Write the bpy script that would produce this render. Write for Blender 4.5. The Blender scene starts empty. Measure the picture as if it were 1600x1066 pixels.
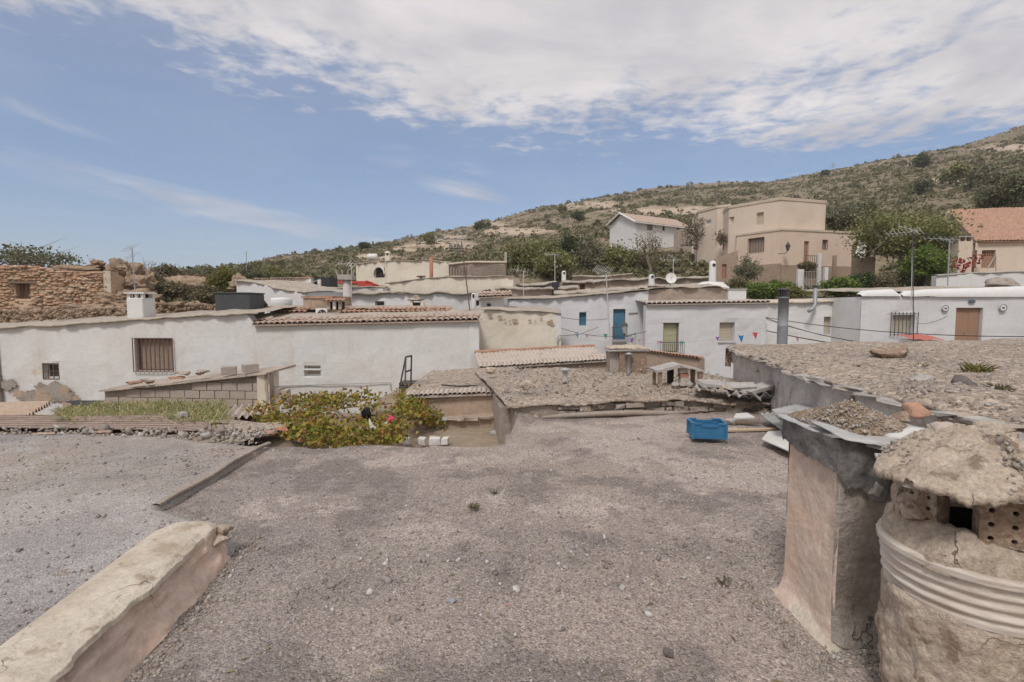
import bpy, math, random
import numpy as np
from mathutils import Vector, Matrix

# ------------------------------------------------------------------ camera, sky, sun, exposure
SC = bpy.context.scene
COL = SC.collection
F, HY, EYE = 800.0, 480.0, 1.7            # focal length and horizon row in photo pixels, eye height
PITCH = math.atan((533 - HY) / F)
cam = bpy.data.cameras.new('camera'); cam.sensor_width = 36; cam.lens = 36 * F / 1600
cam.clip_start = 0.05; cam.clip_end = 6000
camo = bpy.data.objects.new('camera', cam); COL.objects.link(camo)
camo.location = (0, 0, EYE); camo.rotation_euler = (math.pi / 2 - PITCH, 0, 0)
SC.camera = camo
SUN_EL, SUN_AZ = math.radians(54), math.radians(201)      # azimuth clockwise from +Y
sd = Vector((math.sin(SUN_AZ) * math.cos(SUN_EL), math.cos(SUN_AZ) * math.cos(SUN_EL), math.sin(SUN_EL)))
sun = bpy.data.lights.new('sun', 'SUN'); sun.energy = 1.35; sun.angle = math.radians(14); sun.color = (1, .955, .91)
suno = bpy.data.objects.new('sun', sun); COL.objects.link(suno)
suno.rotation_euler = sd.to_track_quat('Z', 'Y').to_euler()
SC.view_settings.view_transform = 'Standard'; SC.view_settings.look = 'None'
SC.view_settings.exposure = 0.78; SC.view_settings.gamma = 1
SC.view_settings.use_curve_mapping = False
SC.cycles.max_bounces = 6

def world():
    w = bpy.data.worlds.new('World'); SC.world = w; w.use_nodes = True
    nt = w.node_tree; N = nt.nodes; L = nt.links
    bg = N['Background']; bg.inputs[1].default_value = 0.115
    sky = N.new('ShaderNodeTexSky'); sky.sky_type = 'NISHITA'; sky.sun_disc = False
    sky.sun_elevation = SUN_EL; sky.sun_rotation = SUN_AZ
    sky.air_density = 1.0; sky.dust_density = 0.25; sky.ozone_density = 2.5
    tc = N.new('ShaderNodeTexCoord'); sep = N.new('ShaderNodeSeparateXYZ'); L.new(tc.outputs['Generated'], sep.inputs[0])
    def m(op, a, b=None, c=None):
        n = N.new('ShaderNodeMath'); n.operation = op
        for i, v in enumerate((a, b, c)):
            if v is None: continue
            if isinstance(v, (int, float)): n.inputs[i].default_value = v
            else: L.new(v, n.inputs[i])
        return n.outputs[0]
    def noise(vec, sc, det, rough, dist=0.0):
        n = N.new('ShaderNodeTexNoise'); n.inputs['Scale'].default_value = sc; n.inputs['Detail'].default_value = det
        n.inputs['Roughness'].default_value = rough; n.inputs['Distortion'].default_value = dist
        L.new(vec, n.inputs['Vector']); return n.outputs['Fac']
    def ss(v, a, b):
        n = N.new('ShaderNodeMapRange'); n.interpolation_type = 'SMOOTHSTEP'
        L.new(v, n.inputs[0]); n.inputs[1].default_value = a; n.inputs[2].default_value = b; return n.outputs[0]
    def xyz(a, b, c=0.0):
        n = N.new('ShaderNodeCombineXYZ')
        for i, v in enumerate((a, b, c)):
            if isinstance(v, (int, float)): n.inputs[i].default_value = v
            else: L.new(v, n.inputs[i])
        return n.outputs[0]
    z = m('MAXIMUM', sep.outputs[2], 0.045)
    cx, cy = m('DIVIDE', sep.outputs[0], z), m('DIVIDE', sep.outputs[1], z)
    P = xyz(cx, cy)
    # high cloud deck whose edge crosses the view, broken into puffs at the rim
    e = m('ADD', m('SUBTRACT', 3.32, cy), m('MULTIPLY', m('MINIMUM', m('SUBTRACT', cx, 0.0), 0.0), 0.62))
    e = m('MINIMUM', m('MAXIMUM', e, -1.6), 1.3)
    big = noise(P, 0.75, 5, 0.55, 0.3)
    fine = noise(P, 6.5, 7, 0.62, 0.25)
    dens = m('ADD', m('ADD', m('MULTIPLY', e, 0.62), m('MULTIPLY', m('SUBTRACT', big, 0.5), 1.9)), m('MULTIPLY', m('SUBTRACT', fine, 0.5), 1.35))
    deck = ss(dens, -0.10, 0.62)
    # thin streaks of cirrus lower down
    az = m('ARCTAN2', sep.outputs[0], sep.outputs[1])
    el = m('ARCSINE', sep.outputs[2])
    tilt = m('ADD', el, m('MULTIPLY', az, 0.17))
    st = noise(xyz(m('MULTIPLY', az, 2.3), m('MULTIPLY', tilt, 19.0), 3.7), 1.0, 6, 0.62, 0.7)
    st2 = noise(xyz(m('MULTIPLY', az, 1.7), m('MULTIPLY', el, 3.0), 9.1), 1.2, 3, 0.5)
    def blob(a0, e0, wa, we):
        q = m('ADD', m('POWER', m('ABSOLUTE', m('DIVIDE', m('SUBTRACT', az, a0), wa)), 2.0), m('POWER', m('ABSOLUTE', m('DIVIDE', m('SUBTRACT', tilt, e0), we)), 2.0))
        return m('POWER', 2.718, m('MULTIPLY', q, -1.0))
    lens = m('ADD', blob(-.09, .205, .13, .022), m('MULTIPLY', blob(-.55, .075, .30, .06), .8))
    cir = m('MAXIMUM', m('MULTIPLY', ss(st, 0.48, 0.80), ss(st2, 0.38, 0.62)), m('MULTIPLY', ss(m('ADD', st, m('MULTIPLY', lens, .22)), .52, .80), lens))
    cir = m('MULTIPLY', cir, 0.7)
    veil = m('ADD', m('MULTIPLY', ss(noise(P, 0.33, 4, 0.6), 0.40, 0.8), 0.12), m('ADD', 0.04, m('MULTIPLY', ss(el, .18, .65), .30)))
    fac = m('MINIMUM', m('MAXIMUM', m('MAXIMUM', deck, cir), veil), 0.97)
    shade = ss(noise(P, 1.15, 6, 0.6, 0.4), 0.3, 0.72)
    cr = N.new('ShaderNodeMix'); cr.data_type = 'RGBA'; L.new(shade, cr.inputs[0])
    cr.inputs[6].default_value = (2.95, 2.86, 3.02, 1); cr.inputs[7].default_value = (4.5, 4.28, 4.24, 1)
    tint = N.new('ShaderNodeMix'); tint.data_type = 'RGBA'; tint.blend_type = 'MULTIPLY'; tint.inputs[0].default_value = 1
    gm = N.new('ShaderNodeGamma'); gm.inputs[1].default_value = .72; L.new(sky.outputs[0], gm.inputs[0]); L.new(gm.outputs[0], tint.inputs[6]); tint.inputs[7].default_value = SKYTINT
    mx = N.new('ShaderNodeMix'); mx.data_type = 'RGBA'; L.new(fac, mx.inputs[0])
    L.new(tint.outputs[2], mx.inputs[6]); L.new(cr.outputs[2], mx.inputs[7])
    L.new(mx.outputs[2], bg.inputs[0])
SKYTINT = (.66, .775, .94, 1)
world()

# ------------------------------------------------------------------ photo pixel -> place
_fw = Vector((0, math.cos(PITCH), -math.sin(PITCH))); _up = Vector((0, math.sin(PITCH), math.cos(PITCH)))
def ray(px, py): return _fw * F + Vector((px - 800, 0, 0)) + _up * (533 - py)
def at(px, py, D):
    d = ray(px, py); return Vector((0, 0, EYE)) + d * (D / d.y)
def atz(px, py, z):
    d = ray(px, py); return Vector((0, 0, EYE)) + d * ((z - EYE) / d.z)

# ------------------------------------------------------------------ numeric noise
def _hash(i, j, k, s):
    h = (i * 374761393 + j * 668265263 + k * 2147483647 + s * 1274126177) & 0xffffffff
    h = ((h ^ (h >> 13)) * 1274126177) & 0xffffffff
    h = ((h ^ (h >> 16)) * 2246822519) & 0xffffffff
    return ((h ^ (h >> 15)) & 0xffffff) / float(0xffffff)
def vnoise(p, s=0):
    p = np.asarray(p, float); f = np.floor(p); i = f.astype(np.int64); t = p - f; t = t * t * (3 - 2 * t)
    r = 0
    for a in (0, 1):
        for b in (0, 1):
            for c in (0, 1):
                w = (t[..., 0] if a else 1 - t[..., 0]) * (t[..., 1] if b else 1 - t[..., 1]) * (t[..., 2] if c else 1 - t[..., 2])
                r = r + w * _hash(i[..., 0] + a, i[..., 1] + b, i[..., 2] + c, s)
    return r - 0.5
def fbm(p, sc=1.0, oct=4, s=0, gain=0.5):
    p = np.asarray(p, float) * sc; a = 1.0; r = 0
    for o in range(oct):
        r = r + a * vnoise(p, s + o * 17); p = p * 2.03 + 5.3; a *= gain
    return r
def n1(x, sc=1.0, s=0, oct=3):
    x = np.atleast_1d(np.asarray(x, float)); return fbm(np.stack([x, x * 0 + .37, x * 0 + .71], -1), sc, oct, s)

# ------------------------------------------------------------------ materials
MATS = {}
def mat(name, c1, c2=None, c3=None, scale=1.0, fine=40.0, finevar=0.25, bump=0.3, bscale=None, rough=0.9, island=0.0, metal=0.0,
        streak=None, streakamt=0.5, patch=None, patchlo=0.6, patchscale=1.2, icols=None, cells=None, transl=0.0, attr=False, stretch=(1, 1, 1), spec=0.25, cracks=None):
    if name in MATS: return MATS[name]
    m = bpy.data.materials.new(name); m.use_nodes = True; MATS[name] = m
    nt = m.node_tree; N = nt.nodes; L = nt.links; b = N['Principled BSDF']
    b.inputs['Roughness'].default_value = rough; b.inputs['Metallic'].default_value = metal
    b.inputs['Specular IOR Level'].default_value = spec
    g = N.new('ShaderNodeNewGeometry')
    mp = N.new('ShaderNodeMapping'); mp.inputs['Scale'].default_value = stretch; L.new(g.outputs['Position'], mp.inputs[0])
    def noise(sc, det=6, rg=0.6, vec=None):
        n = N.new('ShaderNodeTexNoise'); n.inputs['Scale'].default_value = sc; n.inputs['Detail'].default_value = det
        n.inputs['Roughness'].default_value = rg; L.new(vec or mp.outputs[0], n.inputs['Vector']); return n.outputs['Fac']
    def mix(f, a, c, mode='MIX'):
        n = N.new('ShaderNodeMix'); n.data_type = 'RGBA'; n.blend_type = mode
        for k, v in ((0, f), (6, a), (7, c)):
            if isinstance(v, (int, float)): n.inputs[k].default_value = v
            elif isinstance(v, tuple): n.inputs[k].default_value = v if len(v) == 4 else v + (1,)
            else: L.new(v, n.inputs[k])
        return n.outputs[2]
    def rng(v, a, c, lo=0., hi=1.):
        n = N.new('ShaderNodeMapRange'); n.interpolation_type = 'SMOOTHSTEP'; L.new(v, n.inputs[0])
        for k, q in zip((1, 2, 3, 4), (a, c, lo, hi)): n.inputs[k].default_value = q
        return n.outputs[0]
    def ramp(v, cols, lo=.3, hi=.7):
        r = N.new('ShaderNodeValToRGB'); L.new(v, r.inputs[0]); E = r.color_ramp.elements
        for k in range(len(cols)):
            p = lo + (hi - lo) * k / max(1, len(cols) - 1)
            e = E[k] if k < 2 else E.new(p)
            e.position = p; e.color = cols[k] + (1,)
        return r.outputs[0]
    cols = [c for c in (c1, c2, c3) if c]
    if attr:
        a = N.new('ShaderNodeAttribute'); a.attribute_name = 'Col'; col = a.outputs['Color']
    elif icols:
        r = N.new('ShaderNodeValToRGB'); L.new(g.outputs['Random Per Island'], r.inputs[0]); r.color_ramp.interpolation = 'CONSTANT'
        E = r.color_ramp.elements
        for k, c in enumerate(icols):
            e = E[k] if k < 2 else E.new(k / len(icols))
            e.position = k / len(icols); e.color = c + (1,)
        col = r.outputs[0]
    elif len(cols) > 1: col = ramp(noise(scale), cols)
    else: col = mix(0.0, cols[0], cols[0])
    h = noise(bscale or fine, 8, .65)
    if cells:
        v = N.new('ShaderNodeTexVoronoi'); v.inputs['Scale'].default_value = cells; L.new(mp.outputs[0], v.inputs['Vector'])
        vs = N.new('ShaderNodeSeparateColor'); L.new(v.outputs['Color'], vs.inputs[0])
        col = mix(1.0, col, ramp(vs.outputs[0], [(.55, .54, .53), (.98, .98, .98), (1.0, 1.0, 1.0), (1.5, 1.46, 1.42)], 0, 1), 'MULTIPLY')
    if finevar:
        col = mix(1.0, col, ramp(noise(fine, 5, .7), [(1 - finevar,) * 3, (1 + finevar,) * 3], .25, .75), 'MULTIPLY')
    if island:
        col = mix(1.0, col, ramp(g.outputs['Random Per Island'], [(1 - island,) * 3, (1 + island,) * 3], 0, 1), 'MULTIPLY')
    if patch:
        f = rng(noise(patchscale, 7, .62), patchlo, patchlo + .06)
        col = mix(f, col, patch)
    if cracks:
        v2 = N.new('ShaderNodeTexVoronoi'); v2.feature = 'DISTANCE_TO_EDGE'; v2.inputs['Scale'].default_value = cracks
        nz = N.new('ShaderNodeTexNoise'); nz.inputs['Scale'].default_value = cracks * 1.6; nz.inputs['Detail'].default_value = 6; L.new(mp.outputs[0], nz.inputs['Vector'])
        vm = N.new('ShaderNodeVectorMath'); vm.operation = 'MULTIPLY_ADD'; L.new(nz.outputs['Color'], vm.inputs[0]); vm.inputs[1].default_value = (.9 / cracks,) * 3; L.new(mp.outputs[0], vm.inputs[2]); L.new(vm.outputs[0], v2.inputs['Vector'])
        a1 = rng(v2.outputs['Distance'], .002, .012, .75, 0); a2 = rng(noise(cracks * .6, 3, .5), .52, .66)
        mu = N.new('ShaderNodeMath'); mu.operation = 'MULTIPLY'; L.new(a1, mu.inputs[0]); L.new(a2, mu.inputs[1]); col = mix(mu.outputs[0], col, (.13, .10, .08))
        hs = N.new('ShaderNodeMath'); hs.operation = 'SUBTRACT'; L.new(h, hs.inputs[0]); L.new(mu.outputs[0], hs.inputs[1]); h = hs.outputs[0]
    if streak:
        m2 = N.new('ShaderNodeMapping'); m2.inputs['Scale'].default_value = (2.2, 2.2, .22); L.new(g.outputs['Position'], m2.inputs[0])
        f = rng(noise(1.3, 6, .65, m2.outputs[0]), .5, .78, 0, streakamt)
        col = mix(f, col, streak)
    L.new(col, b.inputs['Base Color'])
    if bump:
        bn = N.new('ShaderNodeBump'); bn.inputs['Strength'].default_value = bump; bn.inputs['Distance'].default_value = .02
        if cells:
            mm = N.new('ShaderNodeMath'); mm.operation = 'SUBTRACT'; L.new(h, mm.inputs[0]); L.new(v.outputs['Distance'], mm.inputs[1]); L.new(mm.outputs[0], bn.inputs['Height'])
        else: L.new(h, bn.inputs['Height'])
        L.new(bn.outputs[0], b.inputs['Normal'])
    if transl:
        t = N.new('ShaderNodeBsdfTranslucent'); L.new(col, t.inputs[0]); ms = N.new('ShaderNodeMixShader'); ms.inputs[0].default_value = transl
        L.new(b.outputs[0], ms.inputs[1]); L.new(t.outputs[0], ms.inputs[2]); L.new(ms.outputs[0], N['Material Output'].inputs[0])
    return m
# masonry and ground
mat('gravel_ground', (.3, .3, .3), attr=True, fine=26, finevar=.2, bump=.6, cells=95)
mat('gravel_ground_pale', (.3, .3, .3), attr=True, fine=22, finevar=.13, bump=.4, cells=130)
mat('launa', (.27, .215, .17), (.36, .30, .245), (.24, .20, .17), scale=.9, fine=14, finevar=.3, bump=.9, cells=22)
mat('launa_far', (.32, .27, .22), (.40, .35, .29), (.25, .22, .18), scale=.7, fine=6, finevar=.35, bump=.6, bscale=9)
mat('earth', (.22, .17, .12), (.30, .24, .175), (.19, .15, .11), scale=.5, fine=8, bump=.8)
mat('terrain', (.2, .2, .2), attr=True, fine=.9, finevar=.35, bump=.9, bscale=1.5)
mat('whitewash', (.62, .615, .605), (.67, .665, .66), (.63, .615, .59), scale=.6, fine=9, finevar=.06, bump=.55, bscale=7, streak=(.55, .49, .40), streakamt=.28)
mat('whitewash_worn', (.60, .59, .575), (.65, .645, .635), (.60, .575, .535), scale=.55, fine=9, finevar=.07, bump=.6, bscale=7, streak=(.50, .41, .30), streakamt=.45, patch=(.55, .45, .33), patchlo=.655, patchscale=.7)
mat('whitewash_blue', (.58, .58, .59), (.63, .632, .645), (.60, .597, .60), scale=.6, fine=9, finevar=.06, bump=.5, bscale=7, streak=(.50, .47, .44), streakamt=.25)
mat('cream_plaster', (.66, .59, .47), (.70, .64, .54), (.63, .56, .45), scale=.6, fine=9, finevar=.07, bump=.5, bscale=7, streak=(.48, .40, .30), streakamt=.3)
mat('beige_paint', (.62, .485, .385), (.66, .525, .42), (.60, .465, .365), scale=.35, fine=7, finevar=.05, bump=.25, streak=(.45, .36, .28), streakamt=.25)
mat('beige_light', (.62, .515, .42), (.65, .545, .45), (.60, .49, .395), scale=.35, fine=7, finevar=.05, bump=.25, streak=(.45, .37, .29), streakamt=.25)
mat('beige_trim', (.58, .49, .39), (.50, .42, .33), scale=1, bump=.2)
mat('brown_render', (.36, .27, .205), (.42, .32, .245), (.33, .25, .19), scale=.9, fine=12, bump=.5, bscale=9)
mat('brown_block', (.31, .25, .205), (.37, .30, .25), (.28, .23, .19), scale=1.2, fine=12, finevar=.2, bump=.6)
mat('lower_render', (.33, .245, .185), (.39, .30, .23), scale=.8, fine=6, finevar=.2, bump=.4)
mat('peach_plaster', (.60, .41, .30), (.62, .495, .41), (.50, .385, .31), scale=2.2, fine=26, finevar=.16, bump=.6, bscale=24, streak=(.34, .30, .28), streakamt=.5, cracks=2.4)
mat('grey_render', (.29, .25, .215), (.36, .32, .285), (.24, .20, .165), scale=3.0, fine=36, finevar=.32, bump=1.0, bscale=30, patch=(.30, .215, .155), patchlo=.57, patchscale=3.5, cracks=3.0)
mat('tan_mortar', (.45, .36, .275), (.54, .45, .36), (.36, .28, .21), scale=4.5, fine=55, finevar=.38, bump=1.0, bscale=48, patch=(.29, .22, .165), patchlo=.58, patchscale=9, cracks=3.4)
mat('cream_coping', (.52, .45, .36), (.58, .515, .425), (.45, .375, .29), scale=2.6, fine=34, finevar=.2, bump=.7, bscale=34, patch=(.40, .325, .245), patchlo=.57, patchscale=3.5, cracks=3.2, streak=(.40, .33, .26), streakamt=.4)
mat('mound', (.40, .315, .225), (.33, .25, .175), (.47, .385, .29), scale=7, fine=60, finevar=.4, bump=1.0, cells=75)
mat('grey_wall', (.44, .40, .375), (.53, .495, .475), (.36, .315, .285), scale=1.2, fine=18, finevar=.22, bump=.8, bscale=14, streak=(.29, .25, .22), streakamt=.5, patch=(.33, .275, .23), patchlo=.6, patchscale=2.2)
mat('concrete_block', (.36, .30, .255), (.42, .355, .305), scale=2.5, fine=30, finevar=.15, bump=.5)
mat('mortar', (.35, .30, .255), (.29, .24, .20), scale=3, fine=20, bump=.5)
mat('ruin_core', (.44, .31, .215), (.50, .37, .27), (.38, .26, .175), scale=1.0, fine=8, finevar=.25, bump=.8)
mat('ruin_stone', (.4, .3, .2), icols=[(.46, .30, .20), (.40, .27, .18), (.50, .36, .25), (.43, .245, .155), (.37, .265, .185), (.48, .33, .22), (.51, .385, .275)], fine=12, finevar=.25, bump=.6)
mat('rock', (.27, .19, .13), (.35, .255, .18), (.19, .14, .10), scale=1.4, fine=7, finevar=.4, bump=1.0, bscale=9)
mat('pebble', (.3, .3, .3), icols=[(.34, .30, .28), (.28, .245, .228), (.40, .36, .34), (.31, .27, .25), (.23, .20, .183), (.35, .30, .27), (.52, .48, .455), (.30, .27, .26), (.37, .305, .265), (.19, .162, .15)], fine=60, finevar=.15, bump=.2)
mat('pale_pebble', (.4, .4, .4), icols=[(.35, .315, .285), (.29, .25, .215), (.43, .40, .37), (.25, .215, .19), (.33, .275, .225), (.38, .325, .275)], fine=60, finevar=.15, bump=.2)
mat('field_stone', (.34, .28, .23), (.42, .355, .295), (.28, .225, .18), scale=3, fine=18, finevar=.25, bump=.8)
mat('slate', (.24, .25, .27), (.30, .31, .33), scale=4, fine=30, bump=.3, rough=.6)
mat('dark_stone', (.13, .115, .105), (.17, .15, .135), scale=8, fine=40, bump=.6)
mat('slab_stone', (.42, .40, .375), (.36, .335, .31), (.48, .455, .43), scale=4, fine=24, finevar=.15, bump=.5)
# roof goods
mat('clay_tile', (.36, .27, .215), (.44, .34, .275), (.31, .235, .19), scale=4, fine=26, finevar=.2, bump=.4)
mat('clay_tile_pale', (.42, .35, .295), (.48, .415, .355), (.35, .285, .24), scale=4, fine=26, finevar=.2, bump=.4)
mat('clay_tile_red', (.42, .22, .145), (.37, .235, .17), (.45, .265, .185), scale=2.5, fine=7, finevar=.32, bump=.4)
mat('brick_red', (.43, .20, .13), (.36, .18, .125), scale=6, fine=30, bump=.4)
mat('brick_brown', (.34, .235, .17), (.26, .18, .13), (.41, .32, .235), scale=18, fine=60, finevar=.35, bump=.9, patch=(.44, .37, .295), patchlo=.55, patchscale=11)
mat('fibre_cement', (.37, .345, .32), (.44, .415, .39), (.29, .26, .235), scale=3, fine=26, finevar=.22, bump=.5)
mat('rust_sheet', (.25, .185, .15), (.31, .24, .20), (.21, .155, .13), scale=3, fine=20, finevar=.25, bump=.4)
mat('green_sheet', (.27, .285, .265), (.34, .345, .32), (.22, .225, .21), scale=6, fine=30, finevar=.2, bump=.3)
mat('dark_felt', (.105, .10, .095), (.16, .15, .14), (.075, .07, .068), scale=6, fine=30, finevar=.35, bump=.6, rough=.7)
mat('zinc', (.36, .365, .36), (.44, .44, .43), (.29, .285, .275), scale=5, fine=24, finevar=.15, bump=.25, rough=.55)
mat('bucket_white', (.50, .43, .355), (.58, .52, .455), (.43, .355, .285), scale=3, fine=18, finevar=.14, bump=.3, rough=.6, stretch=(1, 1, 5))
mat('soot', (.025, .022, .02), (.05, .044, .04), scale=4, bump=.4)
# metals, paints, small goods
mat('galvanised', (.30, .31, .33), (.36, .37, .39), scale=5, fine=20, finevar=.1, bump=.1, rough=.5, metal=.3)
mat('dark_metal', (.07, .065, .065), (.10, .09, .085), scale=8, bump=.1, rough=.6)
mat('rust_iron', (.135, .09, .07), (.19, .125, .095), scale=8, fine=30, bump=.3)
mat('aluminium', (.50, .50, .50), (.58, .58, .57), scale=6, bump=0, rough=.45, metal=.4)
mat('white_paint', (.74, .73, .71), (.68, .665, .64), scale=3, bump=.1)
mat('red_paint', (.50, .075, .06), (.42, .07, .055), scale=3, bump=.1)
mat('blue_door', (.06, .165, .25), (.085, .20, .29), scale=6, fine=20, bump=.1, rough=.6)
mat('brown_door', (.30, .185, .125), (.33, .205, .14), scale=3, fine=16, finevar=.1, bump=.1, rough=.6)
mat('blind_green', (.38, .37, .235), (.42, .405, .27), scale=3, bump=.1)
mat('blind_tan', (.45, .395, .31), (.49, .43, .34), scale=3, bump=.1)
mat('shutter_brown', (.28, .205, .165), (.33, .25, .205), (.24, .18, .145), scale=3, fine=14, bump=.3, stretch=(4, 4, 1))
mat('glass_dark', (.03, .033, .037), (.055, .058, .06), scale=2, finevar=0, bump=0, rough=.12, spec=.6)
mat('tank_grey', (.062, .066, .07), (.075, .08, .084), scale=2, fine=14, bump=.08, rough=.55)
mat('cable', (.045, .042, .04), bump=0, rough=.7)
mat('crate_blue', (.03, .145, .29), (.055, .185, .33), scale=9, fine=40, finevar=.15, bump=.1, rough=.45)
mat('wood_pale', (.46, .355, .235), (.52, .41, .285), scale=4, fine=30, finevar=.12, bump=.3, stretch=(.4, 6, 6))
mat('wood_dark', (.17, .125, .095), (.23, .175, .135), scale=6, fine=30, bump=.4)
mat('panel_white', (.62, .605, .58), (.55, .53, .50), scale=4, fine=20, finevar=.08, bump=.15)
mat('bark', (.15, .12, .095), (.21, .17, .14), scale=5, fine=20, finevar=.25, bump=.8)
mat('bark_pale', (.29, .24, .20), (.36, .30, .25), scale=5, fine=20, bump=.6)
G = dict(fine=3, bump=0, finevar=.2, rough=.7, transl=.25)
mat('leaf_olive', (1, 1, 1), icols=[(.17, .175, .10), (.21, .215, .13), (.13, .135, .075), (.25, .245, .16)], **G)
mat('leaf_green', (1, 1, 1), icols=[(.20, .205, .08), (.245, .25, .10), (.155, .165, .065), (.29, .285, .125)], **G)
mat('leaf_bright', (1, 1, 1), icols=[(.13, .20, .04), (.17, .235, .055), (.09, .15, .03), (.22, .26, .075)], **G)
mat('leaf_dark', (1, 1, 1), icols=[(.075, .10, .04), (.095, .125, .05), (.06, .08, .032)], **G)
mat('leaf_dry', (1, 1, 1), icols=[(.21, .165, .095), (.16, .135, .08), (.25, .21, .13), (.13, .125, .065)], **G)
mat('leaf_yellow', (1, 1, 1), icols=[(.22, .20, .06), (.17, .17, .05), (.26, .23, .08), (.12, .14, .04)], **G)
mat('scrub_leaf', (1, 1, 1), icols=[(.18, .17, .092), (.21, .19, .11), (.15, .15, .075), (.235, .205, .13), (.185, .18, .10), (.26, .225, .15), (.125, .13, .062), (.17, .175, .09)], **G)
mat('leaf_vine', (1, 1, 1), icols=[(.17, .18, .03), (.25, .235, .04), (.34, .27, .045), (.13, .155, .03), (.34, .20, .055), (.21, .21, .035), (.26, .12, .05), (.40, .31, .075), (.16, .175, .03), (.30, .25, .045), (.20, .11, .06), (.36, .23, .06)], **G)
mat('grass_blade', (1, 1, 1), icols=[(.20, .21, .07), (.27, .25, .10), (.16, .18, .06), (.34, .29, .15), (.40, .34, .19)], **G)
mat('dry_weed', (1, 1, 1), icols=[(.24, .20, .11), (.18, .15, .09), (.30, .24, .14), (.16, .16, .07)], **G)
for nm, c in (('flag_blue', (.03, .19, .42)), ('flag_red', (.52, .06, .09)), ('flag_purple', (.22, .10, .34)), ('flag_green', (.05, .26, .19)), ('flag_pink', (.50, .16, .30)), ('flag_orange', (.60, .28, .12)),
              ('bag_black', (.02, .02, .022)), ('bag_orange', (.50, .11, .04)), ('bag_white', (.68, .66, .64)), ('bag_green', (.08, .24, .12)), ('tank_white', (.70, .69, .67)), ('pepper', (.30, .045, .04)), ('flower_white', (.75, .73, .66)), ('plate_ink', (.10, .12, .18)), ('dark_cloth', (.035, .037, .045)), ('car_red', (.45, .14, .11))):
    mat(nm, c, fine=20, finevar=.12, bump=.05, rough=.6)

# ------------------------------------------------------------------ objects
ORG = {}
def link(o, parent, org):
    COL.objects.link(o)
    if parent is not None: o.parent = parent
    ORG[o] = Vector(org); return o
def tag(o, label, cat, group=None, kind=None):
    if label: o['label'] = label
    if cat: o['category'] = cat
    if group: o['group'] = group
    o['kind'] = kind or 'thing'
    return o
def thing(name, label, cat, loc, group=None):
    o = bpy.data.objects.new(name, None); o.empty_display_size = .2; o.location = Vector(loc)
    link(o, None, loc); return tag(o, label, cat, group)
def mesh_np(name, V, Q, m, smooth=False, T=None):
    me = bpy.data.meshes.new(name); V = np.asarray(V, np.float32)
    Q = np.asarray(Q, np.int32).reshape(-1, 4) if Q is not None and len(Q) else np.zeros((0, 4), np.int32)
    T = np.asarray(T, np.int32).reshape(-1, 3) if T is not None and len(T) else np.zeros((0, 3), np.int32)
    me.vertices.add(len(V)); me.vertices.foreach_set('co', V.ravel())
    idx = np.concatenate([Q.ravel(), T.ravel()]); me.loops.add(len(idx)); me.loops.foreach_set('vertex_index', idx)
    tot = np.concatenate([np.full(len(Q), 4), np.full(len(T), 3)]).astype(np.int32)
    st = np.concatenate([[0], np.cumsum(tot)[:-1]]).astype(np.int32) if len(tot) else tot
    me.polygons.add(len(tot)); me.polygons.foreach_set('loop_start', st); me.polygons.foreach_set('loop_total', tot)
    if smooth: me.polygons.foreach_set('use_smooth', np.ones(len(tot), bool))
    me.materials.append(MATS[m]); me.update(calc_edges=True); me.validate(); return me
def put(name, V, Q, m, parent=None, base=None, smooth=False, T=None):
    org = ORG[parent] if parent is not None else Vector(base if base is not None else (0, 0, 0))
    V = np.asarray(V, float) - np.array(org)
    o = bpy.data.objects.new(name, mesh_np(name, V, Q, m, smooth, T))
    if parent is None: o.location = org
    return link(o, parent, org)
def inst(name, me, parent, M):
    o = bpy.data.objects.new(name, me); M = M.copy(); M.translation = M.translation - ORG[parent]
    link(o, parent, ORG[parent]); o.matrix_local = M; return o
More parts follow.
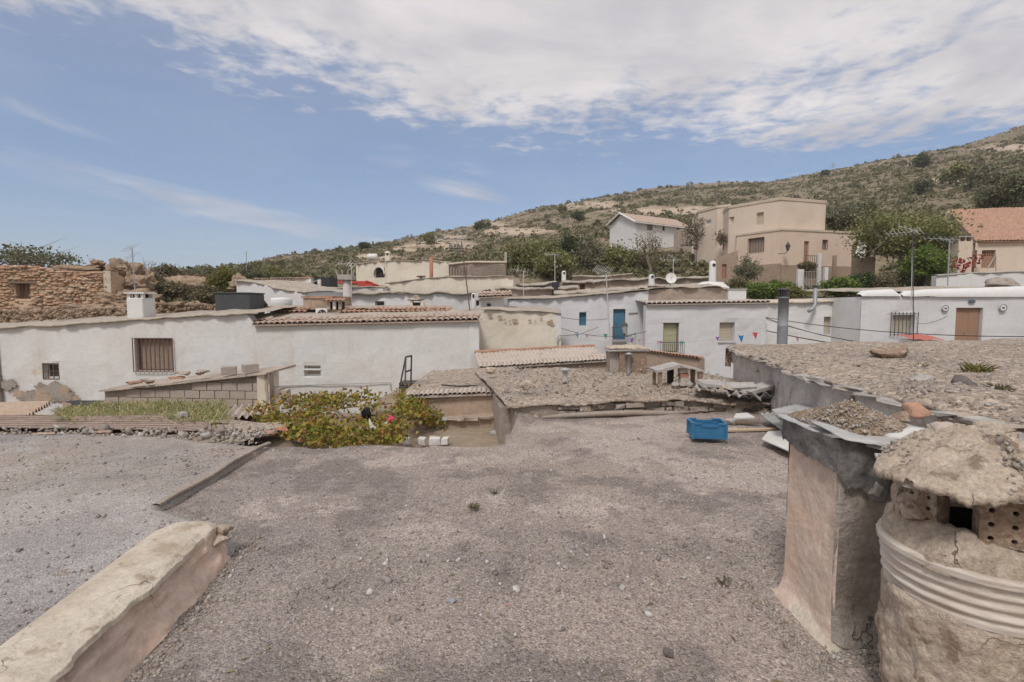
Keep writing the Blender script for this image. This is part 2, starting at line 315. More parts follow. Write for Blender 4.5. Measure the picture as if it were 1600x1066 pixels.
class MB:
    def __init__(s): s.v = []; s.f = []; s.n = 0
    def add(s, V, Fs):
        s.v.extend([tuple(p) for p in V]); s.f.extend([tuple(i + s.n for i in f) for f in Fs]); s.n += len(V); return s
    def box(s, a, b):
        (x0, y0, z0), (x1, y1, z1) = a, b
        return s.add([(x0, y0, z0), (x1, y0, z0), (x1, y1, z0), (x0, y1, z0), (x0, y0, z1), (x1, y0, z1), (x1, y1, z1), (x0, y1, z1)],
                     [(0, 3, 2, 1), (4, 5, 6, 7), (0, 1, 5, 4), (1, 2, 6, 5), (2, 3, 7, 6), (3, 0, 4, 7)])
    def obox(s, M, size, jit=0, rnd=None):
        hx, hy, hz = size[0] / 2, size[1] / 2, size[2] / 2
        V = []
        for x, y, z in ((-1, -1, -1), (1, -1, -1), (1, 1, -1), (-1, 1, -1), (-1, -1, 1), (1, -1, 1), (1, 1, 1), (-1, 1, 1)):
            p = Vector((x * hx, y * hy, z * hz))
            if jit: p += Vector((rnd.uniform(-jit, jit), rnd.uniform(-jit, jit), rnd.uniform(-jit, jit)))
            V.append(M @ p)
        return s.add(V, [(0, 3, 2, 1), (4, 5, 6, 7), (0, 1, 5, 4), (1, 2, 6, 5), (2, 3, 7, 6), (3, 0, 4, 7)])
    def tube(s, pts, r, k=6, cap=True):
        pts = [Vector(p) for p in pts]; rs = r if isinstance(r, (list, tuple)) else [r] * len(pts)
        V = []; Fs = []; up = None
        for i, p in enumerate(pts):
            t = (pts[min(i + 1, len(pts) - 1)] - pts[max(i - 1, 0)]).normalized()
            if up is None: up = t.orthogonal().normalized()
            up = (up - t * up.dot(t))
            up = up.normalized() if up.length > 1e-5 else t.orthogonal().normalized()
            w = t.cross(up)
            for j in range(k):
                a = 2 * math.pi * j / k; V.append(p + (up * math.cos(a) + w * math.sin(a)) * rs[i])
        for i in range(len(pts) - 1):
            for j in range(k):
                a, b = i * k + j, i * k + (j + 1) % k; Fs.append((a, b, b + k, a + k))
        if cap: Fs.append(tuple(range(k))[::-1]); Fs.append(tuple((len(pts) - 1) * k + j for j in range(k)))
        return s.add(V, Fs)
    def lathe(s, c, prof, k=20, wob=0, seed=0, cap=True):
        V = []; Fs = []; c = Vector(c)
        for i, (r, z) in enumerate(prof):
            for j in range(k):
                a = 2 * math.pi * j / k; V.append((c.x + r * math.cos(a), c.y + r * math.sin(a), c.z + z))
        V = np.array(V)
        if wob:
            nn = fbm(V, 6.0, 4, seed) + .3 * fbm(V, 34., 3, seed + 1); d = V - np.array(c); d[:, 2] *= .3
            V = V + d * (nn * wob)[:, None]
        for i in range(len(prof) - 1):
            for j in range(k):
                a, b = i * k + j, i * k + (j + 1) % k; Fs.append((a, b, b + k, a + k))
        if cap: Fs.append(tuple((len(prof) - 1) * k + j for j in range(k)))
        return s.add(V, Fs)
    def prism(s, pts, z0, z1):
        n = len(pts); V = [(x, y, z0) for x, y in pts] + [(x, y, z1) for x, y in pts]
        return s.add(V, [tuple(range(n))[::-1], tuple(range(n, 2 * n))] + [(i, (i + 1) % n, n + (i + 1) % n, n + i) for i in range(n)])
    def build(s, name, m, parent=None, base=None, smooth=False, bevel=0):
        org = ORG[parent] if parent is not None else Vector(base if base is not None else (0, 0, 0))
        me = bpy.data.meshes.new(name); me.from_pydata([tuple(Vector(p) - org) for p in s.v], [], s.f); me.materials.append(MATS[m])
        if smooth: me.polygons.foreach_set('use_smooth', [True] * len(me.polygons))
        me.update(); o = bpy.data.objects.new(name, me)
        if parent is None: o.location = org
        link(o, parent, org)
        if bevel:
            b = o.modifiers.new('edge', 'BEVEL'); b.width = bevel; b.segments = 2; b.limit_method = 'ANGLE'
        return o
def Rz(a): return Matrix.Rotation(a, 4, 'Z')
def T(v): return Matrix.Translation(Vector(v))
def grid(nu, nv, fn):
    """fn(U,V arrays in 0..1) -> (N,3); returns verts, quads"""
    u, v = np.meshgrid(np.linspace(0, 1, nu), np.linspace(0, 1, nv), indexing='ij')
    P = fn(u, v).reshape(-1, 3); i, j = np.meshgrid(np.arange(nu - 1), np.arange(nv - 1), indexing='ij'); a = (i * nv + j).ravel()
    return P, np.stack([a, a + nv, a + nv + 1, a + 1], -1)
def rot_rand(n, rs, tilt=math.pi):
    q = rs.normal(size=(n, 4)); q /= np.linalg.norm(q, axis=1)[:, None]; w, x, y, z = q.T
    return np.stack([np.stack([1 - 2 * (y * y + z * z), 2 * (x * y - z * w), 2 * (x * z + y * w)], -1), np.stack([2 * (x * y + z * w), 1 - 2 * (x * x + z * z), 2 * (y * z - x * w)], -1), np.stack([2 * (x * z - y * w), 2 * (y * z + x * w), 1 - 2 * (x * x + y * y)], -1)], -2)
CUBE = np.array([(-1, -1, -1), (1, -1, -1), (1, 1, -1), (-1, 1, -1), (-1, -1, 1), (1, -1, 1), (1, 1, 1), (-1, 1, 1)], float)
CQ = np.array([(0, 3, 2, 1), (4, 5, 6, 7), (0, 1, 5, 4), (1, 2, 6, 5), (2, 3, 7, 6), (3, 0, 4, 7)])
def stones(P, size, rs, flat=.7, yaw_only=False, dims=None):
    """many little rough stones in one array: P (N,3), size (N,)"""
    n = len(P); c = CUBE[None] * (1 + rs.uniform(-.38, .25, (n, 8, 3)))
    if dims is None: d = np.stack([size * rs.uniform(.7, 1.2, n), size * rs.uniform(.6, 1, n), size * flat * rs.uniform(.6, 1, n)], -1) / 2
    else: d = dims / 2
    c = c * d[:, None, :]
    if yaw_only:
        a = rs.uniform(-.25, .25, n) if yaw_only == 'slight' else rs.uniform(0, 6.28, n)
        x = c[..., 0] * np.cos(a)[:, None] - c[..., 1] * np.sin(a)[:, None]; y = c[..., 0] * np.sin(a)[:, None] + c[..., 1] * np.cos(a)[:, None]
        c = np.stack([x, y, c[..., 2]], -1)
    else: c = np.einsum('nij,nkj->nki', rot_rand(n, rs), c)
    V = (c + P[:, None, :]).reshape(-1, 3); Q = (CQ[None] + (np.arange(n) * 8)[:, None, None]).reshape(-1, 4); return V, Q
def leaves(P, size, rs, long=1.6):
    """many single bent leaves: a folded quad pair each (one island per leaf)"""
    n = len(P); t = np.array([(0, -.5, 0), (.5, 0, .12), (0, .5, 0), (-.5, 0, .12)]) * np.array([1, long, 1])
    c = t[None] * np.asarray(size).reshape(-1, 1, 1); c = np.einsum('nij,nkj->nki', rot_rand(n, rs), c)
    return (c + P[:, None, :]).reshape(-1, 3), np.arange(n * 4).reshape(-1, 4)
_ico = None
def ico(sub=3):
    import bmesh
    bm = bmesh.new(); bmesh.ops.create_icosphere(bm, subdivisions=sub, radius=1); V = np.array([v.co[:] for v in bm.verts]); Fc = np.array([[v.index for v in f.verts] for f in bm.faces]); bm.free(); return V, Fc
ICO = {k: ico(k) for k in (2, 3, 4, 5)}
def rock(name, m, c, size, seed, parent=None, sub=3, rough=.55, rz=0., smooth=False):
    V, Fc = ICO[max(sub, 3)]; rs = np.random.RandomState(int(seed) + 5)
    for k in range(12):
        nn = rs.normal(size=3); nn[2] *= .8; nn /= np.linalg.norm(nn); d = rs.uniform(.42, .8); V = V - np.maximum(V @ nn - d, 0)[:, None] * nn
    V = V * 1.25; n = fbm(V + seed * 3.1, 1.3, 3, seed); n2 = fbm(V * np.array([1, 1, 1.6]) + seed * 1.7, 4.5, 5, seed + 4, .6); V = V * (1 + rough * .8 * n + rough * (.28 if sub < 4 else .4) * n2)[:, None]
    V = V * np.array(size) / 2; ca, sa = math.cos(rz), math.sin(rz)
    V = np.stack([V[:, 0] * ca - V[:, 1] * sa, V[:, 0] * sa + V[:, 1] * ca, V[:, 2]], -1) + np.array(c)
    return put(name, V, None, m, parent, base=c, smooth=smooth, T=Fc)

# ------------------------------------------------------------------ terrain
SKYPX = [(-900, 430), (0, 432), (200, 428), (300, 424), (370, 414), (430, 408), (500, 400), (570, 388), (640, 374), (700, 362), (760, 348), (800, 340), (850, 327), (900, 318), (960, 306), (1030, 297), (1080, 291),
         (1130, 287), (1180, 288), (1230, 283), (1300, 270), (1360, 258), (1420, 246), (1500, 230), (1560, 210), (1600, 196), (1700, 160), (2400, 60)]
SU = np.array([(p[0] - 800) / F for p in SKYPX]); SE = np.array([(HY - p[1]) / F for p in SKYPX])
RU = np.array([-2, -.9, -.5, -.2, .1, .4, .7, 1., 2.]); RD = np.array([70, 75, 130, 220, 300, 330, 260, 270, 270])
TD = np.array([12, 17, 20, 24, 27, 30, 36, 45.])
TU = np.array([-2.2, -.5, -.40, 0, .4, .6, 1., 2.2])
TZ = np.array([[-3, -1.5, .3, .9, 1.5, 2.0, 2.9, 3.7], [-3, -1.5, .3, .9, 1.5, 2.0, 2.9, 3.7], [-3, -3, -2.8, -2, -.6, .6, 2.0, 3.7], [-3, -3, -3, -2.5, -1, .3, 2.0, 3.7],
               [-3, -3, -3, -3, -1.5, 1., 2.4, 4.0], [-3, -3, -3, -3, -1, 1.6, 2.8, 4.2], [-3, -3, -3, -2.5, 0, 2.2, 4.3, 6.2], [-3, -3, -3, -2.5, 0, 2.2, 4.3, 6.2]])
def terr(x, y):
    x = np.asarray(x, float); y = np.asarray(y, float); u = np.clip(x / np.maximum(y, 1), -2.1, 2.1)
    s = np.interp(u, SU, SE); R = np.interp(u, RU, RD)
    zn = np.zeros_like(u); 
    iu = np.clip(np.searchsorted(TU, u) - 1, 0, len(TU) - 2); w = (u - TU[iu]) / (TU[iu + 1] - TU[iu])
    idd = np.clip(np.searchsorted(TD, y) - 1, 0, len(TD) - 2); v = np.clip((y - TD[idd]) / (TD[idd + 1] - TD[idd]), 0, 1)
    zn = (TZ[iu, idd] * (1 - w) + TZ[iu + 1, idd] * w) * (1 - v) + (TZ[iu, idd + 1] * (1 - w) + TZ[iu + 1, idd + 1] * w) * v
    z45 = TZ[iu, -1] * (1 - w) + TZ[iu + 1, -1] * w; e0 = (z45 - EYE) / 45
    lw = np.clip((np.log(np.maximum(y, 45)) - math.log(45)) / (np.log(R) - math.log(45)), 0, 1)
    e = e0 + (s - e0) * lw ** .62; zf = EYE + e * np.minimum(y, R) - np.maximum(y - R, 0) * .22
    z = np.where(y < 45, zn, zf)
    P = np.stack([x, y, x * 0], -1); amp = np.clip((y - 20) / 60, 0, 1)
    z = z + amp * (fbm(P, .035, 4, 3) * np.clip(y * .012, 0, 2.2) + fbm(P, .25, 3, 9) * .5)
    return z
def tz(x, y): return float(terr(np.array([x]), np.array([y]))[0])
BARE = ((690, 384, 60, 8), (815, 366, 62, 7), (925, 324, 62, 7), (1060, 331, 70, 7), (760, 354, 40, 4), (1480, 285, 60, 5), (640, 390, 30, 5), (590, 402, 40, 4), (1570, 237, 60, 5), (700, 372, 34, 3))
def build_terrain():
    us = np.linspace(-2.0, 2.0, 300); ds = np.concatenate([np.linspace(12.8, 45, 50), np.geomspace(46, 520, 150)])
    U, D = np.meshgrid(us, ds, indexing='ij'); X = U * D; Y = D; Z = terr(X, Y)
    V = np.stack([X, Y, Z], -1).reshape(-1, 3); nv = len(ds); i, j = np.meshgrid(np.arange(len(us) - 1), np.arange(nv - 1), indexing='ij'); a = (i * nv + j).ravel()
    o = put('hillside', V, np.stack([a, a + nv, a + nv + 1, a + 1], -1), 'terrain', smooth=True); tag(o, 'dry scrubby hillside rising behind the village', None, kind='structure')
    px = 800 + V[:, 0] / V[:, 1] * F; py = HY - (V[:, 2] - EYE) / V[:, 1] * F
    n = fbm(V, .05, 5, 21) + .5 * fbm(V, .4, 3, 5); f = np.clip(.5 + 1.1 * n, 0, 1)[:, None]
    col = (1 - f) * np.array([.16, .138, .082]) + f * np.array([.235, .185, .125])
    # bare earth cuts and terraces on the slope
    for (cx, cy, rx, ry) in BARE:
        d = ((px - cx) / rx) ** 2 + ((py - cy - fbm(V, .06, 3, cx) * 9) / ry) ** 2
        w = (np.clip(1.3 - d + 1.2 * n, 0, 1) * (V[:, 1] > 46))[:, None]
        col = col * (1 - w) + w * np.array([.44, .345, .26])
    at_ = o.data.color_attributes.new('Col', 'FLOAT_COLOR', 'POINT')
    at_.data.foreach_set('color', np.concatenate([col, np.ones((len(col), 1))], 1).astype(np.float32).ravel())
build_terrain()
g = put('ground', [(-1400, -1400, -3.4), (1400, -1400, -3.4), (1400, 1400, -3.4), (-1400, 1400, -3.4)], [(0, 1, 2, 3)], 'earth'); tag(g, 'bare earth plain under the village', None, kind='structure')

def scrub():
    rs = np.random.RandomState(4); n = 15000
    u = rs.uniform(-1.15, 1.15, n); d = np.exp(rs.uniform(math.log(48), math.log(330), n)); x = u * d; y = d
    R = np.interp(u, RU, RD); dens = fbm(np.stack([x, y, x * 0], -1), .045, 4, 21); keep = (y < R * 1.02) & (rs.uniform(-.35, .35, n) > dens * 2.0 - .18)
    px = 800 + u * F; z = terr(x, y); py = HY - (z - EYE) / y * F
    for (cx, cy, rx, ry) in BARE:
        keep &= ~((((px - cx) / rx) ** 2 + ((py - cy) / ry) ** 2 < 1) & (rs.uniform(0, 1, n) < .85))
    keep &= ~((u > .12) & (u < .72) & (y < 70))
    x, y, z = x[keep], y[keep], z[keep]; n = len(x)
    r = rs.uniform(.35, 1.0, n) * (.55 + y / 260) * np.where(rs.uniform(0, 1, n) < .12, 1.8, 1)
    k = 22; a = rs.normal(size=(n, k, 3)); a /= np.linalg.norm(a, axis=2)[..., None]; a *= rs.uniform(.45, 1, (n, k, 1)); a[..., 2] = np.abs(a[..., 2]) * .8
    P = (np.stack([x, y, z - .05], -1)[:, None] + a * r[:, None, None]).reshape(-1, 3)
    V, Q = leaves(P, np.repeat(r, k) * rs.uniform(.35, .65, n * k), rs, 1.2)
    tag(put('scrub', V, Q, 'scrub_leaf'), 'low grey-green scrub covering the hillside', 'scrub', kind='stuff')
scrub()
def tufts():
    rs = np.random.RandomState(24); n = 24000; u = rs.uniform(-1.15, 1.15, n); y = np.exp(rs.uniform(math.log(46), math.log(300), n)); x = u * y; zt = terr(x, y); px = 800 + u * F; py = HY - (zt - EYE) / y * F; keep = (y < np.interp(u, RU, RD) * 1.02) & ~((u > .12) & (u < .72) & (y < 66))
    for (cx, cy, rx, ry) in BARE: keep &= ~((((px - cx) / rx) ** 2 + ((py - cy) / ry) ** 2 < 1) & (rs.uniform(0, 1, n) < .9))
    x, y = x[keep], y[keep]; n = len(x); z = terr(x, y); r = rs.uniform(.18, .5, n) * (.5 + y / 150); k = 7
    a = rs.normal(size=(n, k, 3)); a[..., 2] = np.abs(a[..., 2]) * .4; P = (np.stack([x, y, z], -1)[:, None] + a * r[:, None, None] * .6).reshape(-1, 3); V, Q = leaves(P, np.repeat(r, k) * rs.uniform(.4, .9, n * k), rs, 1.3); tag(put('dry_grass', V, Q, 'hill_tuft'), 'dry tufts and stones dotting the hillside', 'grass', kind='stuff')
mat('hill_tuft', (1, 1, 1), icols=[(.235, .185, .12), (.19, .165, .095), (.28, .23, .165), (.165, .15, .085), (.21, .155, .10), (.32, .275, .215)], fine=3, bump=0, finevar=.2, rough=.9)
tufts()

# ------------------------------------------------------------------ the roofs we look across
def ground_col(o, layers):
    n = len(o.data.vertices); c = np.zeros((n, 3))
    for w, col in layers: w = np.broadcast_to(np.asarray(w, float), (n,))[:, None]; c = c * (1 - w) + w * np.array(col)
    a = o.data.color_attributes.new('Col', 'FLOAT_COLOR', 'POINT'); a.data.foreach_set('color', np.concatenate([c, np.ones((n, 1))], 1).astype(np.float32).ravel())
def edge_far(x): return np.where(x < -.06, 6.28 + .05 * np.sin(x * 3.1), np.interp(x, [-.06, .1, 1.2, 3.8, 4.7], [6.5, 7.75, 8.05, 8.6, 8.75])) + n1(x, 2.3, 4) * .12
def roofz(x, y):
    P = np.stack([x, y, x * 0], -1)
    z = fbm(P, .55, 3, 2) * .06 + fbm(P, 3.5, 4, 8) * .022
    band = np.exp(-((y - 3.25 - .12 * x) / .35) ** 2) * np.clip((x + 1.2) / 1, 0, 1); z = z + band * (.012 + fbm(P, 9, 3, 1) * .03)
    ramp = np.exp(-((x - .05) / .22) ** 2) * np.clip((y - 7.0) / .8, 0, 1) ** 1.5; z = z + .13 * ramp
    z = z - .02 * np.clip((y - 6.8) / 1.2, 0, 1) * (x > .15) + .10 * np.exp(-((x - 1.5) / .22) ** 2) * np.exp(-((y - 2.7) / .5) ** 2) * 0
    return z
def main_roof():
    nx, ny = 270, 300
    xs = np.linspace(-3.2, 4.7, nx); v = np.linspace(0, 1, ny) ** 1.35
    X = np.repeat(xs[:, None], ny, 1); E = edge_far(xs); Y = .2 + v[None] * (E[:, None] - .2); Z = roofz(X, Y)
    Z = Z - .05 * np.clip(1 - (E[:, None] - Y) / .12, 0, 1) ** 2
    P = [np.stack([X, Y, Z], -1)]
    for dy, dz in ((.03, -.06), (.02, -.14), (-.05, -.2), (-.05, -1.0)):
        q = P[0][:, -1:, :].copy(); q[..., 1] += dy; q[..., 2] += dz + fbm(q, 3, 3, 6) * .03; P.append(q)
    V = np.concatenate(P, 1); ny = V.shape[1]; i, j = np.meshgrid(np.arange(nx - 1), np.arange(ny - 1), indexing='ij'); a = (i * ny + j).ravel()
    o = put('gravel_roof', V.reshape(-1, 3), np.stack([a, a + ny, a + ny + 1, a + 1], -1), 'gravel_ground', smooth=True)
    tag(o, 'flat gravel-covered launa roof in front', None, kind='structure')
    v = V.reshape(-1, 3) * np.array([1, 1, 0]); n1_ = fbm(v, .45, 4, 91); n2_ = fbm(v, 1.4, 5, 95, .6); n3_ = fbm(v, 4.5, 4, 97, .6)
    tan = np.clip(.42 + 1.1 * n1_ + .5 * n2_ + .4 * np.clip((v[:, 1] - 3.6) / 1.6, 0, 1) - .2, 0, 1); dust = np.clip((n2_ + .6 * n3_ - .08) * 7, 0, 1) * np.clip((v[:, 1] - 2.6) / 1.5, .25, 1); damp = np.clip((-n2_ + .6 * n3_ - .14) * 6, 0, 1)
    ground_col(o, [(1, (.288, .252, .238)), (tan, (.350, .292, .252)), (dust * .85, (.435, .374, .332)), (damp * .75, (.205, .176, .16)), (np.exp(-((v[:, 1] - 3.25 - .12 * v[:, 0]) / .35) ** 2) * (v[:, 0] > -1.3) * np.clip(.55 + 2 * n3_, 0, 1) * .6, (.21, .182, .167))])
    MB().box((-3.15, .3, -3.3), (-.1, 6.2, -.2)).box((-.1, .3, -3.3), (4.6, 7.6, -.2)).build('wall', 'grey_render', o)
main_roof()
def left_xr(y): return np.interp(y, [0, 3.55, 3.95, 4.1, 9], [-1.95, -1.95, -2.6, -2.95, -2.95]) + n1(y, 3, 7) * .03
def left_z(x, y):
    P = np.stack([x, y, x * 0], -1)
    return .02 + .06 * np.clip((y - 3.5) / 2.2, 0, 1) + fbm(P, .5, 3, 12) * .06 + fbm(P, 3.2, 4, 18) * .02
def left_roof():
    nx, ny = 190, 190
    v = np.linspace(0, 1, ny) ** 1.3; ys = .2 + v * 6.2; Yb = np.repeat(ys[None], nx, 0); t = np.linspace(0, 1, nx)[:, None] ** .7
    xr = left_xr(ys)[None]; X = -13.5 + t * (xr + 13.5); Yb = Yb + (v ** 8)[None] * (n1(X.ravel(), 1.2, 3).reshape(X.shape) * .3 - .3 * np.exp((X + 2.95) / 1.2))
    Z = left_z(X, Yb)
    V0 = np.stack([X, Yb, Z], -1); s = V0[-1:].copy(); s[..., 0] += .02; s[..., 2] -= .09; s2 = s.copy(); s2[..., 0] -= .04; s2[..., 2] -= .35
    V = np.concatenate([V0, s, s2], 0); f = V[:, -1:].copy(); f[..., 1] += .03; f[..., 2] -= .12; f2 = f.copy(); f2[..., 1] -= .08; f2[..., 2] -= 1.2; V = np.concatenate([V, f, f2], 1)
    nx, ny = V.shape[:2]; i, j = np.meshgrid(np.arange(nx - 1), np.arange(ny - 1), indexing='ij'); a = (i * ny + j).ravel()
    o = put('neighbour_roof', V.reshape(-1, 3), np.stack([a, a + ny, a + ny + 1, a + 1], -1), 'gravel_ground_pale', smooth=True)
    tag(o, 'slightly higher pale gravel roof beyond the parapet', None, kind='structure')
    v = V.reshape(-1, 3) * np.array([1, 1, 0]); n1_ = fbm(v, .4, 4, 191); n2_ = fbm(v, 1.2, 5, 195, .6); n3_ = fbm(v, 4.5, 4, 197, .6)
    ground_col(o, [(1, (.318, .300, .295)), (np.clip(.35 + 1.6 * n1_ + .7 * n2_, 0, 1), (.325, .280, .242)), (np.clip((n2_ + .4 * n3_ - .12) * 5, 0, 1) * .7, (.395, .370, .355)), (np.clip((-n2_ + .6 * n3_ - .2) * 5, 0, 1) * .45, (.215, .190, .175))])
    ys = np.linspace(4.15, 6.1, 60); xs = left_xr(ys); zs = left_z(xs, ys) + .012
    m = MB(); pts = [(x, y, z) for x, y, z in zip(xs, ys, zs)]
    V = []; w = n1(ys, 9, 3) * .012
    for (x, y, z), k in zip(pts, w): V += [(x - .05 + k, y, z - .008), (x - .01, y, z + .006 + k), (x + .022 + k, y, z + .0), (x + .024, y, z - .02)]
    Fs = [(i * 4 + j, i * 4 + j + 1, i * 4 + j + 5, i * 4 + j + 4) for i in range(59) for j in range(3)]
    m.add(V, Fs).build('edge_strip', 'mortar', o)
left_roof()
def gravel():
    rs = np.random.RandomState(8); n = 34000
    y = 1.9 + (8.3 - 1.9) * rs.uniform(0, 1, n) ** 1.25; x = rs.uniform(-3.0, 4.3, n)
    P2 = np.stack([x, y, x * 0], -1); cl = fbm(P2, .8, 5, 31) * 1.3 - .35 * np.exp(-((x + 1.3) / 1.4) ** 2 - ((y - 5.0) / .9) ** 2)
    band = np.exp(-((y - 3.25 - .12 * x) / .45) ** 2) * (x > -1.3)
    k = (rs.uniform(-.6, .6, n) < cl * 1.2 + .15 + band * .6) & (y < edge_far(x) - .05) & ~((x < -1.9 + (3.5 - y) * .11) & (y < 3.7)) & ~((x > 1.5) & (y < 3.05) & (y > 2.3))
    x, y, band = x[k], y[k], band[k]; n = len(x)
    s = np.exp(rs.normal(math.log(.0075), .42, n)) * (1 + .9 * band * rs.uniform(0, 1, n)); s[rs.uniform(0, 1, n) < .014] *= 2.4; s = np.clip(s, .004, .045)
    V, Q = stones(np.stack([x, y, roofz(x, y) + s * .15], -1), s, rs); tag(put('gravel', V, Q, 'pebble'), 'loose gravel scattered over the roof', 'gravel', kind='stuff')
    n = 15000; y = 2.4 + 3.8 * rs.uniform(0, 1, n) ** 1.1; x = -2.3 - 9 * rs.uniform(0, 1, n) ** 1.6
    cl = fbm(np.stack([x, y, x * 0], -1), 1.0, 4, 41); k = (rs.uniform(-.6, .6, n) < cl * 1.6 - .05) & (x < left_xr(y) - .12) & ~((x > -2.5) & (y < 3.6)); x, y = x[k], y[k]; n = len(x)
    s = np.clip(np.exp(rs.normal(math.log(.011), .45, n)), .004, .04)
    V, Q = stones(np.stack([x, y, left_z(x, y) + s * .15], -1), s, rs); tag(put('gravel', V, Q, 'pebble'), 'loose gravel scattered over the paler roof', 'gravel', kind='stuff')
gravel()
def litter():
    rs = np.random.RandomState(77); n = 420; y = 2.2 + 5.6 * rs.uniform(0, 1, n) ** 1.2; x = rs.uniform(-2.9, 3.2, n); k = (y < edge_far(x) - .1) & ~((x < -1.65) & (y < 3.8)) & (fbm(np.stack([x, y, x * 0], -1), .9, 3, 5) > -.12); x, y = x[k], y[k]; n = len(x); z = roofz(x, y) + .006; L = rs.uniform(.015, .07, n); a = rs.uniform(0, 6.28, n); d = np.stack([np.cos(a), np.sin(a), a * 0], -1) * L[:, None] / 2; w = np.stack([-np.sin(a), np.cos(a), a * 0], -1) * (.002 + .09 * L * (rs.uniform(0, 1, n) < .4))[:, None]; P = np.stack([x, y, z], -1); up = np.stack([a * 0, a * 0, L * .12], -1)
    V = np.stack([P - d, P + w + up, P + d, P - w + up * .3], 1).reshape(-1, 3); tag(put('litter', V, np.arange(n * 4).reshape(-1, 4), 'dry_weed'), 'dry twigs and leaf scraps strewn on the gravel', 'litter', kind='stuff')
litter()
# single stones and weeds one can point to
for px, py, sz, m, lab, fl in ((703, 940, (.062, .05, .02), 'slate', 'flat blue-grey slate chip lying alone on the gravel', .5), (1046, 1028, (.055, .05, .045), 'dark_stone', 'small dark block lying on the gravel near the front chimney', .8),
                               (883, 893, (.04, .03, .022), 'slab_stone', 'pale pebble in the coarse gravel band', .7), (972, 920, (.05, .035, .022), 'slab_stone', 'white stone at the edge of the coarse gravel band', .6),
                               (775, 1013, (.03, .025, .02), 'slab_stone', 'small white pebble near the bottom of the gravel roof', .7), (792, 947, (.03, .012, .008), 'brick_red', 'tiny red brick chip beside the slate chip', .5), (1068, 905, (.035, .03, .02), 'slab_stone', 'pale pebble nearest the square chimney', .5)):
    p = atz(px, py, 0); p.z = float(roofz(np.array([p.x]), np.array([p.y]))[0]) + sz[2] * .35
    tag(rock('stone', m, p, sz, px, sub=2, rough=.5, rz=px), lab, 'stone')
def weed(px, py, z, r, m, lab, n=60, zfn=None, base=None):
    rs = np.random.RandomState(px); b = base or atz(px, py, z); t = MB()
    V = []; Fs = []
    for i in range(n):
        a = rs.uniform(0, 6.28); l = r * rs.uniform(.5, 1.2); d = Vector((math.cos(a), math.sin(a), rs.uniform(.3, 1.6))).normalized() * l; w = Vector((-math.sin(a), math.cos(a), 0)) * r * .05
        q = Vector(b) + Vector((rs.normal() * r * .3, rs.normal() * r * .3, 0)); k = len(V)
        V += [q - w, q + w, q + d * .6 + w * .8, q + d + Vector((0, 0, -l * .15)), q + d * .6 - w * .8]; Fs += [(k, k + 1, k + 2, k + 3, k + 4)]
    t.add(V, Fs); tag(t.build('weed', m, base=b), lab, 'weed')
weed(740, 795, 0, .07, 'dry_weed', 'small dry weed tuft in the middle of the gravel roof')
weed(772, 772, 0, .05, 'leaf_dry', 'tiny brown dry weed behind the middle tuft', 30)
weed(1130, 912, 0, .07, 'leaf_dry', 'straggly reddish dry weed near the square chimney', 24)
weed(532, 830, 0, .03, 'leaf_dry', 'tiny dead sprig at the front of the smooth roof patch', 14)
weed(1525, 582, .86, .20, 'leaf_yellow', 'yellow-green weed growing on the raised roof', 70)
weed(1562, 612, .86, .13, 'leaf_dry', 'brown dry weed beside the rubble on the raised roof', 60)
weed(1440, 575, .86, .13, 'dry_weed', 'dry weed stalks standing mid raised roof', 26)

# plastered parapet, bottom left
def parapet():
    t = thing('parapet', 'rounded cream plaster parapet between the two gravel roofs', 'parapet', (-2.05, 2.3, 0))
    ys = np.concatenate([np.linspace(.6, 3.30, 110), 3.30 + .28 * np.sin(np.linspace(.05, 1, 22) * math.pi / 2)])
    def sweep(prof, amp, seed, endr):
        pr = np.array(prof, float); cx = -2.08; V = []
        seg = [np.linspace(pr[i], pr[i + 1], 9)[:-1] for i in range(len(pr) - 1)] + [pr[-1:]]; pr = np.concatenate(seg)
        for y in ys:
            k = max(0, (y - 3.30) / .28); w = math.sqrt(max(0, 1 - k * k)) if k > 0 else 1
            w = max(w, .02); zf = 1 - endr * (1 - w); drift = (3.3 - y) * .035
            V.append(np.stack([cx + (pr[:, 0] - cx) * w - .13 + (3.5 - y) * .11, np.full(len(pr), y), pr[:, 1] * zf], -1))
        V = np.array(V); nn = fbm(V, 3, 4, seed) * amp * 1.3 + fbm(V, 16, 4, seed + 3) * amp * .45; V[..., 0] += nn; V[..., 2] += nn * .7; lip = ((V[..., 2] > .13) & (V[..., 0] > -1.97)) * (n1(V[..., 1].ravel(), 4.5, seed + 40, 5).reshape(V.shape[:2]) * .055 + np.where(n1(V[..., 1].ravel(), 1.7, seed + 50).reshape(V.shape[:2]) > .16, -.03, 0)); V[..., 0] += lip
        n = len(pr); i, j = np.meshgrid(np.arange(len(ys) - 1), np.arange(n - 1), indexing='ij'); a = (i * n + j).ravel()
        return V.reshape(-1, 3), np.stack([a, a + n, a + n + 1, a + 1], -1)
    V, Q = sweep([(-2.36, -.02), (-2.34, .12), (-2.28, .205), (-2.18, .245), (-2.03, .25), (-1.93, .24), (-1.885, .222), (-1.88, .195), (-1.91, .18)], .036, 5, .55); put('coping', V, Q[:, ::-1], 'cream_coping', t, smooth=True)
    V, Q = sweep([(-2.2, .20), (-1.915, .195), (-1.905, .16), (-1.88, .125), (-1.875, .07), (-1.84, .03), (-1.80, -.035)], .04, 9, .45); put('base', V, Q[:, ::-1], 'peach_plaster', t, smooth=True)
    rock('broken_edge', 'brick_brown', (-1.99, 3.40, .165), (.16, .10, .07), 3, t, 2); rock('broken_edge', 'tan_mortar', (-1.94, 3.33, .15), (.09, .12, .06), 8, t, 2)
parapet()
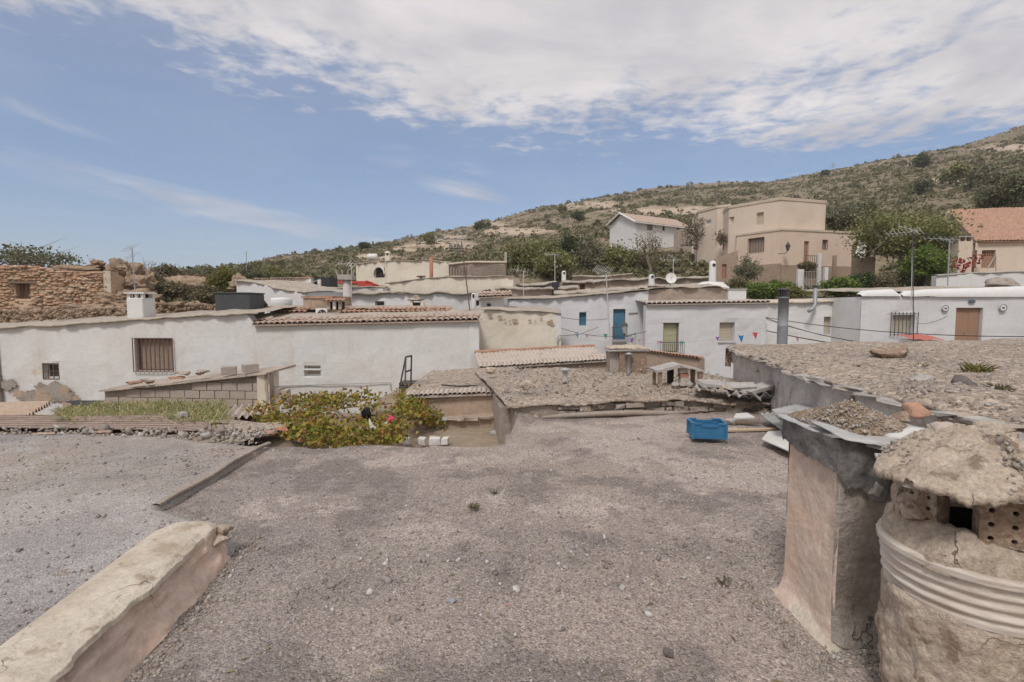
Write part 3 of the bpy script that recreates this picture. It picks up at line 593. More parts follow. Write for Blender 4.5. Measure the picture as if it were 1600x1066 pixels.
def base_grit():
    rs = np.random.RandomState(21); n = 1500; y = rs.uniform(1.9, 3.7, n); x = -1.93 + (3.5 - y) * .11 + np.abs(rs.normal(size=n)) * .08; k = rs.uniform(0, 1, n) < .75; P = [np.stack([x[k], y[k]], -1)]
    y = rs.uniform(2.3, 3.1, 700); P.append(np.stack([1.49 - np.abs(rs.normal(size=700)) * .07, y], -1)); P.append(np.stack([rs.uniform(1.5, 1.8, 300), 2.44 - np.abs(rs.normal(size=300)) * .06], -1)); P = np.concatenate(P); z = roofz(P[:, 0], P[:, 1]); s = np.clip(np.exp(rs.normal(math.log(.0075), .55, len(P))), .003, .032)
    V, Q = stones(np.concatenate([P, (z + s * .2)[:, None]], 1), s, rs); tag(put('grit', V, Q, 'pale_pebble'), 'crumbled plaster and grit at the foot of parapet and chimney', 'grit', kind='stuff')
base_grit()

# raised roof on the right
RX = np.array([4.0, 3.92, 3.87, 3.87, 3.98, 4.42, 4.8]); RY = np.array([2.2, 4, 5.2, 6.1, 7.2, 8.9, 11.3])
def right_edge(y): return np.interp(y, RY, RX) + n1(y, 1.7, 13) * .12
def right_z(x, y):
    P = np.stack([x, y, x * 0], -1); d = x - right_edge(y)
    return .86 + fbm(P, .6, 4, 51) * .10 + fbm(P, 3, 4, 55) * .035 - .07 * np.exp(-np.maximum(d, 0) / .12) + .06 * np.exp(-((d - .5) / .3) ** 2) * (y < 7)
def right_roof():
    ny, nx = 200, 140; v = np.linspace(0, 1, ny); ys = 2.2 + v * 9.1; t = np.linspace(0, 1, nx) ** 1.6
    E = right_edge(ys); X = E[:, None] + t[None] * (13.5 - E[:, None]); Y = ys[:, None] + .22 * (X - 4.1) * (v[:, None] ** 4)
    Z = right_z(X, Y); V0 = np.stack([X, Y, Z], -1)
    L = []
    for dx, dz in ((.10, -.34), (.10, -.05), (-.03, -.035)):
        q = V0[:, :1].copy(); q[..., 0] += dx; q[..., 2] += dz; L.append(q)
    V = np.concatenate(L + [V0], 1); b = V[-1:].copy(); b[..., 1] += .02; b[..., 2] -= .4; V = np.concatenate([V, b], 0)
    ny, nx = V.shape[:2]; i, j = np.meshgrid(np.arange(ny - 1), np.arange(nx - 1), indexing='ij'); a = (i * nx + j).ravel()
    o = put('raised_roof', V.reshape(-1, 3), np.stack([a, a + 1, a + nx + 1, a + nx], -1), 'launa', smooth=True); tag(o, 'raised rubble-strewn earth roof beyond the chimneys', None, kind='structure')
    # whitewashed retaining wall
    ny, nz = 120, 24
    def fn(u, v):
        y = 2.2 + u * 9.05; x = right_edge(y) + .07; z = -.4 + v * (1.17); P = np.stack([x, y, z], -1); P[..., 0] += fbm(P, 2.2, 5, 61, .6) * .11 - .05 * (1 - v); return P
    V, Q = grid(ny, nz, fn); put('wall', V, Q, 'grey_wall', o, smooth=True)
    V, Q = grid(60, 24, lambda u, v: np.stack([4.9 + u * 8.6, 11.32 + u * 2.0 - .05, -3 + v * 3.75], -1)); put('wall', V, Q, 'grey_wall', o)
    rs = np.random.RandomState(3); rnd = random.Random(3)
    for k in range(46):                                            # slates along the eroded edge
        y = 3.6 + 7.5 * rs.uniform() ** .8; x = float(right_edge(np.array([y]))[0]); M = T((x - .03 + rs.uniform(-.03, .05), y, .765 + rs.uniform(-.015, .02))) @ Rz(rs.uniform(-.5, .5)) @ Matrix.Rotation(rs.uniform(-.12, .12), 4, 'X')
        MB().obox(M, (rs.uniform(.12, .22), rs.uniform(.15, .4), rs.uniform(.015, .03)), .02, rnd).build('slate', rnd.choice(['slab_stone', 'field_stone', 'slab_stone']), o)
    n = 8000; y = 3.2 + 8 * rs.uniform(0, 1, n) ** 1.3; x = right_edge(y) + .05 + 7 * rs.uniform(0, 1, n) ** 1.5; cl = fbm(np.stack([x, y, x * 0], -1), 1.2, 3, 71); k = (rs.uniform(-.5, .5, n) < cl * 1.8 + .05 + .5 * (y < 6.2)); x, y = x[k], y[k]; n = len(x)
    s = np.clip(np.exp(rs.normal(math.log(.016), .5, n)), .006, .06); V, Q = stones(np.stack([x, y, right_z(x, y) + s * .15], -1), s, rs, .55); tag(put('rubble', V, Q, 'pale_pebble'), 'pale slate rubble covering the raised roof', 'rubble', kind='stuff')
right_roof()
def on_right(px, py):
    p = atz(px, py, .87); p.z = float(right_z(np.array([p.x]), np.array([p.y]))[0]); return p
for px, py, sz, m, lab in ((1393, 563, (.62, .3, .22), 'brick_brown', 'long reddish mortar lump lying on the raised roof'), (1500, 602, (.30, .24, .15), 'dark_stone', 'dark grey stone on the raised roof rubble'), (1435, 630, (.20, .16, .12), 'clay_tile_red', 'orange stone beside the raised roof edge'),
                           (1440, 598, (.25, .2, .1), 'slab_stone', 'whitish flat stone near the raised roof edge'), (1408, 642, (.17, .14, .12), 'brick_brown', 'rusty brown stone behind the gravel-topped chimney'), (1330, 574, (.3, .25, .09), 'launa', 'low earth lump on the raised roof edge')):
    p = on_right(px, py); tag(rock('stone', m, p + Vector((0, 0, sz[2] * .3)), sz, px, sub=3, rough=.5, rz=px * .3), lab, 'stone')

# ------------------------------------------------------------------ walls, windows, tiles
class Wall:
    """a vertical wall face from plan point a to plan point b; s runs along it, 'out' points to the viewer"""
    def __init__(s, a, b):
        s.a = Vector((a[0], a[1])); s.b = Vector((b[0], b[1])); d = s.b - s.a; s.len = d.length; s.d = d / s.len; s.n = Vector((s.d.y, -s.d.x))
    @staticmethod
    def px(p0, D0, p1, D1): return Wall(((p0 - 800) / F * D0, D0), ((p1 - 800) / F * D1, D1))
    def pt(s, k, z, out=0.): q = s.a + s.d * k + s.n * out; return Vector((q.x, q.y, z))
    def sz(s, px, py):
        r = ray(px, py); # plane through a with normal n
        t = (s.a.x * s.n.x + s.a.y * s.n.y) / (r.x * s.n.x + r.y * s.n.y); p = Vector((0, 0, EYE)) + r * t
        return (Vector((p.x, p.y)) - s.a).dot(s.d), p.z
    def M(s, k, z, out=0.):
        p = s.pt(k, z, out); return Matrix(((s.d.x, s.n.x * -1, 0, p.x), (s.d.y, s.n.y * -1, 0, p.y), (0, 0, 1, p.z), (0, 0, 0, 1)))
def wall(W, parent, m, zb, top, ops=(), th=.28, cell=.35, amp=.02, seed=1, name='wall', rag=0., reveal=.24):
    """top: [(s,z)]; ops: [(s0,s1,z0,z1)]"""
    ts = np.array([t[0] for t in top]); tzz = np.array([t[1] for t in top]); zmin = tzz.min()
    S = list(np.arange(0, W.len, cell)) + [W.len] + list(ts[(ts > 0) & (ts < W.len)])
    for o in ops: S += [o[0], o[1]]
    S = np.unique(np.round(S, 3)); S = S[np.concatenate([[True], np.diff(S) > .012])]
    zf = max([o[3] for o in ops] + [min(zmin - .05, zb + .1)]); zf = max(zf, zmin - .15) if zf < zmin - .15 else zf
    Z = list(np.arange(zb, zf, cell)) + [zf]
    for o in ops: Z += [o[2], o[3]]
    Z = np.unique(np.round(Z, 3)); nz = len(Z) + 1
    tp = np.interp(S, ts, tzz) + (n1(S, 2.2, seed + 2) * rag if rag else 0)
    ZZ = np.concatenate([np.repeat(Z[None], len(S), 0), tp[:, None]], 1); SS = np.repeat(S[:, None], nz, 1)
    P = np.array([[W.pt(SS[i, j], ZZ[i, j]) for j in range(nz)] for i in range(len(S))])
    off = fbm(P, .8, 4, seed) * amp * 2; 
    for o in ops:
        off[(SS > o[0] - .02) & (SS < o[1] + .02) & (ZZ > o[2] - .02) & (ZZ < o[3] + .02)] = 0
    P[..., 0] += off * W.n.x; P[..., 1] += off * W.n.y
    V = [tuple(p) for p in P.reshape(-1, 3)]; Fs = []
    for i in range(len(S) - 1):
        for j in range(nz - 1):
            c = (S[i] + S[i + 1]) / 2; zc = (Z[j] + (Z[j + 1] if j < len(Z) - 1 else 1e3)) / 2
            if any(o[0] < c < o[1] and o[2] < zc < o[3] for o in ops): continue
            a = i * nz + j; Fs.append((a, a + nz, a + nz + 1, a + 1))
    mb = MB().add(V, Fs)
    for o in ops:
        c = [W.pt(o[0], o[2]), W.pt(o[1], o[2]), W.pt(o[1], o[3]), W.pt(o[0], o[3])]; d = [W.pt(o[0], o[2], -reveal), W.pt(o[1], o[2], -reveal), W.pt(o[1], o[3], -reveal), W.pt(o[0], o[3], -reveal)]
        mb.add(c + d, [(0, 1, 5, 4), (1, 2, 6, 5), (2, 3, 7, 6), (3, 0, 4, 7)])
    n = len(S); tv = [tuple(P[i, -1]) for i in range(n)] + [tuple(W.pt(S[i], tp[i], -th)) for i in range(n)] + [tuple(W.pt(S[i], zb, -th)) for i in range(n)]
    mb.add(tv, [(i, i + 1, n + i + 1, n + i) for i in range(n - 1)] + [(n + i, n + i + 1, 2 * n + i + 1, 2 * n + i) for i in range(n - 1)])
    for s_ in (0, W.len):
        zt = float(np.interp(s_, ts, tzz)); mb.add([W.pt(s_, zb), W.pt(s_, zt), W.pt(s_, zt, -th), W.pt(s_, zb, -th)], [(0, 1, 2, 3)])
    return mb.build(name, m, parent)
def sbox(W, s0, s1, z0, z1, o0, o1, mb=None):
    mb = mb or MB(); V = [W.pt(s0, z0, o1), W.pt(s1, z0, o1), W.pt(s1, z0, o0), W.pt(s0, z0, o0), W.pt(s0, z1, o1), W.pt(s1, z1, o1), W.pt(s1, z1, o0), W.pt(s0, z1, o0)]
    return mb.add(V, [(0, 3, 2, 1), (4, 5, 6, 7), (0, 1, 5, 4), (1, 2, 6, 5), (2, 3, 7, 6), (3, 0, 4, 7)])
def op_px(W, x0, y0, x1, y1):
    xm, ym = (x0 + x1) / 2, (y0 + y1) / 2; return (W.sz(x0, ym)[0], W.sz(x1, ym)[0], W.sz(xm, y1)[1], W.sz(xm, y0)[1])
def window(W, parent, o, pane='glass_dark', frame='white_paint', fw=.05, bars=0, barmat='rust_iron', hb=2, over=.0, out=.05, mull=0, name='window', sill=None, shut=False):
    s0, s1, z0, z1 = o; p = sbox(W, s0 + fw * .6, s1 - fw * .6, z0 + fw * .6, z1 - fw * .6, -.21, -.19).build(name, pane, parent)
    if frame:
        m = MB(); sbox(W, s0, s0 + fw, z0, z1, -.20, -.15, m); sbox(W, s1 - fw, s1, z0, z1, -.20, -.15, m); sbox(W, s0 + fw, s1 - fw, z0, z0 + fw, -.20, -.152, m); sbox(W, s0 + fw, s1 - fw, z1 - fw, z1, -.20, -.152, m)
        for k in range(mull): c = s0 + (s1 - s0) * (k + 1) / (mull + 1); sbox(W, c - .02, c + .02, z0 + fw, z1 - fw, -.195, -.154, m)
        m.build('frame', frame, p)
    if shut:
        for k in range(6):
            c = z0 + (z1 - z0) * (k + .5) / 6; sbox(W, s0 + fw, s1 - fw, c - .006, c + .006, -.19, -.18).build('slat', pane, p)
    if bars:
        for k in range(bars):
            c = s0 - over + (s1 - s0 + 2 * over) * k / (bars - 1); MB().tube([W.pt(c, z0 - over, out), W.pt(c, z1 + over, out)], .016, 5).build('bar', barmat, p)
        for k in range(hb):
            zc = z0 - over * .4 + (z1 - z0 + over * .8) * k / max(1, hb - 1); MB().tube([W.pt(s0 - over, zc, out + .012), W.pt(s1 + over, zc, out + .012)], .013, 5).build('bar', barmat, p)
    if sill: sbox(W, s0 - .05, s1 + .05, z0 - .07, z0 - .004, -.12, .05).build('sill', sill, p)
    return p
def door(W, parent, o, m, panels=2, handle=True, frame=None, name='door'):
    s0, s1, z0, z1 = o; d = sbox(W, s0 + .02, s1 - .02, z0, z1 - .02, -.2, -.15).build(name, m, parent)
    w = (s1 - s0) / panels
    for k in range(panels):
        for (a, b) in ((.06, .46), (.52, .95)): sbox(W, s0 + w * k + .1 * w + .03, s0 + w * (k + 1) - .1 * w - .03, z0 + (z1 - z0) * a, z0 + (z1 - z0) * b, -.155, -.138).build('panel', m, d)
    if handle: MB().tube([W.pt(s0 + w - .05, (z0 + z1) / 2, -.15), W.pt(s0 + w - .05, (z0 + z1) / 2, -.09), W.pt(s0 + w - .12, (z0 + z1) / 2, -.09)], .012, 5).build('handle', 'dark_metal', d)
    if frame:
        f = MB(); sbox(W, s0 - .06, s0, z0, z1 + .06, -.12, .02, f); sbox(W, s1, s1 + .06, z0, z1 + .06, -.12, .02, f); sbox(W, s0, s1, z1, z1 + .06, -.12, .02, f); f.build('frame', frame, d)
    return d
def tile_mesh(w, l, m, key={}):
    k = (round(w, 3), round(l, 2), m)
    if k in key: return key[k]
    V = []; n = 7; r0, r1 = w * .54, w * .43; th = .014
    for y, r in ((0, r0), (l, r1)):
        for rr in (r, r - th):
            for i in range(n): a = math.pi * i / (n - 1); V.append((math.cos(a) * rr, y, math.sin(a) * rr * .8))
    Fs = []
    for i in range(n - 1): Fs += [(i, i + 1, 2 * n + i + 1, 2 * n + i), (n + i, 3 * n + i, 3 * n + i + 1, n + i + 1), (i, n + i, n + i + 1, i + 1)]
    me = bpy.data.meshes.new('roof_tile'); me.from_pydata(V, [], Fs); me.materials.append(MATS[m]); me.update(); key[k] = me; return me
def eave(W, parent, s0, s1, z0, z1, pitch, out=.1, l=.42, m='clay_tile', slope=-.28, rows=1, seed=0, name='roof_tile', rowd=.3):
    """barrel tiles along an eave, high end away from the viewer"""
    rnd = random.Random(seed); n = max(2, int(round((s1 - s0) / pitch)))
    for r in range(rows):
        me = tile_mesh(pitch, l, m)
        for i in range(n):
            c = s0 + (i + .5) * (s1 - s0) / n; z = z0 + (z1 - z0) * (i + .5) / n + rnd.uniform(-.008, .008)
            M = W.M(c, z, out + rnd.uniform(-.012, .012)) @ Rz(rnd.uniform(-.04, .04)) @ Matrix.Rotation(-slope + rnd.uniform(-.03, .03), 4, 'X') @ T((0, r * rowd, r * .012)); inst(name, me, parent, M)
    mb = MB(); lo = out - .02; k = rows * rowd + .12
    mb.add([W.pt(s0, z0 - .012, lo), W.pt(s1, z1 - .012, lo), W.pt(s1, z1 - .012 + k * math.tan(-slope), lo - k), W.pt(s0, z0 - .012 + k * math.tan(-slope), lo - k), W.pt(s0, z0 - .05, lo), W.pt(s1, z1 - .05, lo), W.pt(s1, z1 - .05, lo - .3), W.pt(s0, z0 - .05, lo - .3)], [(0, 1, 2, 3), (4, 5, 1, 0), (7, 6, 5, 4)])
    mb.build('tile_bed', m, parent)
def barrel_roof(name, A, B, Cc, Dd, m, parent, pitch, seed=0):
    """tiled slope: A,B eave ends, Cc above B, Dd above A; each cover row a ridge of overlapping tiles"""
    A, B, Cc, Dd = map(Vector, (A, B, Cc, Dd)); n = max(3, int((B - A).length / pitch)); nr = max(2, int((Dd - A).length / .33)); nu, nv = n * 6 + 1, nr * 3 + 1
    nrm = (B - A).cross(Dd - A).normalized()
    def fn(u, v):
        P = np.array(A) * ((1 - u) * (1 - v))[..., None] + np.array(B) * (u * (1 - v))[..., None] + np.array(Cc) * (u * v)[..., None] + np.array(Dd) * ((1 - u) * v)[..., None]
        h = np.abs(np.sin(u * n * math.pi)) * pitch * .22 - ((v * nr) % 1) * .03 + fbm(P, 1.5, 3, seed) * .05 + vnoise(np.stack([np.floor(u * n + .5) * 3.7, np.floor(v * nr) * 2.3, u * 0], -1), seed) * .03; return P + np.array(nrm) * h[..., None]
    V, Q = grid(nu, nv, fn); return put(name, V, Q, m, parent)
def roof_slab(W, parent, s0, s1, za, depth, zb, th, m, over=.08, seed=0, name='roof', jag=.06, lump=.05, cell=.18):
    """earth roof: za function/list of (s,z) at the front edge, zb rise at the back"""
    ts = [p[0] for p in za]; tv = [p[1] for p in za]; nu = max(8, int((s1 - s0) / cell)); nv = max(6, int(depth / .35))
    def fn(u, v):
        s = s0 + u * (s1 - s0); o = over - v * (depth + over); z = np.interp(s, ts, tv) + v * zb
        j = (n1(s.ravel(), 2.6, seed) + .6 * n1(s.ravel(), 11., seed + 3)).reshape(s.shape) * jag * (1 - v) ** 3 * 2.2; o = o + j
        P = np.stack([W.a.x + W.d.x * s + W.n.x * o, W.a.y + W.d.y * s + W.n.y * o, z], -1); P[..., 2] += (fbm(P, 1.1, 4, seed + 5) + .3 * fbm(P, 5, 3, seed)) * lump - th * .5 * np.exp(-v * nv * 1.2); return P
    V, Q = grid(nu, nv, fn); V = V.reshape(nu, nv, 3); lo = V[:, :1].copy(); lo[..., 2] -= th; lo2 = lo.copy(); lo2[..., 0] -= W.n.x * (over + .1); lo2[..., 1] -= W.n.y * (over + .1)
    V = np.concatenate([lo2, lo, V], 1); nv += 2; i, j = np.meshgrid(np.arange(nu - 1), np.arange(nv - 1), indexing='ij'); a = (i * nv + j).ravel()
    return put(name, V.reshape(-1, 3), np.stack([a, a + nv, a + nv + 1, a + 1], -1), m, parent)
def block(parent, pts, z0, z1, m, fronts=(), ops={}, capm=None, capth=.18, capover=.06, roofm='launa_far', seed=0, amp=.015):
    """straight-sided volume on a plan polygon (counter-clockwise from above seen walls); ops: {side: [op...]}"""
    n = len(pts); Ws = []
    for i in range(n):
        W = Wall(pts[i], pts[(i + 1) % n]); Ws.append(W); wall(W, parent, m, z0, [(0, z1), (W.len, z1)], ops.get(i, ()), amp=amp, seed=seed + i, cell=.6)
    MB().add([(p[0], p[1], z1 - .03) for p in pts], [tuple(range(n))]).build('roof', roofm, parent)
    if capm:
        mb = MB()
        for W in Ws: sbox(W, -capover, W.len + capover * .98, z1 - capth, z1 + .05, -.2, capover, mb)
        mb.build('cornice', capm, parent)
    return Ws

# ------------------------------------------------------------------ middle roofs and the pit
def yard():
    V, Q = grid(60, 50, lambda u, v: np.stack([-14 + u * 14.2, 6.1 + v * 9.6, np.where(-14 + u * 14.2 > -3.4, -.52, -.36 - .16 * np.maximum(6.3 + v * 9.6 - 8, 0)) + fbm(np.stack([u * 14, v * 7, u * 0], -1), .9, 4, 3) * .12], -1))
    tag(put('yard', V, Q, 'earth', smooth=True), 'rough earth yard behind the gravel roofs', None, kind='structure')
yard()
def middle_roof():
    W = Wall.px(803, 7.75, 1236, 8.65); t = thing('stone_house', 'low earth-roofed house with stone edge beyond the gravel roof', 'house', W.pt(0, 0))
    za = [(0, W.sz(803, 631)[1]), (W.len * .25, W.sz(910, 627)[1]), (W.len * .55, W.sz(1040, 622)[1]), (W.len * .75, W.sz(1120, 625)[1]), (W.len, W.sz(1232, 622)[1])]
    wall(W, t, 'mortar', -.6, [(s, z - .05) for s, z in za], amp=.03, seed=4)
    roof_slab(W, t, -.12, W.len + .3, za, 4.3, -.0, .03, 'launa', .10, 7, jag=.06, lump=.09, cell=.05)
    MB().prism([(-.2, 8), (4.6, 8.7), (4.9, 11.2), (4.7, 12), (-.6, 12)], -3.2, .12).build('wall', 'mortar', t)
    rnd = random.Random(5); s = .02; rs = np.random.RandomState(2)
    me = []
    for row in range(3):
        s = .05 + .1 * row
        while s < W.len - .1:
            w = rnd.uniform(.10, .34); h = rnd.uniform(.065, .10); ztop = np.interp(s, [p[0] for p in za], [p[1] for p in za]) - .045
            z = ztop - .045 - row * .085 + rnd.uniform(-.01, .01)
            if z > -.06 and rnd.random() < .8:
                MB().obox(W.M(s + w / 2, z, .02 + rnd.uniform(-.02, .02)) @ Rz(rnd.uniform(-.08, .08)), (w, .1, h * rnd.uniform(.7, 1)), .016, rnd).build('stone', rnd.choice(['field_stone', 'mortar', 'mortar', 'launa', 'grey_render']), t)
            s += w + rnd.uniform(.01, .05)
    a = [at(x, y, D) for x, y, D in ((848, 651, 7.8), (880, 649, 7.85), (930, 646, 7.92), (990, 644, 8.05), (1050, 645, 8.2), (1090, 642, 8.3))]
    MB().tube([p + Vector((0, -.05, 0)) for p in a], [.02, .04, .045, .045, .04, .015], 9).build('mortar_roll', 'mortar', t, smooth=True)
    n = 1300; y = 8.0 + 4.2 * rs.uniform(0, 1, n); x = rs.uniform(-.3, 4.4, n); k = y > 7.85 + .22 * x * .95; x, y = x[k], y[k]; n = len(x)
    sz = np.clip(np.exp(rs.normal(math.log(.02), .5, n)), .008, .08); z = .245 + .03 * (x / 3)
    V, Q = stones(np.stack([x, y, z + rs.uniform(-.01, .02, n)], -1), sz, rs, .6); tag(put('rubble', V, Q, 'pale_pebble'), 'loose stones strewn over the stone-edged roof', 'rubble', kind='stuff')
    return t
middle_roof()
def eave_house():
    W = Wall.px(632, 9.8, 800, 9.75); t = thing('tiled_shed', 'low earth-roofed shed with clay tile eave behind the vine', 'shed', W.pt(0, -.9))
    za = W.sz(660, 618)[1]; zb = W.sz(790, 612)[1]
    wall(W, t, 'brown_render', -3, [(0, za - .04), (W.len, zb - .04)], seed=6, amp=.02)
    eave(W, t, .0, W.len - .12, za, zb, .094, .10, .26, 'clay_tile_pale', -.15, 1, 3)
    roof_slab(W, t, -.05, W.len + .05, [(0, za + .06), (W.len, zb + .07)], 3.1, .06, .03, 'launa', -.10, 11, lump=.05)
    L = Wall.px(600, 9.5, 803, 9.4); wall(L, t, 'brown_render', -3, [(0, L.sz(600, 668)[1]), (L.sz(690, 655)[0], L.sz(690, 657)[1]), (L.len, L.sz(800, 648)[1])], seed=9, amp=.05, rag=.05, cell=.12, th=.5)
    rnd = random.Random(4); s = L.sz(685, 655)[0]
    while s < L.len - .15:
        w = rnd.uniform(.12, .3); z = np.interp(s, [L.sz(690, 655)[0], L.len], [L.sz(690, 657)[1], L.sz(800, 648)[1]])
        MB().obox(L.M(s + w / 2, z + .005, -.04 + rnd.uniform(-.03, .02)), (w * .95, .24, rnd.uniform(.025, .05)), .012, rnd).build('ledge_stone', rnd.choice(['field_stone', 'slab_stone']), t); s += w
    hose = [at(x, y, D) for x, y, D in ((690, 604, 10.2), (715, 606, 10.1), (745, 605, 10.3), (775, 601, 10.7), (795, 593, 11.3), (797, 585, 11.4))]
    tag(MB().tube([p + Vector((0, 0, .03)) for p in hose], .017, 6).build('hose', 'cable', base=hose[0]), 'black hose lying along the tile-eaved shed roof', 'hose')
    for x0, x1 in ((634, 642), (656, 666), (672, 690), (692, 702)):
        p = atz((x0 + x1) / 2, 690, -.48); p.y -= .1; p.z = -.44; w = (x1 - x0) * p.y / F
        tag(MB().obox(T(p) @ Rz(.05), (w, .16, .09), .012, rnd).build('stone', 'panel_white', base=p), f'white-painted stone at the foot of the wall, {["first","second","longest","last"][[634,656,672,692].index(x0)]} from the vine', 'stone', 'white stones below the shed')
    for (x, y, s) in ((772, 680, .17), (786, 672, .22), (762, 560, .3)):
        if y > 600: p = atz(x, y, -.55); tag(rock('stone', 'slab_stone', p, (s, s * .8, s), x, sub=2), 'pale stone block wedged by the roof corner' if x == 772 else 'grey stone leaning on the roof corner', 'stone')
    p = at(813, 684, 6.85); mb = MB().lathe((0, 0, 0), [(.03, 0), (.03, .12), (.022, .12), (.022, -.0)], 12, cap=False)
    mb.v = [tuple(p + Vector((v[0], -v[2], v[1]))) for v in mb.v]; tag(mb.build('drain_pipe', 'soot', base=p), 'short dark drain pipe at the corner of the gravel roof', 'pipe')
eave_house()

# ------------------------------------------------------------------ chimneys in front
def perforated(name, parent, M, w, d, h, nx, nz, m='brick_brown', seed=0):
    """hollow brick on end: front (-y) face with round holes sunk in"""
    mb = MB(); cw, ch = w / nx, h / nz; r = min(cw, ch) * .19
    for i in range(nx):
        for k in range(nz):
            cx, cz = -w / 2 + (i + .5) * cw, (k + .5) * ch; sq = [(1, 0), (1, 1), (0, 1), (-1, 1), (-1, 0), (-1, -1), (0, -1), (1, -1)]
            V = [(cx + a * cw / 2, -d / 2, cz + b * ch / 2) for a, b in sq]
            for dep in (0, .05): V += [(cx + r * math.cos(j * math.pi / 4), -d / 2 + dep, cz + r * math.sin(j * math.pi / 4)) for j in range(8)]
            Fs = [(j, (j + 1) % 8, 8 + (j + 1) % 8, 8 + j) for j in range(8)] + [(8 + j, 8 + (j + 1) % 8, 16 + (j + 1) % 8, 16 + j) for j in range(8)] + [tuple(16 + j for j in range(8))]
            mb.add([M @ Vector(v) for v in V], [f[::-1] for f in Fs])
    x, y = w / 2, d / 2; V = [(-x, -y, 0), (x, -y, 0), (x, y, 0), (-x, y, 0), (-x, -y, h), (x, -y, h), (x, y, h), (-x, y, h)]
    mb.add([M @ Vector(v) for v in V], [(0, 3, 2, 1), (4, 5, 6, 7), (1, 2, 6, 5), (2, 3, 7, 6), (3, 0, 4, 7)]); return mb.build(name, m, parent)
def heap(name, m, parent, poly, zb, peak, h, seed, rough=.03, n=46, flat=.9, pw=1.0, rings=22):
    """mound over an irregular outline poly [(x,y)] rising to peak (x,y) by h; thin rim below"""
    P = np.array(poly, float); k = len(P); th = np.linspace(0, k, n * 3, endpoint=False); i = th.astype(int); f = (th - i)[:, None]
    O = P[i % k] * (1 - f) + P[(i + 1) % k] * f; m_ = len(O); t = np.linspace(0, 1, rings)[None, :, None]
    xy = O[:, None] * (1 - t) + np.array(peak)[None, None] * t; tt = t[..., 0]; z = zb + h * (1 - (1 - tt) ** (1 / flat)) ** pw + np.zeros((m_, 1))
    V = np.concatenate([xy, z[..., None]], -1); nn = fbm(V, 7, 4, seed) + .5 * fbm(V, 26, 3, seed + 2) + .22 * fbm(V, 70, 2, seed + 5); V[..., 2] += nn * rough; V[..., :2] += (nn * rough * .6 * (1 - tt))[..., None]
    lo = V[:, :1].copy(); lo[..., 2] -= .022; lo2 = lo.copy(); lo2[..., :2] = lo2[..., :2] * .8 + np.array(peak) * .2; V = np.concatenate([lo2, lo, V], 1); r = rings + 2
    a = np.arange(m_)[:, None] * r + np.arange(r - 1)[None]; b = ((np.arange(m_)[:, None] + 1) % m_) * r + np.arange(r - 1)[None]
    Q = np.stack([a, b, b + 1, a + 1], -1).reshape(-1, 4); return put(name, V.reshape(-1, 3), Q, m, parent, smooth=True)
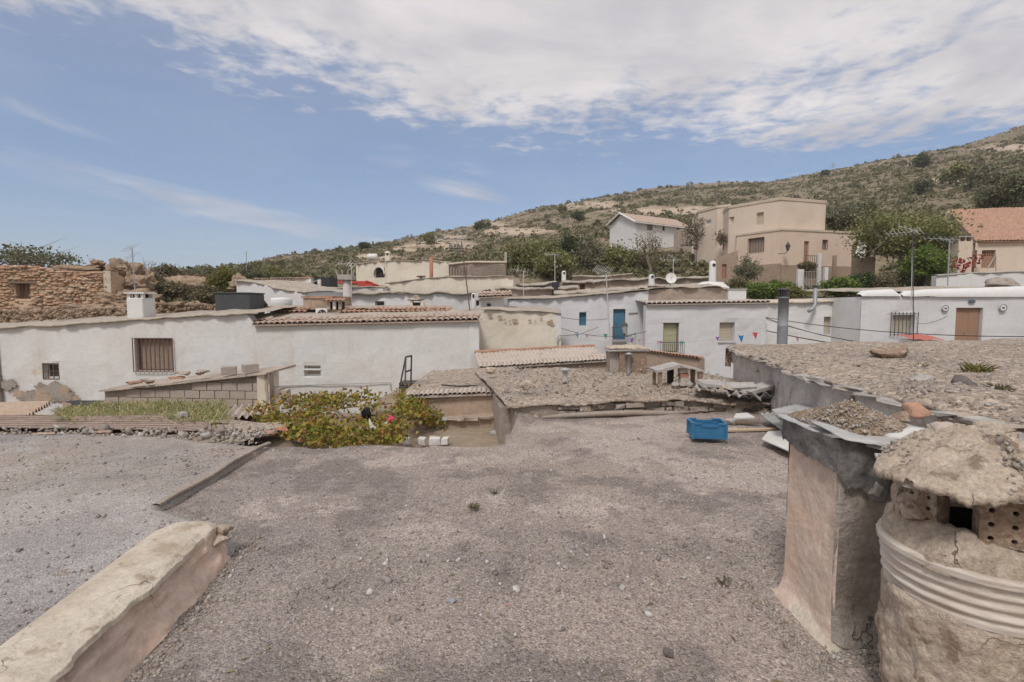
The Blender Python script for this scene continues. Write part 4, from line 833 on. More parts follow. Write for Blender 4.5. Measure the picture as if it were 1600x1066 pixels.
def square_chimney():
    t = thing('square_chimney', 'square peach-plastered chimney topped with sheet metal and a gravel mound', 'chimney', (1.8, 2.73, 0))
    x0, x1, y0, y1 = 1.565, 2.03, 2.50, 2.97
    def face(name, a, b, m, seed, ztop, flare):
        a = np.array(a); b = np.array(b); d = b - a; nrm = np.array([d[1], -d[0]]) / np.linalg.norm(d)
        def fn(u, v):
            z = -.03 + v * (ztop + .03); xy = a + u[..., None] * d; P = np.concatenate([xy, z[..., None]], -1); o = fbm(P, 3, 5, seed) * .022 + fbm(P, 14, 3, seed + 1) * .006
            o = o + flare * np.exp(-np.maximum(z, 0) / .07) * (1 + fbm(P, 5, 3, seed + 4)); o = o * np.clip(np.minimum(u, 1 - u) * 12 + .25, 0, 1)
            c = np.clip(1 - np.minimum(u, 1 - u) / .05, 0, 1) ** 2 * .012; P[..., :2] += (o - c)[..., None] * nrm; return P
        V, Q = grid(44, 80, fn); put(name, V, Q, m, t, smooth=True)
    face('plaster_face', (x0, y1), (x0, y0), 'peach_plaster', 1, .93, .05); face('plaster_face', (x0, y0), (x1, y0), 'grey_render', 2, .93, .03); face('plaster_face', (x1, y0), (x1, y1), 'grey_render', 3, .93, .02); face('plaster_face', (x1, y1), (x0, y1), 'grey_render', 4, .93, .02)
    # mortar skirt at the foot
    heap('mortar_skirt', 'cream_coping', t, [(1.50, 3.05), (1.485, 2.8), (1.49, 2.55), (1.515, 2.40), (1.60, 2.44), (1.62, 2.7), (1.60, 3.02)], -.02, (1.575, 2.72), .10, 6, .02)
    # bent dark sheet wrapped round the neck
    path = np.array([(1.60, 3.03), (1.545, 2.99), (1.548, 2.72), (1.545, 2.50), (1.60, 2.465), (1.73, 2.47), (1.86, 2.46), (2.02, 2.48)])
    def fn(u, v):
        k = u * (len(path) - 1); i = np.minimum(k.astype(int), len(path) - 2); f = (k - i)[..., None]; xy = path[i] * (1 - f) + path[i + 1] * f
        low = np.interp(u, [0, .2, .45, .55, .7, .85, 1], [.93, .915, .87, .83, .77, .80, .86]); z = 1.045 + (low - 1.045) * v - .02 * np.clip(u - .5, 0, 1)
        P = np.concatenate([xy, z[..., None]], -1); w = np.sin(u * 41 + 3 * v) * .020 * np.clip((u - .42) * 4, 0, 1) * v ** .7 + fbm(P, 7, 4, 5) * .045 + .02 * v * (u > .45); P[..., 2] += v * n1((u * 30).ravel(), 1, 6).reshape(u.shape) * .05
        c = xy - np.array([1.8, 2.73]); c /= np.linalg.norm(c, axis=-1)[..., None]; P[..., :2] += c * w[..., None]; return P
    V, Q = grid(110, 18, fn); put('felt_sheet', V, Q, 'dark_felt', t, smooth=True)
    rnd = random.Random(2)
    def sheet(name, m, pts, zc, th, tilt=(0, 0), seed=1):
        """bent sheet with an angular outline; tilt lifts it along x and y from its centre"""
        P = np.array(pts, float); c = P.mean(0); k = 6; O = np.concatenate([np.linspace(P[i], P[(i + 1) % len(P)], k)[:-1] for i in range(len(P))]); V = []
        for f in (1., .75, .5, .25, .02):
            q = c + (O - c) * f; z = zc + (q[:, 0] - c[0]) * tilt[0] + (q[:, 1] - c[1]) * tilt[1]; V.append(np.concatenate([q, z[:, None]], 1))
        V = np.array(V); V[..., 2] += fbm(V, 9, 3, seed) * .022; n = len(O); V = np.concatenate([V[:1] - np.array([0, 0, th]), V]); r = len(V); Q = [(i * n + j, i * n + (j + 1) % n, (i + 1) * n + (j + 1) % n, (i + 1) * n + j) for i in range(r - 1) for j in range(n)]
        put(name, V.reshape(-1, 3), Q, m, t)
    sheet('zinc_sheet', 'zinc', [(1.52, 3.06), (1.525, 2.66), (1.70, 2.55), (1.84, 2.62), (1.8, 3.07)], 1.055, .006, (-.02, .03), 1)
    sheet('zinc_sheet', 'zinc', [(1.535, 2.72), (1.55, 2.44), (1.70, 2.40), (1.79, 2.50), (1.66, 2.70)], 1.062, .006, (-.12, .10), 2)
    sheet('zinc_sheet', 'slab_stone', [(1.64, 2.52), (1.71, 2.40), (1.86, 2.37), (1.90, 2.47), (1.80, 2.60)], 1.048, .014, (.05, .12), 3)
    sheet('zinc_sheet', 'panel_white', [(1.80, 2.52), (1.86, 2.41), (2.06, 2.38), (2.13, 2.52), (2.0, 2.62)], 1.075, .012, (.05, .03), 4)
    sheet('zinc_sheet', 'zinc', [(1.78, 3.08), (1.80, 2.6), (2.1, 2.5), (2.14, 3.02)], 1.052, .008, (.03, 0), 5)
    rock('mortar_lump', 'tan_mortar', (1.83, 2.45, .80), (.16, .10, .13), 31, t, 3); rock('mortar_lump', 'slab_stone', (1.74, 2.455, .80), (.10, .06, .09), 33, t, 3); rock('mortar_lump', 'grey_render', (1.93, 2.44, .90), (.18, .10, .2), 35, t, 3)
    heap('gravel_mound', 'mound', t, [(1.58, 3.04), (1.56, 2.84), (1.62, 2.66), (1.70, 2.56), (1.80, 2.53), (1.95, 2.52), (2.06, 2.62), (2.08, 2.9), (1.9, 3.06), (1.7, 3.07)], 1.06, (1.80, 2.80), .125, 8, .016, pw=1.0, flat=.95)
    rs = np.random.RandomState(5); n = 900; a = rs.uniform(0, 6.28, n); r = np.sqrt(rs.uniform(0, 1, n)); x = 1.81 + .25 * r * np.cos(a); y = 2.79 + .26 * r * np.sin(a); s = np.clip(np.exp(rs.normal(math.log(.009), .4, n)), .004, .025)
    V, Q = stones(np.stack([x, y, 1.066 + .125 * (1 - r) + rs.uniform(-.004, .006, n)], -1), s, rs); o = put('gravel', V, Q, 'pale_pebble', t); o['kind'] = 'stuff'; t.location.x += .06
square_chimney()
def round_chimney():
    c = Vector((1.87, 2.0, 0)); t = thing('round_chimney', 'round mortar chimney with bucket band and mortar-capped hollow bricks', 'chimney', c)
    MB().lathe(c, [(.30, -.05)] + [(.298, .01 + .0105 * i) for i in range(52)] + [(.292, .56)], 150, .13, 3, False).build('body', 'tan_mortar', t, smooth=True)
    pr = []
    for i in range(40):
        z = .545 + .20 * i / 39; q = i / 39; pr.append((.296 + .022 * q + (.006 * math.sin(q * 30) if .1 < q < .72 else 0) + (.012 if q > .86 else 0), z))
    MB().lathe(c, pr + [(.31, .752), (.292, .748)], 80, .05, 8, False).build('bucket_band', 'bucket_white', t, smooth=True)
    # mortar shoulder with an open flue
    prof = [(.305, .70), (.304, .73), (.303, .745), (.295, .765), (.285, .785), (.274, .803), (.262, .82), (.25, .833), (.235, .845), (.218, .852), (.20, .857), (.18, .856), (.165, .84), (.155, .80), (.15, .55), (.0, .54)]
    mb = MB().lathe(c, prof, 170, .24, 12, False); mb.build('shoulder', 'tan_mortar', t, smooth=True)
    MB().lathe(c, [(.146, .56), (.15, .845)], 24, 0, 0, False).lathe(c, [(.0, .562), (.146, .563)], 24, 0, 0, False).build('flue', 'soot', t)
    view = math.atan2(-c.y, -c.x)
    for k, (da, w, d, h, nx, nz, tw) in enumerate(((-.98, .12, .085, .225, 2, 5, .55), (.30, .13, .085, .205, 2, 4, -.05), (1.3, .09, .07, .2, 2, 4, .3), (2.5, .1, .07, .2, 2, 4, 0), (-2.2, .1, .07, .2, 2, 4, 0))):
        a = view + da; p = c + Vector((math.cos(a) * .19, math.sin(a) * .19, .835)); perforated('hollow_brick', t, T(p) @ Rz(a + math.pi / 2 + tw) @ Matrix.Rotation(.03 * (-1) ** k, 4, 'X'), w, d, h, nx, nz, 'brick_brown', k)
    for k, (da, s) in enumerate(((-1.35, (.15, .12, .22)), (-1.05, (.12, .10, .12)), (.8, (.12, .09, .10)))):
        a = view + da; rock('mortar_lump', 'tan_mortar', c + Vector((math.cos(a) * .215, math.sin(a) * .215, .87)), s, k + 3, t, 2)
    # the cap: thin slab edge, pale underside rim, lumpy mortar cone
    ang = np.linspace(0, 2 * math.pi, 22, endpoint=False); rr = np.array([.36, .33, .35, .37, .34, .32, .35, .36, .33, .33, .37, .40, .44, .41, .36, .33, .345, .32, .35, .335, .37, .35])
    poly = [(c.x + r * math.cos(a), c.y + r * math.sin(a)) for a, r in zip(ang, rr)]; pts2 = [((x - c.x) * .955 + c.x, (y - c.y) * .955 + c.y) for x, y in poly]
    mb = MB().prism(pts2, 1.028, 1.048); mb.build('cap_slab', 'slab_stone', t)
    heap('mortar_cap', 'tan_mortar', t, poly, 1.05, (c.x + .03, c.y + .06), .155, 15, .055, n=100, flat=.75, pw=.85, rings=70)
    rs = np.random.RandomState(9); n = 900; a = rs.uniform(0, 6.28, n); q = np.sqrt(rs.uniform(.0, .95, n)); r = q * .34; V, Q = stones(np.stack([c.x + .03 * (1 - q) + r * np.cos(a), c.y + .06 * (1 - q) + r * np.sin(a), 1.05 + .155 * (1 - q ** 1.33) ** .85 + rs.uniform(-.012, .014, n)], -1), np.clip(np.exp(rs.normal(math.log(.011), .5, n)), .004, .035), rs); o = put('grit', V, Q, 'pale_pebble', t); o['kind'] = 'stuff'
    for k, (dx, dy, s) in enumerate(((-.06, .12, .12), (.10, .10, .15), (.16, -.02, .10), (-.02, .20, .09), (.22, .12, .13))): rock('rubble_lump', ['clay_tile_pale', 'tan_mortar', 'slab_stone'][k % 3], c + Vector((dx, dy, 1.225 - .28 * math.hypot(dx, dy))), (s, s * .8, s * .45), k + 20, t, 3, .5)
round_chimney()

# ------------------------------------------------------------------ yard things, left
def corrugated(name, label, A, B, Cc, m, waves, amp, seed, sag=.03, jag=.02, cat='sheet', along='u', group=None):
    """sheet spanned by A->B (u) and A->Cc (v); waves counted across the u or v direction"""
    A, B, Cc = (np.array(p, float) for p in (A, B, Cc)); nr = np.cross(B - A, Cc - A); nr /= np.linalg.norm(nr); nr = nr if nr[2] > 0 else -nr
    nu, nv = (waves * 8 + 1, 14) if along == 'u' else (24, waves * 8 + 1)
    def fn(u, v):
        P = A + u[..., None] * (B - A) + v[..., None] * (Cc - A); w = u if along == 'u' else v; P = P + nr * (np.sin(w * waves * 2 * math.pi) * amp + fbm(P, 1.5, 3, seed) * sag)[..., None]
        e = n1((u * 9).ravel(), 1.0, seed).reshape(u.shape) * jag; return P + (e * (v > .97) - e * (v < .03))[..., None] * (Cc - A)
    V, Q = grid(nu, nv, fn); n = len(V); V2 = V - nr * .008
    rim = [i * nv for i in range(nu)]; rim2 = [i * nv + nv - 1 for i in range(nu)]
    E = [(a, b, b + n, a + n) for r in (rim, rim2) for a, b in zip(r[:-1], r[1:])]
    o = put(name, np.concatenate([V, V2]), np.concatenate([Q, Q[:, ::-1] + n, np.array(E)]), m, base=A, smooth=True)
    if m == 'rust_sheet':                                           # dark strips that paint the shade of the valleys
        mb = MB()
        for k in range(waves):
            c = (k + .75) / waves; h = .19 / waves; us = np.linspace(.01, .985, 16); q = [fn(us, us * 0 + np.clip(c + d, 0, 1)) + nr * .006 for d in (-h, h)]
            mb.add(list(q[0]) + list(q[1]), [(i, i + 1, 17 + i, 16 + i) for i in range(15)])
        mb.build('valley_shade', 'rust_iron', o)
    return tag(o, label, cat, group)
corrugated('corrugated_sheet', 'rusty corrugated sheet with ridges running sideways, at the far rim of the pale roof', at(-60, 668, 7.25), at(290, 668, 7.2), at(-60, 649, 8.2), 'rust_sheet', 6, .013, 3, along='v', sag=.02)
corrugated('corrugated_sheet', 'rusty corrugated sheet whose scalloped end shows above the dry grass', at(-70, 655, 8.8), at(40, 653, 8.5), at(-10, 630, 11), 'brown_render', 9, .045, 5, along='v', sag=.04)
corrugated('corrugated_sheet', 'brown corrugated roof sheet beside the block shed, wavy edge facing out', at(352, 652, 9.2), at(424, 650, 9.2), at(366, 634, 10.6), 'clay_tile_pale', 6, .035, 8, along='u', sag=.02)
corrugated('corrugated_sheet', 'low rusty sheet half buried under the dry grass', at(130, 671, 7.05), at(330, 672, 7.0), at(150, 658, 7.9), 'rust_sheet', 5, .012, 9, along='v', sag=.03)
def grass_heap():
    rs = np.random.RandomState(2); n = 9000; px = rs.uniform(95, 352, n); t = rs.uniform(0, 1, n); top = np.interp(px, [95, 150, 250, 352], [640, 633, 630, 628]); bot = np.interp(px, [95, 130, 240, 352], [652, 664, 664, 670])
    py = top + (bot - top) * t; D = 11.2 - (3.6 * t); cl = fbm(np.stack([px * .03, py * .06, px * 0], -1), 1, 3, 5); k = rs.uniform(-.5, .5, n) < cl * 1.6 + .25; px, py, D = px[k], py[k], D[k]; n = len(px)
    B = np.array([at(a, b, d) for a, b, d in zip(px, py, D)]); B[:, 2] -= .03; a = rs.uniform(0, 6.28, n); l = rs.uniform(.10, .34, n); d = np.stack([np.cos(a), np.sin(a), rs.uniform(.0, .8, n)], -1) * l[:, None]; w = np.stack([-np.sin(a), np.cos(a), a * 0], -1) * .007
    mid = B + d * .55 + np.array([0, 0, .03]); tip = B + d - np.stack([a * 0, a * 0, l * .25], -1); V = np.stack([B - w, B + w, mid + w, mid - w, tip], 1).reshape(-1, 3); i = np.arange(n)[:, None] * 5
    tag(put('grass', V, i + np.array([0, 1, 2, 3]), 'grass_blade', T=i + np.array([3, 2, 4])), 'heap of drying green grass in the yard', 'grass', kind='stuff')
    V, Q = grid(50, 16, lambda u, v: np.array([[np.array(at(85 + 270 * a, (641 - 12 * a ** .5) + b * (10 + 20 * a ** .7), 11.3 - 3.5 * b)) for a, b in zip(ru, rv)] for ru, rv in zip(u, v)]))
    V[:, 2] += fbm(V, 2.2, 3, 4) * .08 - .04; tag(put('earth_bank', V, Q, 'earth', smooth=True), 'earth bank under the drying grass', None, kind='structure')
grass_heap()
V, Q = grid(60, 16, lambda u, v: np.stack([-9.5 + u * 6.0, 6.2 + v * 2.0, -.03 - .12 * v + fbm(np.stack([u * 6, v * 2, u * 0], -1), 1.6, 4, 8) * .06], -1)); tag(put('earth_bank', V, Q, 'launa', smooth=True), 'rubbly earth behind the rim of the pale roof', None, kind='structure')
rs_ = np.random.RandomState(6); x_ = rs_.uniform(-9, -3.2, 700); y_ = rs_.uniform(6.25, 6.9, 700); V, Q = stones(np.stack([x_, y_, .04 + rs_.uniform(-.03, .04, 700)], -1), np.exp(rs_.normal(math.log(.035), .5, 700)), rs_, .5); tag(put('rubble', V, Q, 'pale_pebble'), 'broken stones along the rim of the pale roof', 'rubble', kind='stuff')
for px, py, D, sz, m, lab in ((95, 657, 8.0, (.5, .25, .06), 'clay_tile_red', 'broken orange tile shard beside the drying grass'), (130, 656, 8.3, (.25, .12, .05), 'clay_tile_pale', 'pale tile shard at the edge of the drying grass'), (285, 652, 8.6, (.30, .25, .16), 'slab_stone', 'whitish stone lying in the drying grass'), (70, 678, 6.6, (.35, .16, .05), 'clay_tile', 'brown broken tile on the rim of the pale roof'),
                              (422, 676, 6.75, (.2, .14, .05), 'clay_tile_red', 'orange tile shard at the rim of the pale roof'), (440, 670, 6.9, (.18, .11, .05), 'brick_red', 'reddish brick shard at the rim beside the vine'), (160, 676, 6.65, (.2, .1, .04), 'clay_tile_red', 'thin orange shard on the rim of the pale roof')):
    tag(rock('shard', m, at(px, py, D), sz, px, sub=2, rough=.5), lab, 'rubble')
p = at(118, 634, 11); V, Q = grid(20, 8, lambda u, v: np.stack([p.x - .33 + u * .75, p.y + v * .3, p.z + .08 * np.sin(u * 5 + 1) * (1 - v) + .06 * v], -1)); tag(put('cloth', V, Q, 'dark_cloth', base=p), 'crumpled dark cloth behind the corrugated sheet', 'cloth')

def block_shed():
    W = Wall.px(158, 13.0, 418, 12.6); t = thing('block_shed', 'low shed of grey concrete blocks with a sloping slab roof', 'shed', W.pt(0, -1.2))
    zl, zm, zr = W.sz(160, 610)[1], W.sz(255, 601)[1], W.sz(415, 583)[1]; top = [(0, zl - .03), (W.sz(255, 600)[0], zm - .03), (W.len, zr - .03)]
    wall(W, t, 'mortar', -1.3, top, seed=3, amp=.01, th=.2); R = Wall(W.b[:], (W.b.x - .45, W.b.y + 1.5)); wall(R, t, 'cream_plaster', -1.3, [(0, zr - .03), (R.len, zr - .05)], seed=4)
    rnd = random.Random(7); me = {}
    for row in range(8):
        z = -1.2 + row * .205; s = -.2 * (row % 2) + .02
        while s < W.len:
            a, b = max(s, .02), min(s + .39, W.len - .01)
            if b - a > .08 and z + .19 < np.interp((a + b) / 2, [p[0] for p in top], [p[1] for p in top]) - .01:
                key = round(b - a, 2)
                if key not in me:
                    x = MB().obox(Matrix.Identity(4), (key - .012, .06, .188), .004, rnd); q = bpy.data.meshes.new('concrete_block'); q.from_pydata([tuple(v) for v in x.v], [], x.f); q.materials.append(MATS['concrete_block']); me[key] = q
                inst('concrete_block', me[key], t, W.M((a + b) / 2, z + .1, .012 + rnd.uniform(-.008, .008)))
            s += .40
    for k in range(9):
        a, b = W.len * k / 9, W.len * (k + 1) / 9; za = np.interp(a, [q[0] for q in top], [q[1] for q in top]); zb = np.interp(b, [q[0] for q in top], [q[1] for q in top]); j = rnd.uniform(-.02, .02)
        MB().add([W.pt(a - .02, za + .01, .16 + j), W.pt(b, zb + .01, .16 + j), W.pt(b, zb + .04, -1.3), W.pt(a - .02, za + .04, -1.3), W.pt(a - .02, za + .05, .15 + j), W.pt(b, zb + .05, .15 + j), W.pt(b, zb + .10, -1.3), W.pt(a - .02, za + .10, -1.3)],
                 [(0, 3, 2, 1), (4, 5, 6, 7), (0, 1, 5, 4), (1, 2, 6, 5), (2, 3, 7, 6), (3, 0, 4, 7)]).build('roof_slab', rnd.choice(['field_stone', 'launa', 'mortar']), t)
    for px, py, lab in ((358, 579, 'smaller loose concrete block on the sloping shed roof'), (391, 575, 'loose concrete block on the upper corner of the shed roof')):
        p = at(px, py, 12.75); mb = MB().obox(T((0, 0, 0)) @ Rz(px * .01), (.34, .22, .2), .008, rnd); mb.v = [tuple(Vector(v) + p) for v in mb.v]; tag(mb.build('concrete_block', 'concrete_block', base=p, bevel=.01), lab, 'concrete block')
    for px, py, w in ((432, 612, .28), (442, 616, .3), (430, 622, .5)): 
        p = at(px, py, 12.9); MB().obox(T(p), (w, .3, .2), .02, rnd).build('step_block', 'concrete_block', t)
    for k, (px, py) in enumerate(((210, 598), (285, 583), (313, 583), (275, 590), (232, 596), (400, 590))):
        p = at(px, py, 12.7); rock('rubble_stone', ['clay_tile_red', 'field_stone', 'launa'][k % 3], p, (.4, .2, .12), k + 60, t, 2)
block_shed()

# vine over the pit, with litter caught in it
def vine():
    rs = np.random.RandomState(12); t = thing('grape_vine', 'grape vine with green, yellow and red leaves spilling over the wall', 'vine', (-2.2, 8.6, -.75))
    tx = [385, 430, 470, 520, 560, 600, 640, 665, 692]; ty = [648, 628, 621, 616, 610, 622, 608, 630, 650]; bx = [385, 430, 470, 540, 600, 622, 632, 660, 692]; by = [654, 664, 688, 696, 694, 690, 655, 652, 664]
    nc = 1000; P = []; 
    for i in range(nc):
        px = rs.uniform(388, 690); a, b = np.interp(px, tx, ty), np.interp(px, bx, by); tt = rs.uniform(0, 1); py = a + (b - a) * tt; D = 10.4 - 3.3 * tt * min(1, (b - a) / 60) + rs.uniform(-.2, .2)
        if fbm(np.array([[px * .035, py * .07, 0]]), 1, 3, 9)[0] < -.16: continue
        c = np.array(at(px, py, D)); k = rs.randint(8, 17); P.append(c + rs.normal(size=(k, 3)) * np.array([.11, .13, .055]))
    for px, py, D in ((690, 665, 9.3), (692, 672, 9.3), (693, 680, 9.3), (668, 652, 9.3), (680, 655, 9.3)): P.append(np.array(at(px, py, D)) + rs.normal(size=(10, 3)) * .06)
    for px in range(432, 560, 4): P.append(np.array(at(px, 620 + rs.uniform(-2, 2), 11.2)) + rs.normal(size=(6, 3)) * np.array([.08, .1, .04]))
    P = np.concatenate(P); n = len(P); s = rs.uniform(.045, .09, n); k = 7; ang = np.linspace(0, 2 * math.pi, k, endpoint=False); rad = np.array([1.1, .7, 1., .62, .62, 1., .7]) / 2
    tpl = np.stack([np.sin(ang) * rad, np.cos(ang) * rad, np.abs(np.sin(ang * 1.0)) * .12], -1); c = tpl[None] * s[:, None, None]
    R = rot_rand(n, rs); up = R[:, 2, 2] < 0; c = np.einsum('nij,nkj->nki', R, c); V = (np.concatenate([c, np.zeros((n, 1, 3))], 1) + P[:, None]).reshape(-1, 3); i = np.arange(n)[:, None, None] * 8
    Tt = (np.array([(7, j, (j + 1) % k) for j in range(k)])[None] + i).reshape(-1, 3); o = put('leaves', V, None, 'leaf_vine', t, T=Tt); o['kind'] = 'stuff'
    stems = [[at(560, 712, 8.0), at(552, 660, 8.6), at(520, 640, 9.2), at(450, 626, 10.4)], [at(570, 712, 8.0), at(590, 660, 8.7), at(625, 632, 9.5), at(655, 625, 10)], [at(545, 715, 7.6), at(500, 690, 7.6), at(440, 664, 8.5), at(395, 652, 9.5)], [at(600, 705, 8), at(640, 652, 9.2), at(690, 650, 9.4), at(693, 690, 9.3)]]
    for st in stems:
        pts = []; 
        for a, b in zip(st[:-1], st[1:]):
            for f in np.linspace(0, 1, 7)[:-1]: pts.append(a.lerp(b, f) + Vector(rs.normal(size=3) * .03))
        MB().tube(pts + [st[-1]], [.03 - .018 * i / len(pts) for i in range(len(pts) + 1)], 6).build('stem', 'bark', t)
    for k, (a, b) in enumerate((((395, 650, 9.6), (640, 628, 9.9)), ((460, 682, 7.5), (625, 684, 7.5)), ((430, 660, 8.6), (640, 645, 8.9)))): MB().tube([at(*a), at(*b)], .012, 5).build('wire', 'rust_iron', t)
    for px, py, D, sz, m, lab in ((616, 650, 8.6, (.14, .1, .12), 'flag_red', 'red plastic bag caught in the vine'), (608, 657, 8.5, (.11, .09, .14), 'bag_white', 'small white bag beside the red bag in the vine'), (590, 668, 8.2, (.13, .1, .3), 'bag_white', 'long white plastic bag hanging in the vine'),
                                  (605, 678, 7.9, (.13, .1, .26), 'bag_orange', 'orange cloth hanging at the vine bottom'), (597, 688, 7.6, (.12, .1, .18), 'bag_green', 'green and white bottle at the foot of the vine'), (581, 642, 8.7, (.15, .13, .18), 'bag_black', 'black plastic bag lodged in the vine')):
        tag(rock('plastic_bag', m, at(px, py, D) + Vector((0, -.28, .0)), sz, px, sub=3, rough=.9), lab, 'bag')
vine()

# ------------------------------------------------------------------ things on the gravel roof
def crate():
    b = atz(1104, 681, .07); b.z = .065; t = thing('plastic_crate', 'open blue plastic fruit crate on the gravel roof', 'crate', b); w, d, h = .40, .29, .20; R = T(b) @ Rz(-.12)
    def bx(a, c, name='wall', bev=.004):
        m = MB().box(a, c); m.v = [tuple(R @ Vector(v)) for v in m.v]; return m.build(name, 'crate_blue', t)
    bx((-w / 2, -d / 2, 0), (w / 2, d / 2, .012), 'floor')
    for s in (-1, 1):
        for k in range(5):
            z = .014 + k * .034; y0 = s * d / 2; bx((-w / 2 + .01, min(y0, y0 - s * .008), z), (w / 2 - .01, max(y0, y0 - s * .008), z + .0305), 'slat'); x0 = s * w / 2; bx((min(x0, x0 - s * .008), -d / 2 + .01, z), (max(x0, x0 - s * .008), d / 2 - .01, z + .0305), 'slat')
        for k in range(7):
            x = -w / 2 + .03 + k * (w - .06) / 6; y0 = s * (d / 2 + .003); bx((x - .006, min(y0, y0 - s * .008), .012), (x + .006, max(y0, y0 - s * .008), h - .02), 'rib')
        for k in range(5):
            y = -d / 2 + .03 + k * (d - .06) / 4; x0 = s * (w / 2 + .003); bx((min(x0, x0 - s * .008), y - .006, .012), (max(x0, x0 - s * .008), y + .006, h - .02), 'rib')
        # rims with the dipped hand-holds
        for seg in ((-w / 2, -w / 2 + .10, h), (-w / 2 + .10, w / 2 - .10, h - .03), (w / 2 - .10, w / 2, h)):
            y0 = s * d / 2; bx((seg[0], min(y0 - s * .012, y0 + s * .012), seg[2] - .022), (seg[1] - .001, max(y0 - s * .012, y0 + s * .012), seg[2]), 'rim')
        x0 = s * w / 2; bx((min(x0 - s * .012, x0 + s * .012), -d / 2 + .013, h - .023), (max(x0 - s * .012, x0 + s * .012), d / 2 - .013, h - .001), 'rim')
        for q in (-1, 1): bx((s * w / 2 - .016, q * d / 2 - .016, 0), (s * w / 2 + .013, q * d / 2 + .013, h - .024), 'corner')
crate()
def plank(name, label, a, b, w, th, m, cat):
    a, b = Vector(a), Vector(b); d = (b - a); L = d.length; M = Matrix.Translation((a + b) / 2) @ d.to_track_quat('X', 'Z').to_matrix().to_4x4(); o = MB().obox(M, (L, w, th)).build(name, m, base=(a + b) / 2, bevel=.004); return tag(o, label, cat)
g0 = lambda px, py, dz=.03: (lambda p: Vector((p.x, p.y, float(roofz(np.array([p.x]), np.array([p.y]))[0]) + dz)))(atz(px, py, .03))
plank('plank', 'pale timber batten lying beside the blue crate', g0(1118, 673), g0(1212, 671), .07, .03, 'wood_pale', 'plank')
plank('pipe_stick', 'dark weathered stick behind the blue crate', g0(1128, 660, .05), g0(1186, 663, .05), .05, .04, 'wood_dark', 'stick')
def flat_panel(name, label, pts, z, th, m, cat, tilt=0):
    P = [atz(x, y, z + tilt * i) for i, (x, y) in enumerate(pts)]; n = len(P); V = [tuple(p) for p in P] + [(p.x, p.y, p.z - th) for p in P]
    o = MB().add(V, [tuple(range(n)), tuple(range(2 * n - 1, n - 1, -1))] + [(i, n + i, n + (i + 1) % n, (i + 1) % n) for i in range(n)]).build(name, m, base=P[0]); return tag(o, label, cat)
flat_panel('panel', 'white board lying flat against the square chimney', [(1190, 686), (1232, 704), (1262, 706), (1262, 670), (1200, 674)], .09, .012, 'panel_white', 'board', .004)
flat_panel('panel', 'small broken white board lying behind the stick', [(1146, 653), (1150, 646), (1168, 645), (1180, 652)], .10, .02, 'panel_white', 'board', .006)
corrugated('corrugated_sheet', 'grey-green corrugated sheets leaning by the square chimney', at(1188, 646, 7.4), at(1222, 643, 7.6), at(1222, 673, 6.5), 'green_sheet', 4, .018, 4, sag=.02)
corrugated('corrugated_sheet', 'grey-green corrugated sheet under the chimney end of the leaning pair', at(1212, 646, 7.3), at(1262, 640, 7.5), at(1244, 672, 6.4), 'green_sheet', 5, .018, 6, sag=.02)
flat_panel('panel', 'pale grey panel resting on top of the leaning sheets', [(1206, 640), (1262, 628), (1290, 634), (1240, 652), (1216, 650)], .36, .015, 'zinc', 'board', .01)
tag(rock('stone', 'slab_stone', g0(1141, 660, .06), (.16, .12, .10), 44, sub=2), 'small grey stone next to the dark stick', 'stone')
# broken sheets heaped on the stone roof's edge
corrugated('corrugated_sheet', 'broken grey corrugated sheet on the roof edge beside the slab-roofed chimney', at(1082, 608, 8.3), at(1138, 606, 8.35), at(1090, 597, 9.0), 'fibre_cement', 4, .035, 3, sag=.05, jag=.12)
corrugated('corrugated_sheet', 'broken corrugated sheet with torn wavy edge in the middle of the heap', at(1128, 614, 8.15), at(1190, 621, 8.2), at(1140, 602, 8.9), 'fibre_cement', 4, .04, 6, sag=.06, jag=.12)
corrugated('corrugated_sheet', 'corrugated sheet fragment at the wall end of the heap', at(1172, 622, 8.2), at(1226, 612, 8.5), at(1172, 604, 9.0), 'fibre_cement', 3, .05, 7, sag=.06, jag=.1)
rnd = random.Random(9)
for k, (px, py, D, sx, sy, rz, ry, lab) in enumerate(((1112, 599, 8.6, .45, .30, .1, .05, 'broken pale slab lying first from the slab-roofed chimney'), (1158, 603, 8.45, .40, .26, -.2, -.1, 'broken pale slab in the middle of the sheet heap'), (1180, 606, 8.4, .55, .22, .5, -.12, 'long pale slab laid slantwise on the sheet heap'), (1196, 602, 8.6, .5, .25, .45, -.15, 'topmost slanting pale slab near the grey wall'), (1140, 606, 8.4, .25, .18, .9, .2, 'small tan slab leaning in the sheet heap'), (1178, 617, 8.1, .2, .14, .3, .5, 'small slab hanging at the front of the heap'))):
    M = T(at(px, py, D)) @ Rz(rz) @ Matrix.Rotation(ry, 4, 'Y') @ Matrix.Rotation(.12, 4, 'X'); tag(MB().obox(M, (sx, sy, .035), .025, rnd).build('slab', 'clay_tile_pale' if k == 4 else 'slab_stone', base=at(px, py, D)), lab, 'slab')
tag(MB().tube([at(1224, 600, 8.7), at(1229, 610, 8.5), at(1227, 622, 8.4), at(1224, 634, 8.3)], .012, 5).build('cable', 'cable', base=at(1224, 634, 8.3)), 'short black cable hanging at the end of the sheet heap', 'cable')
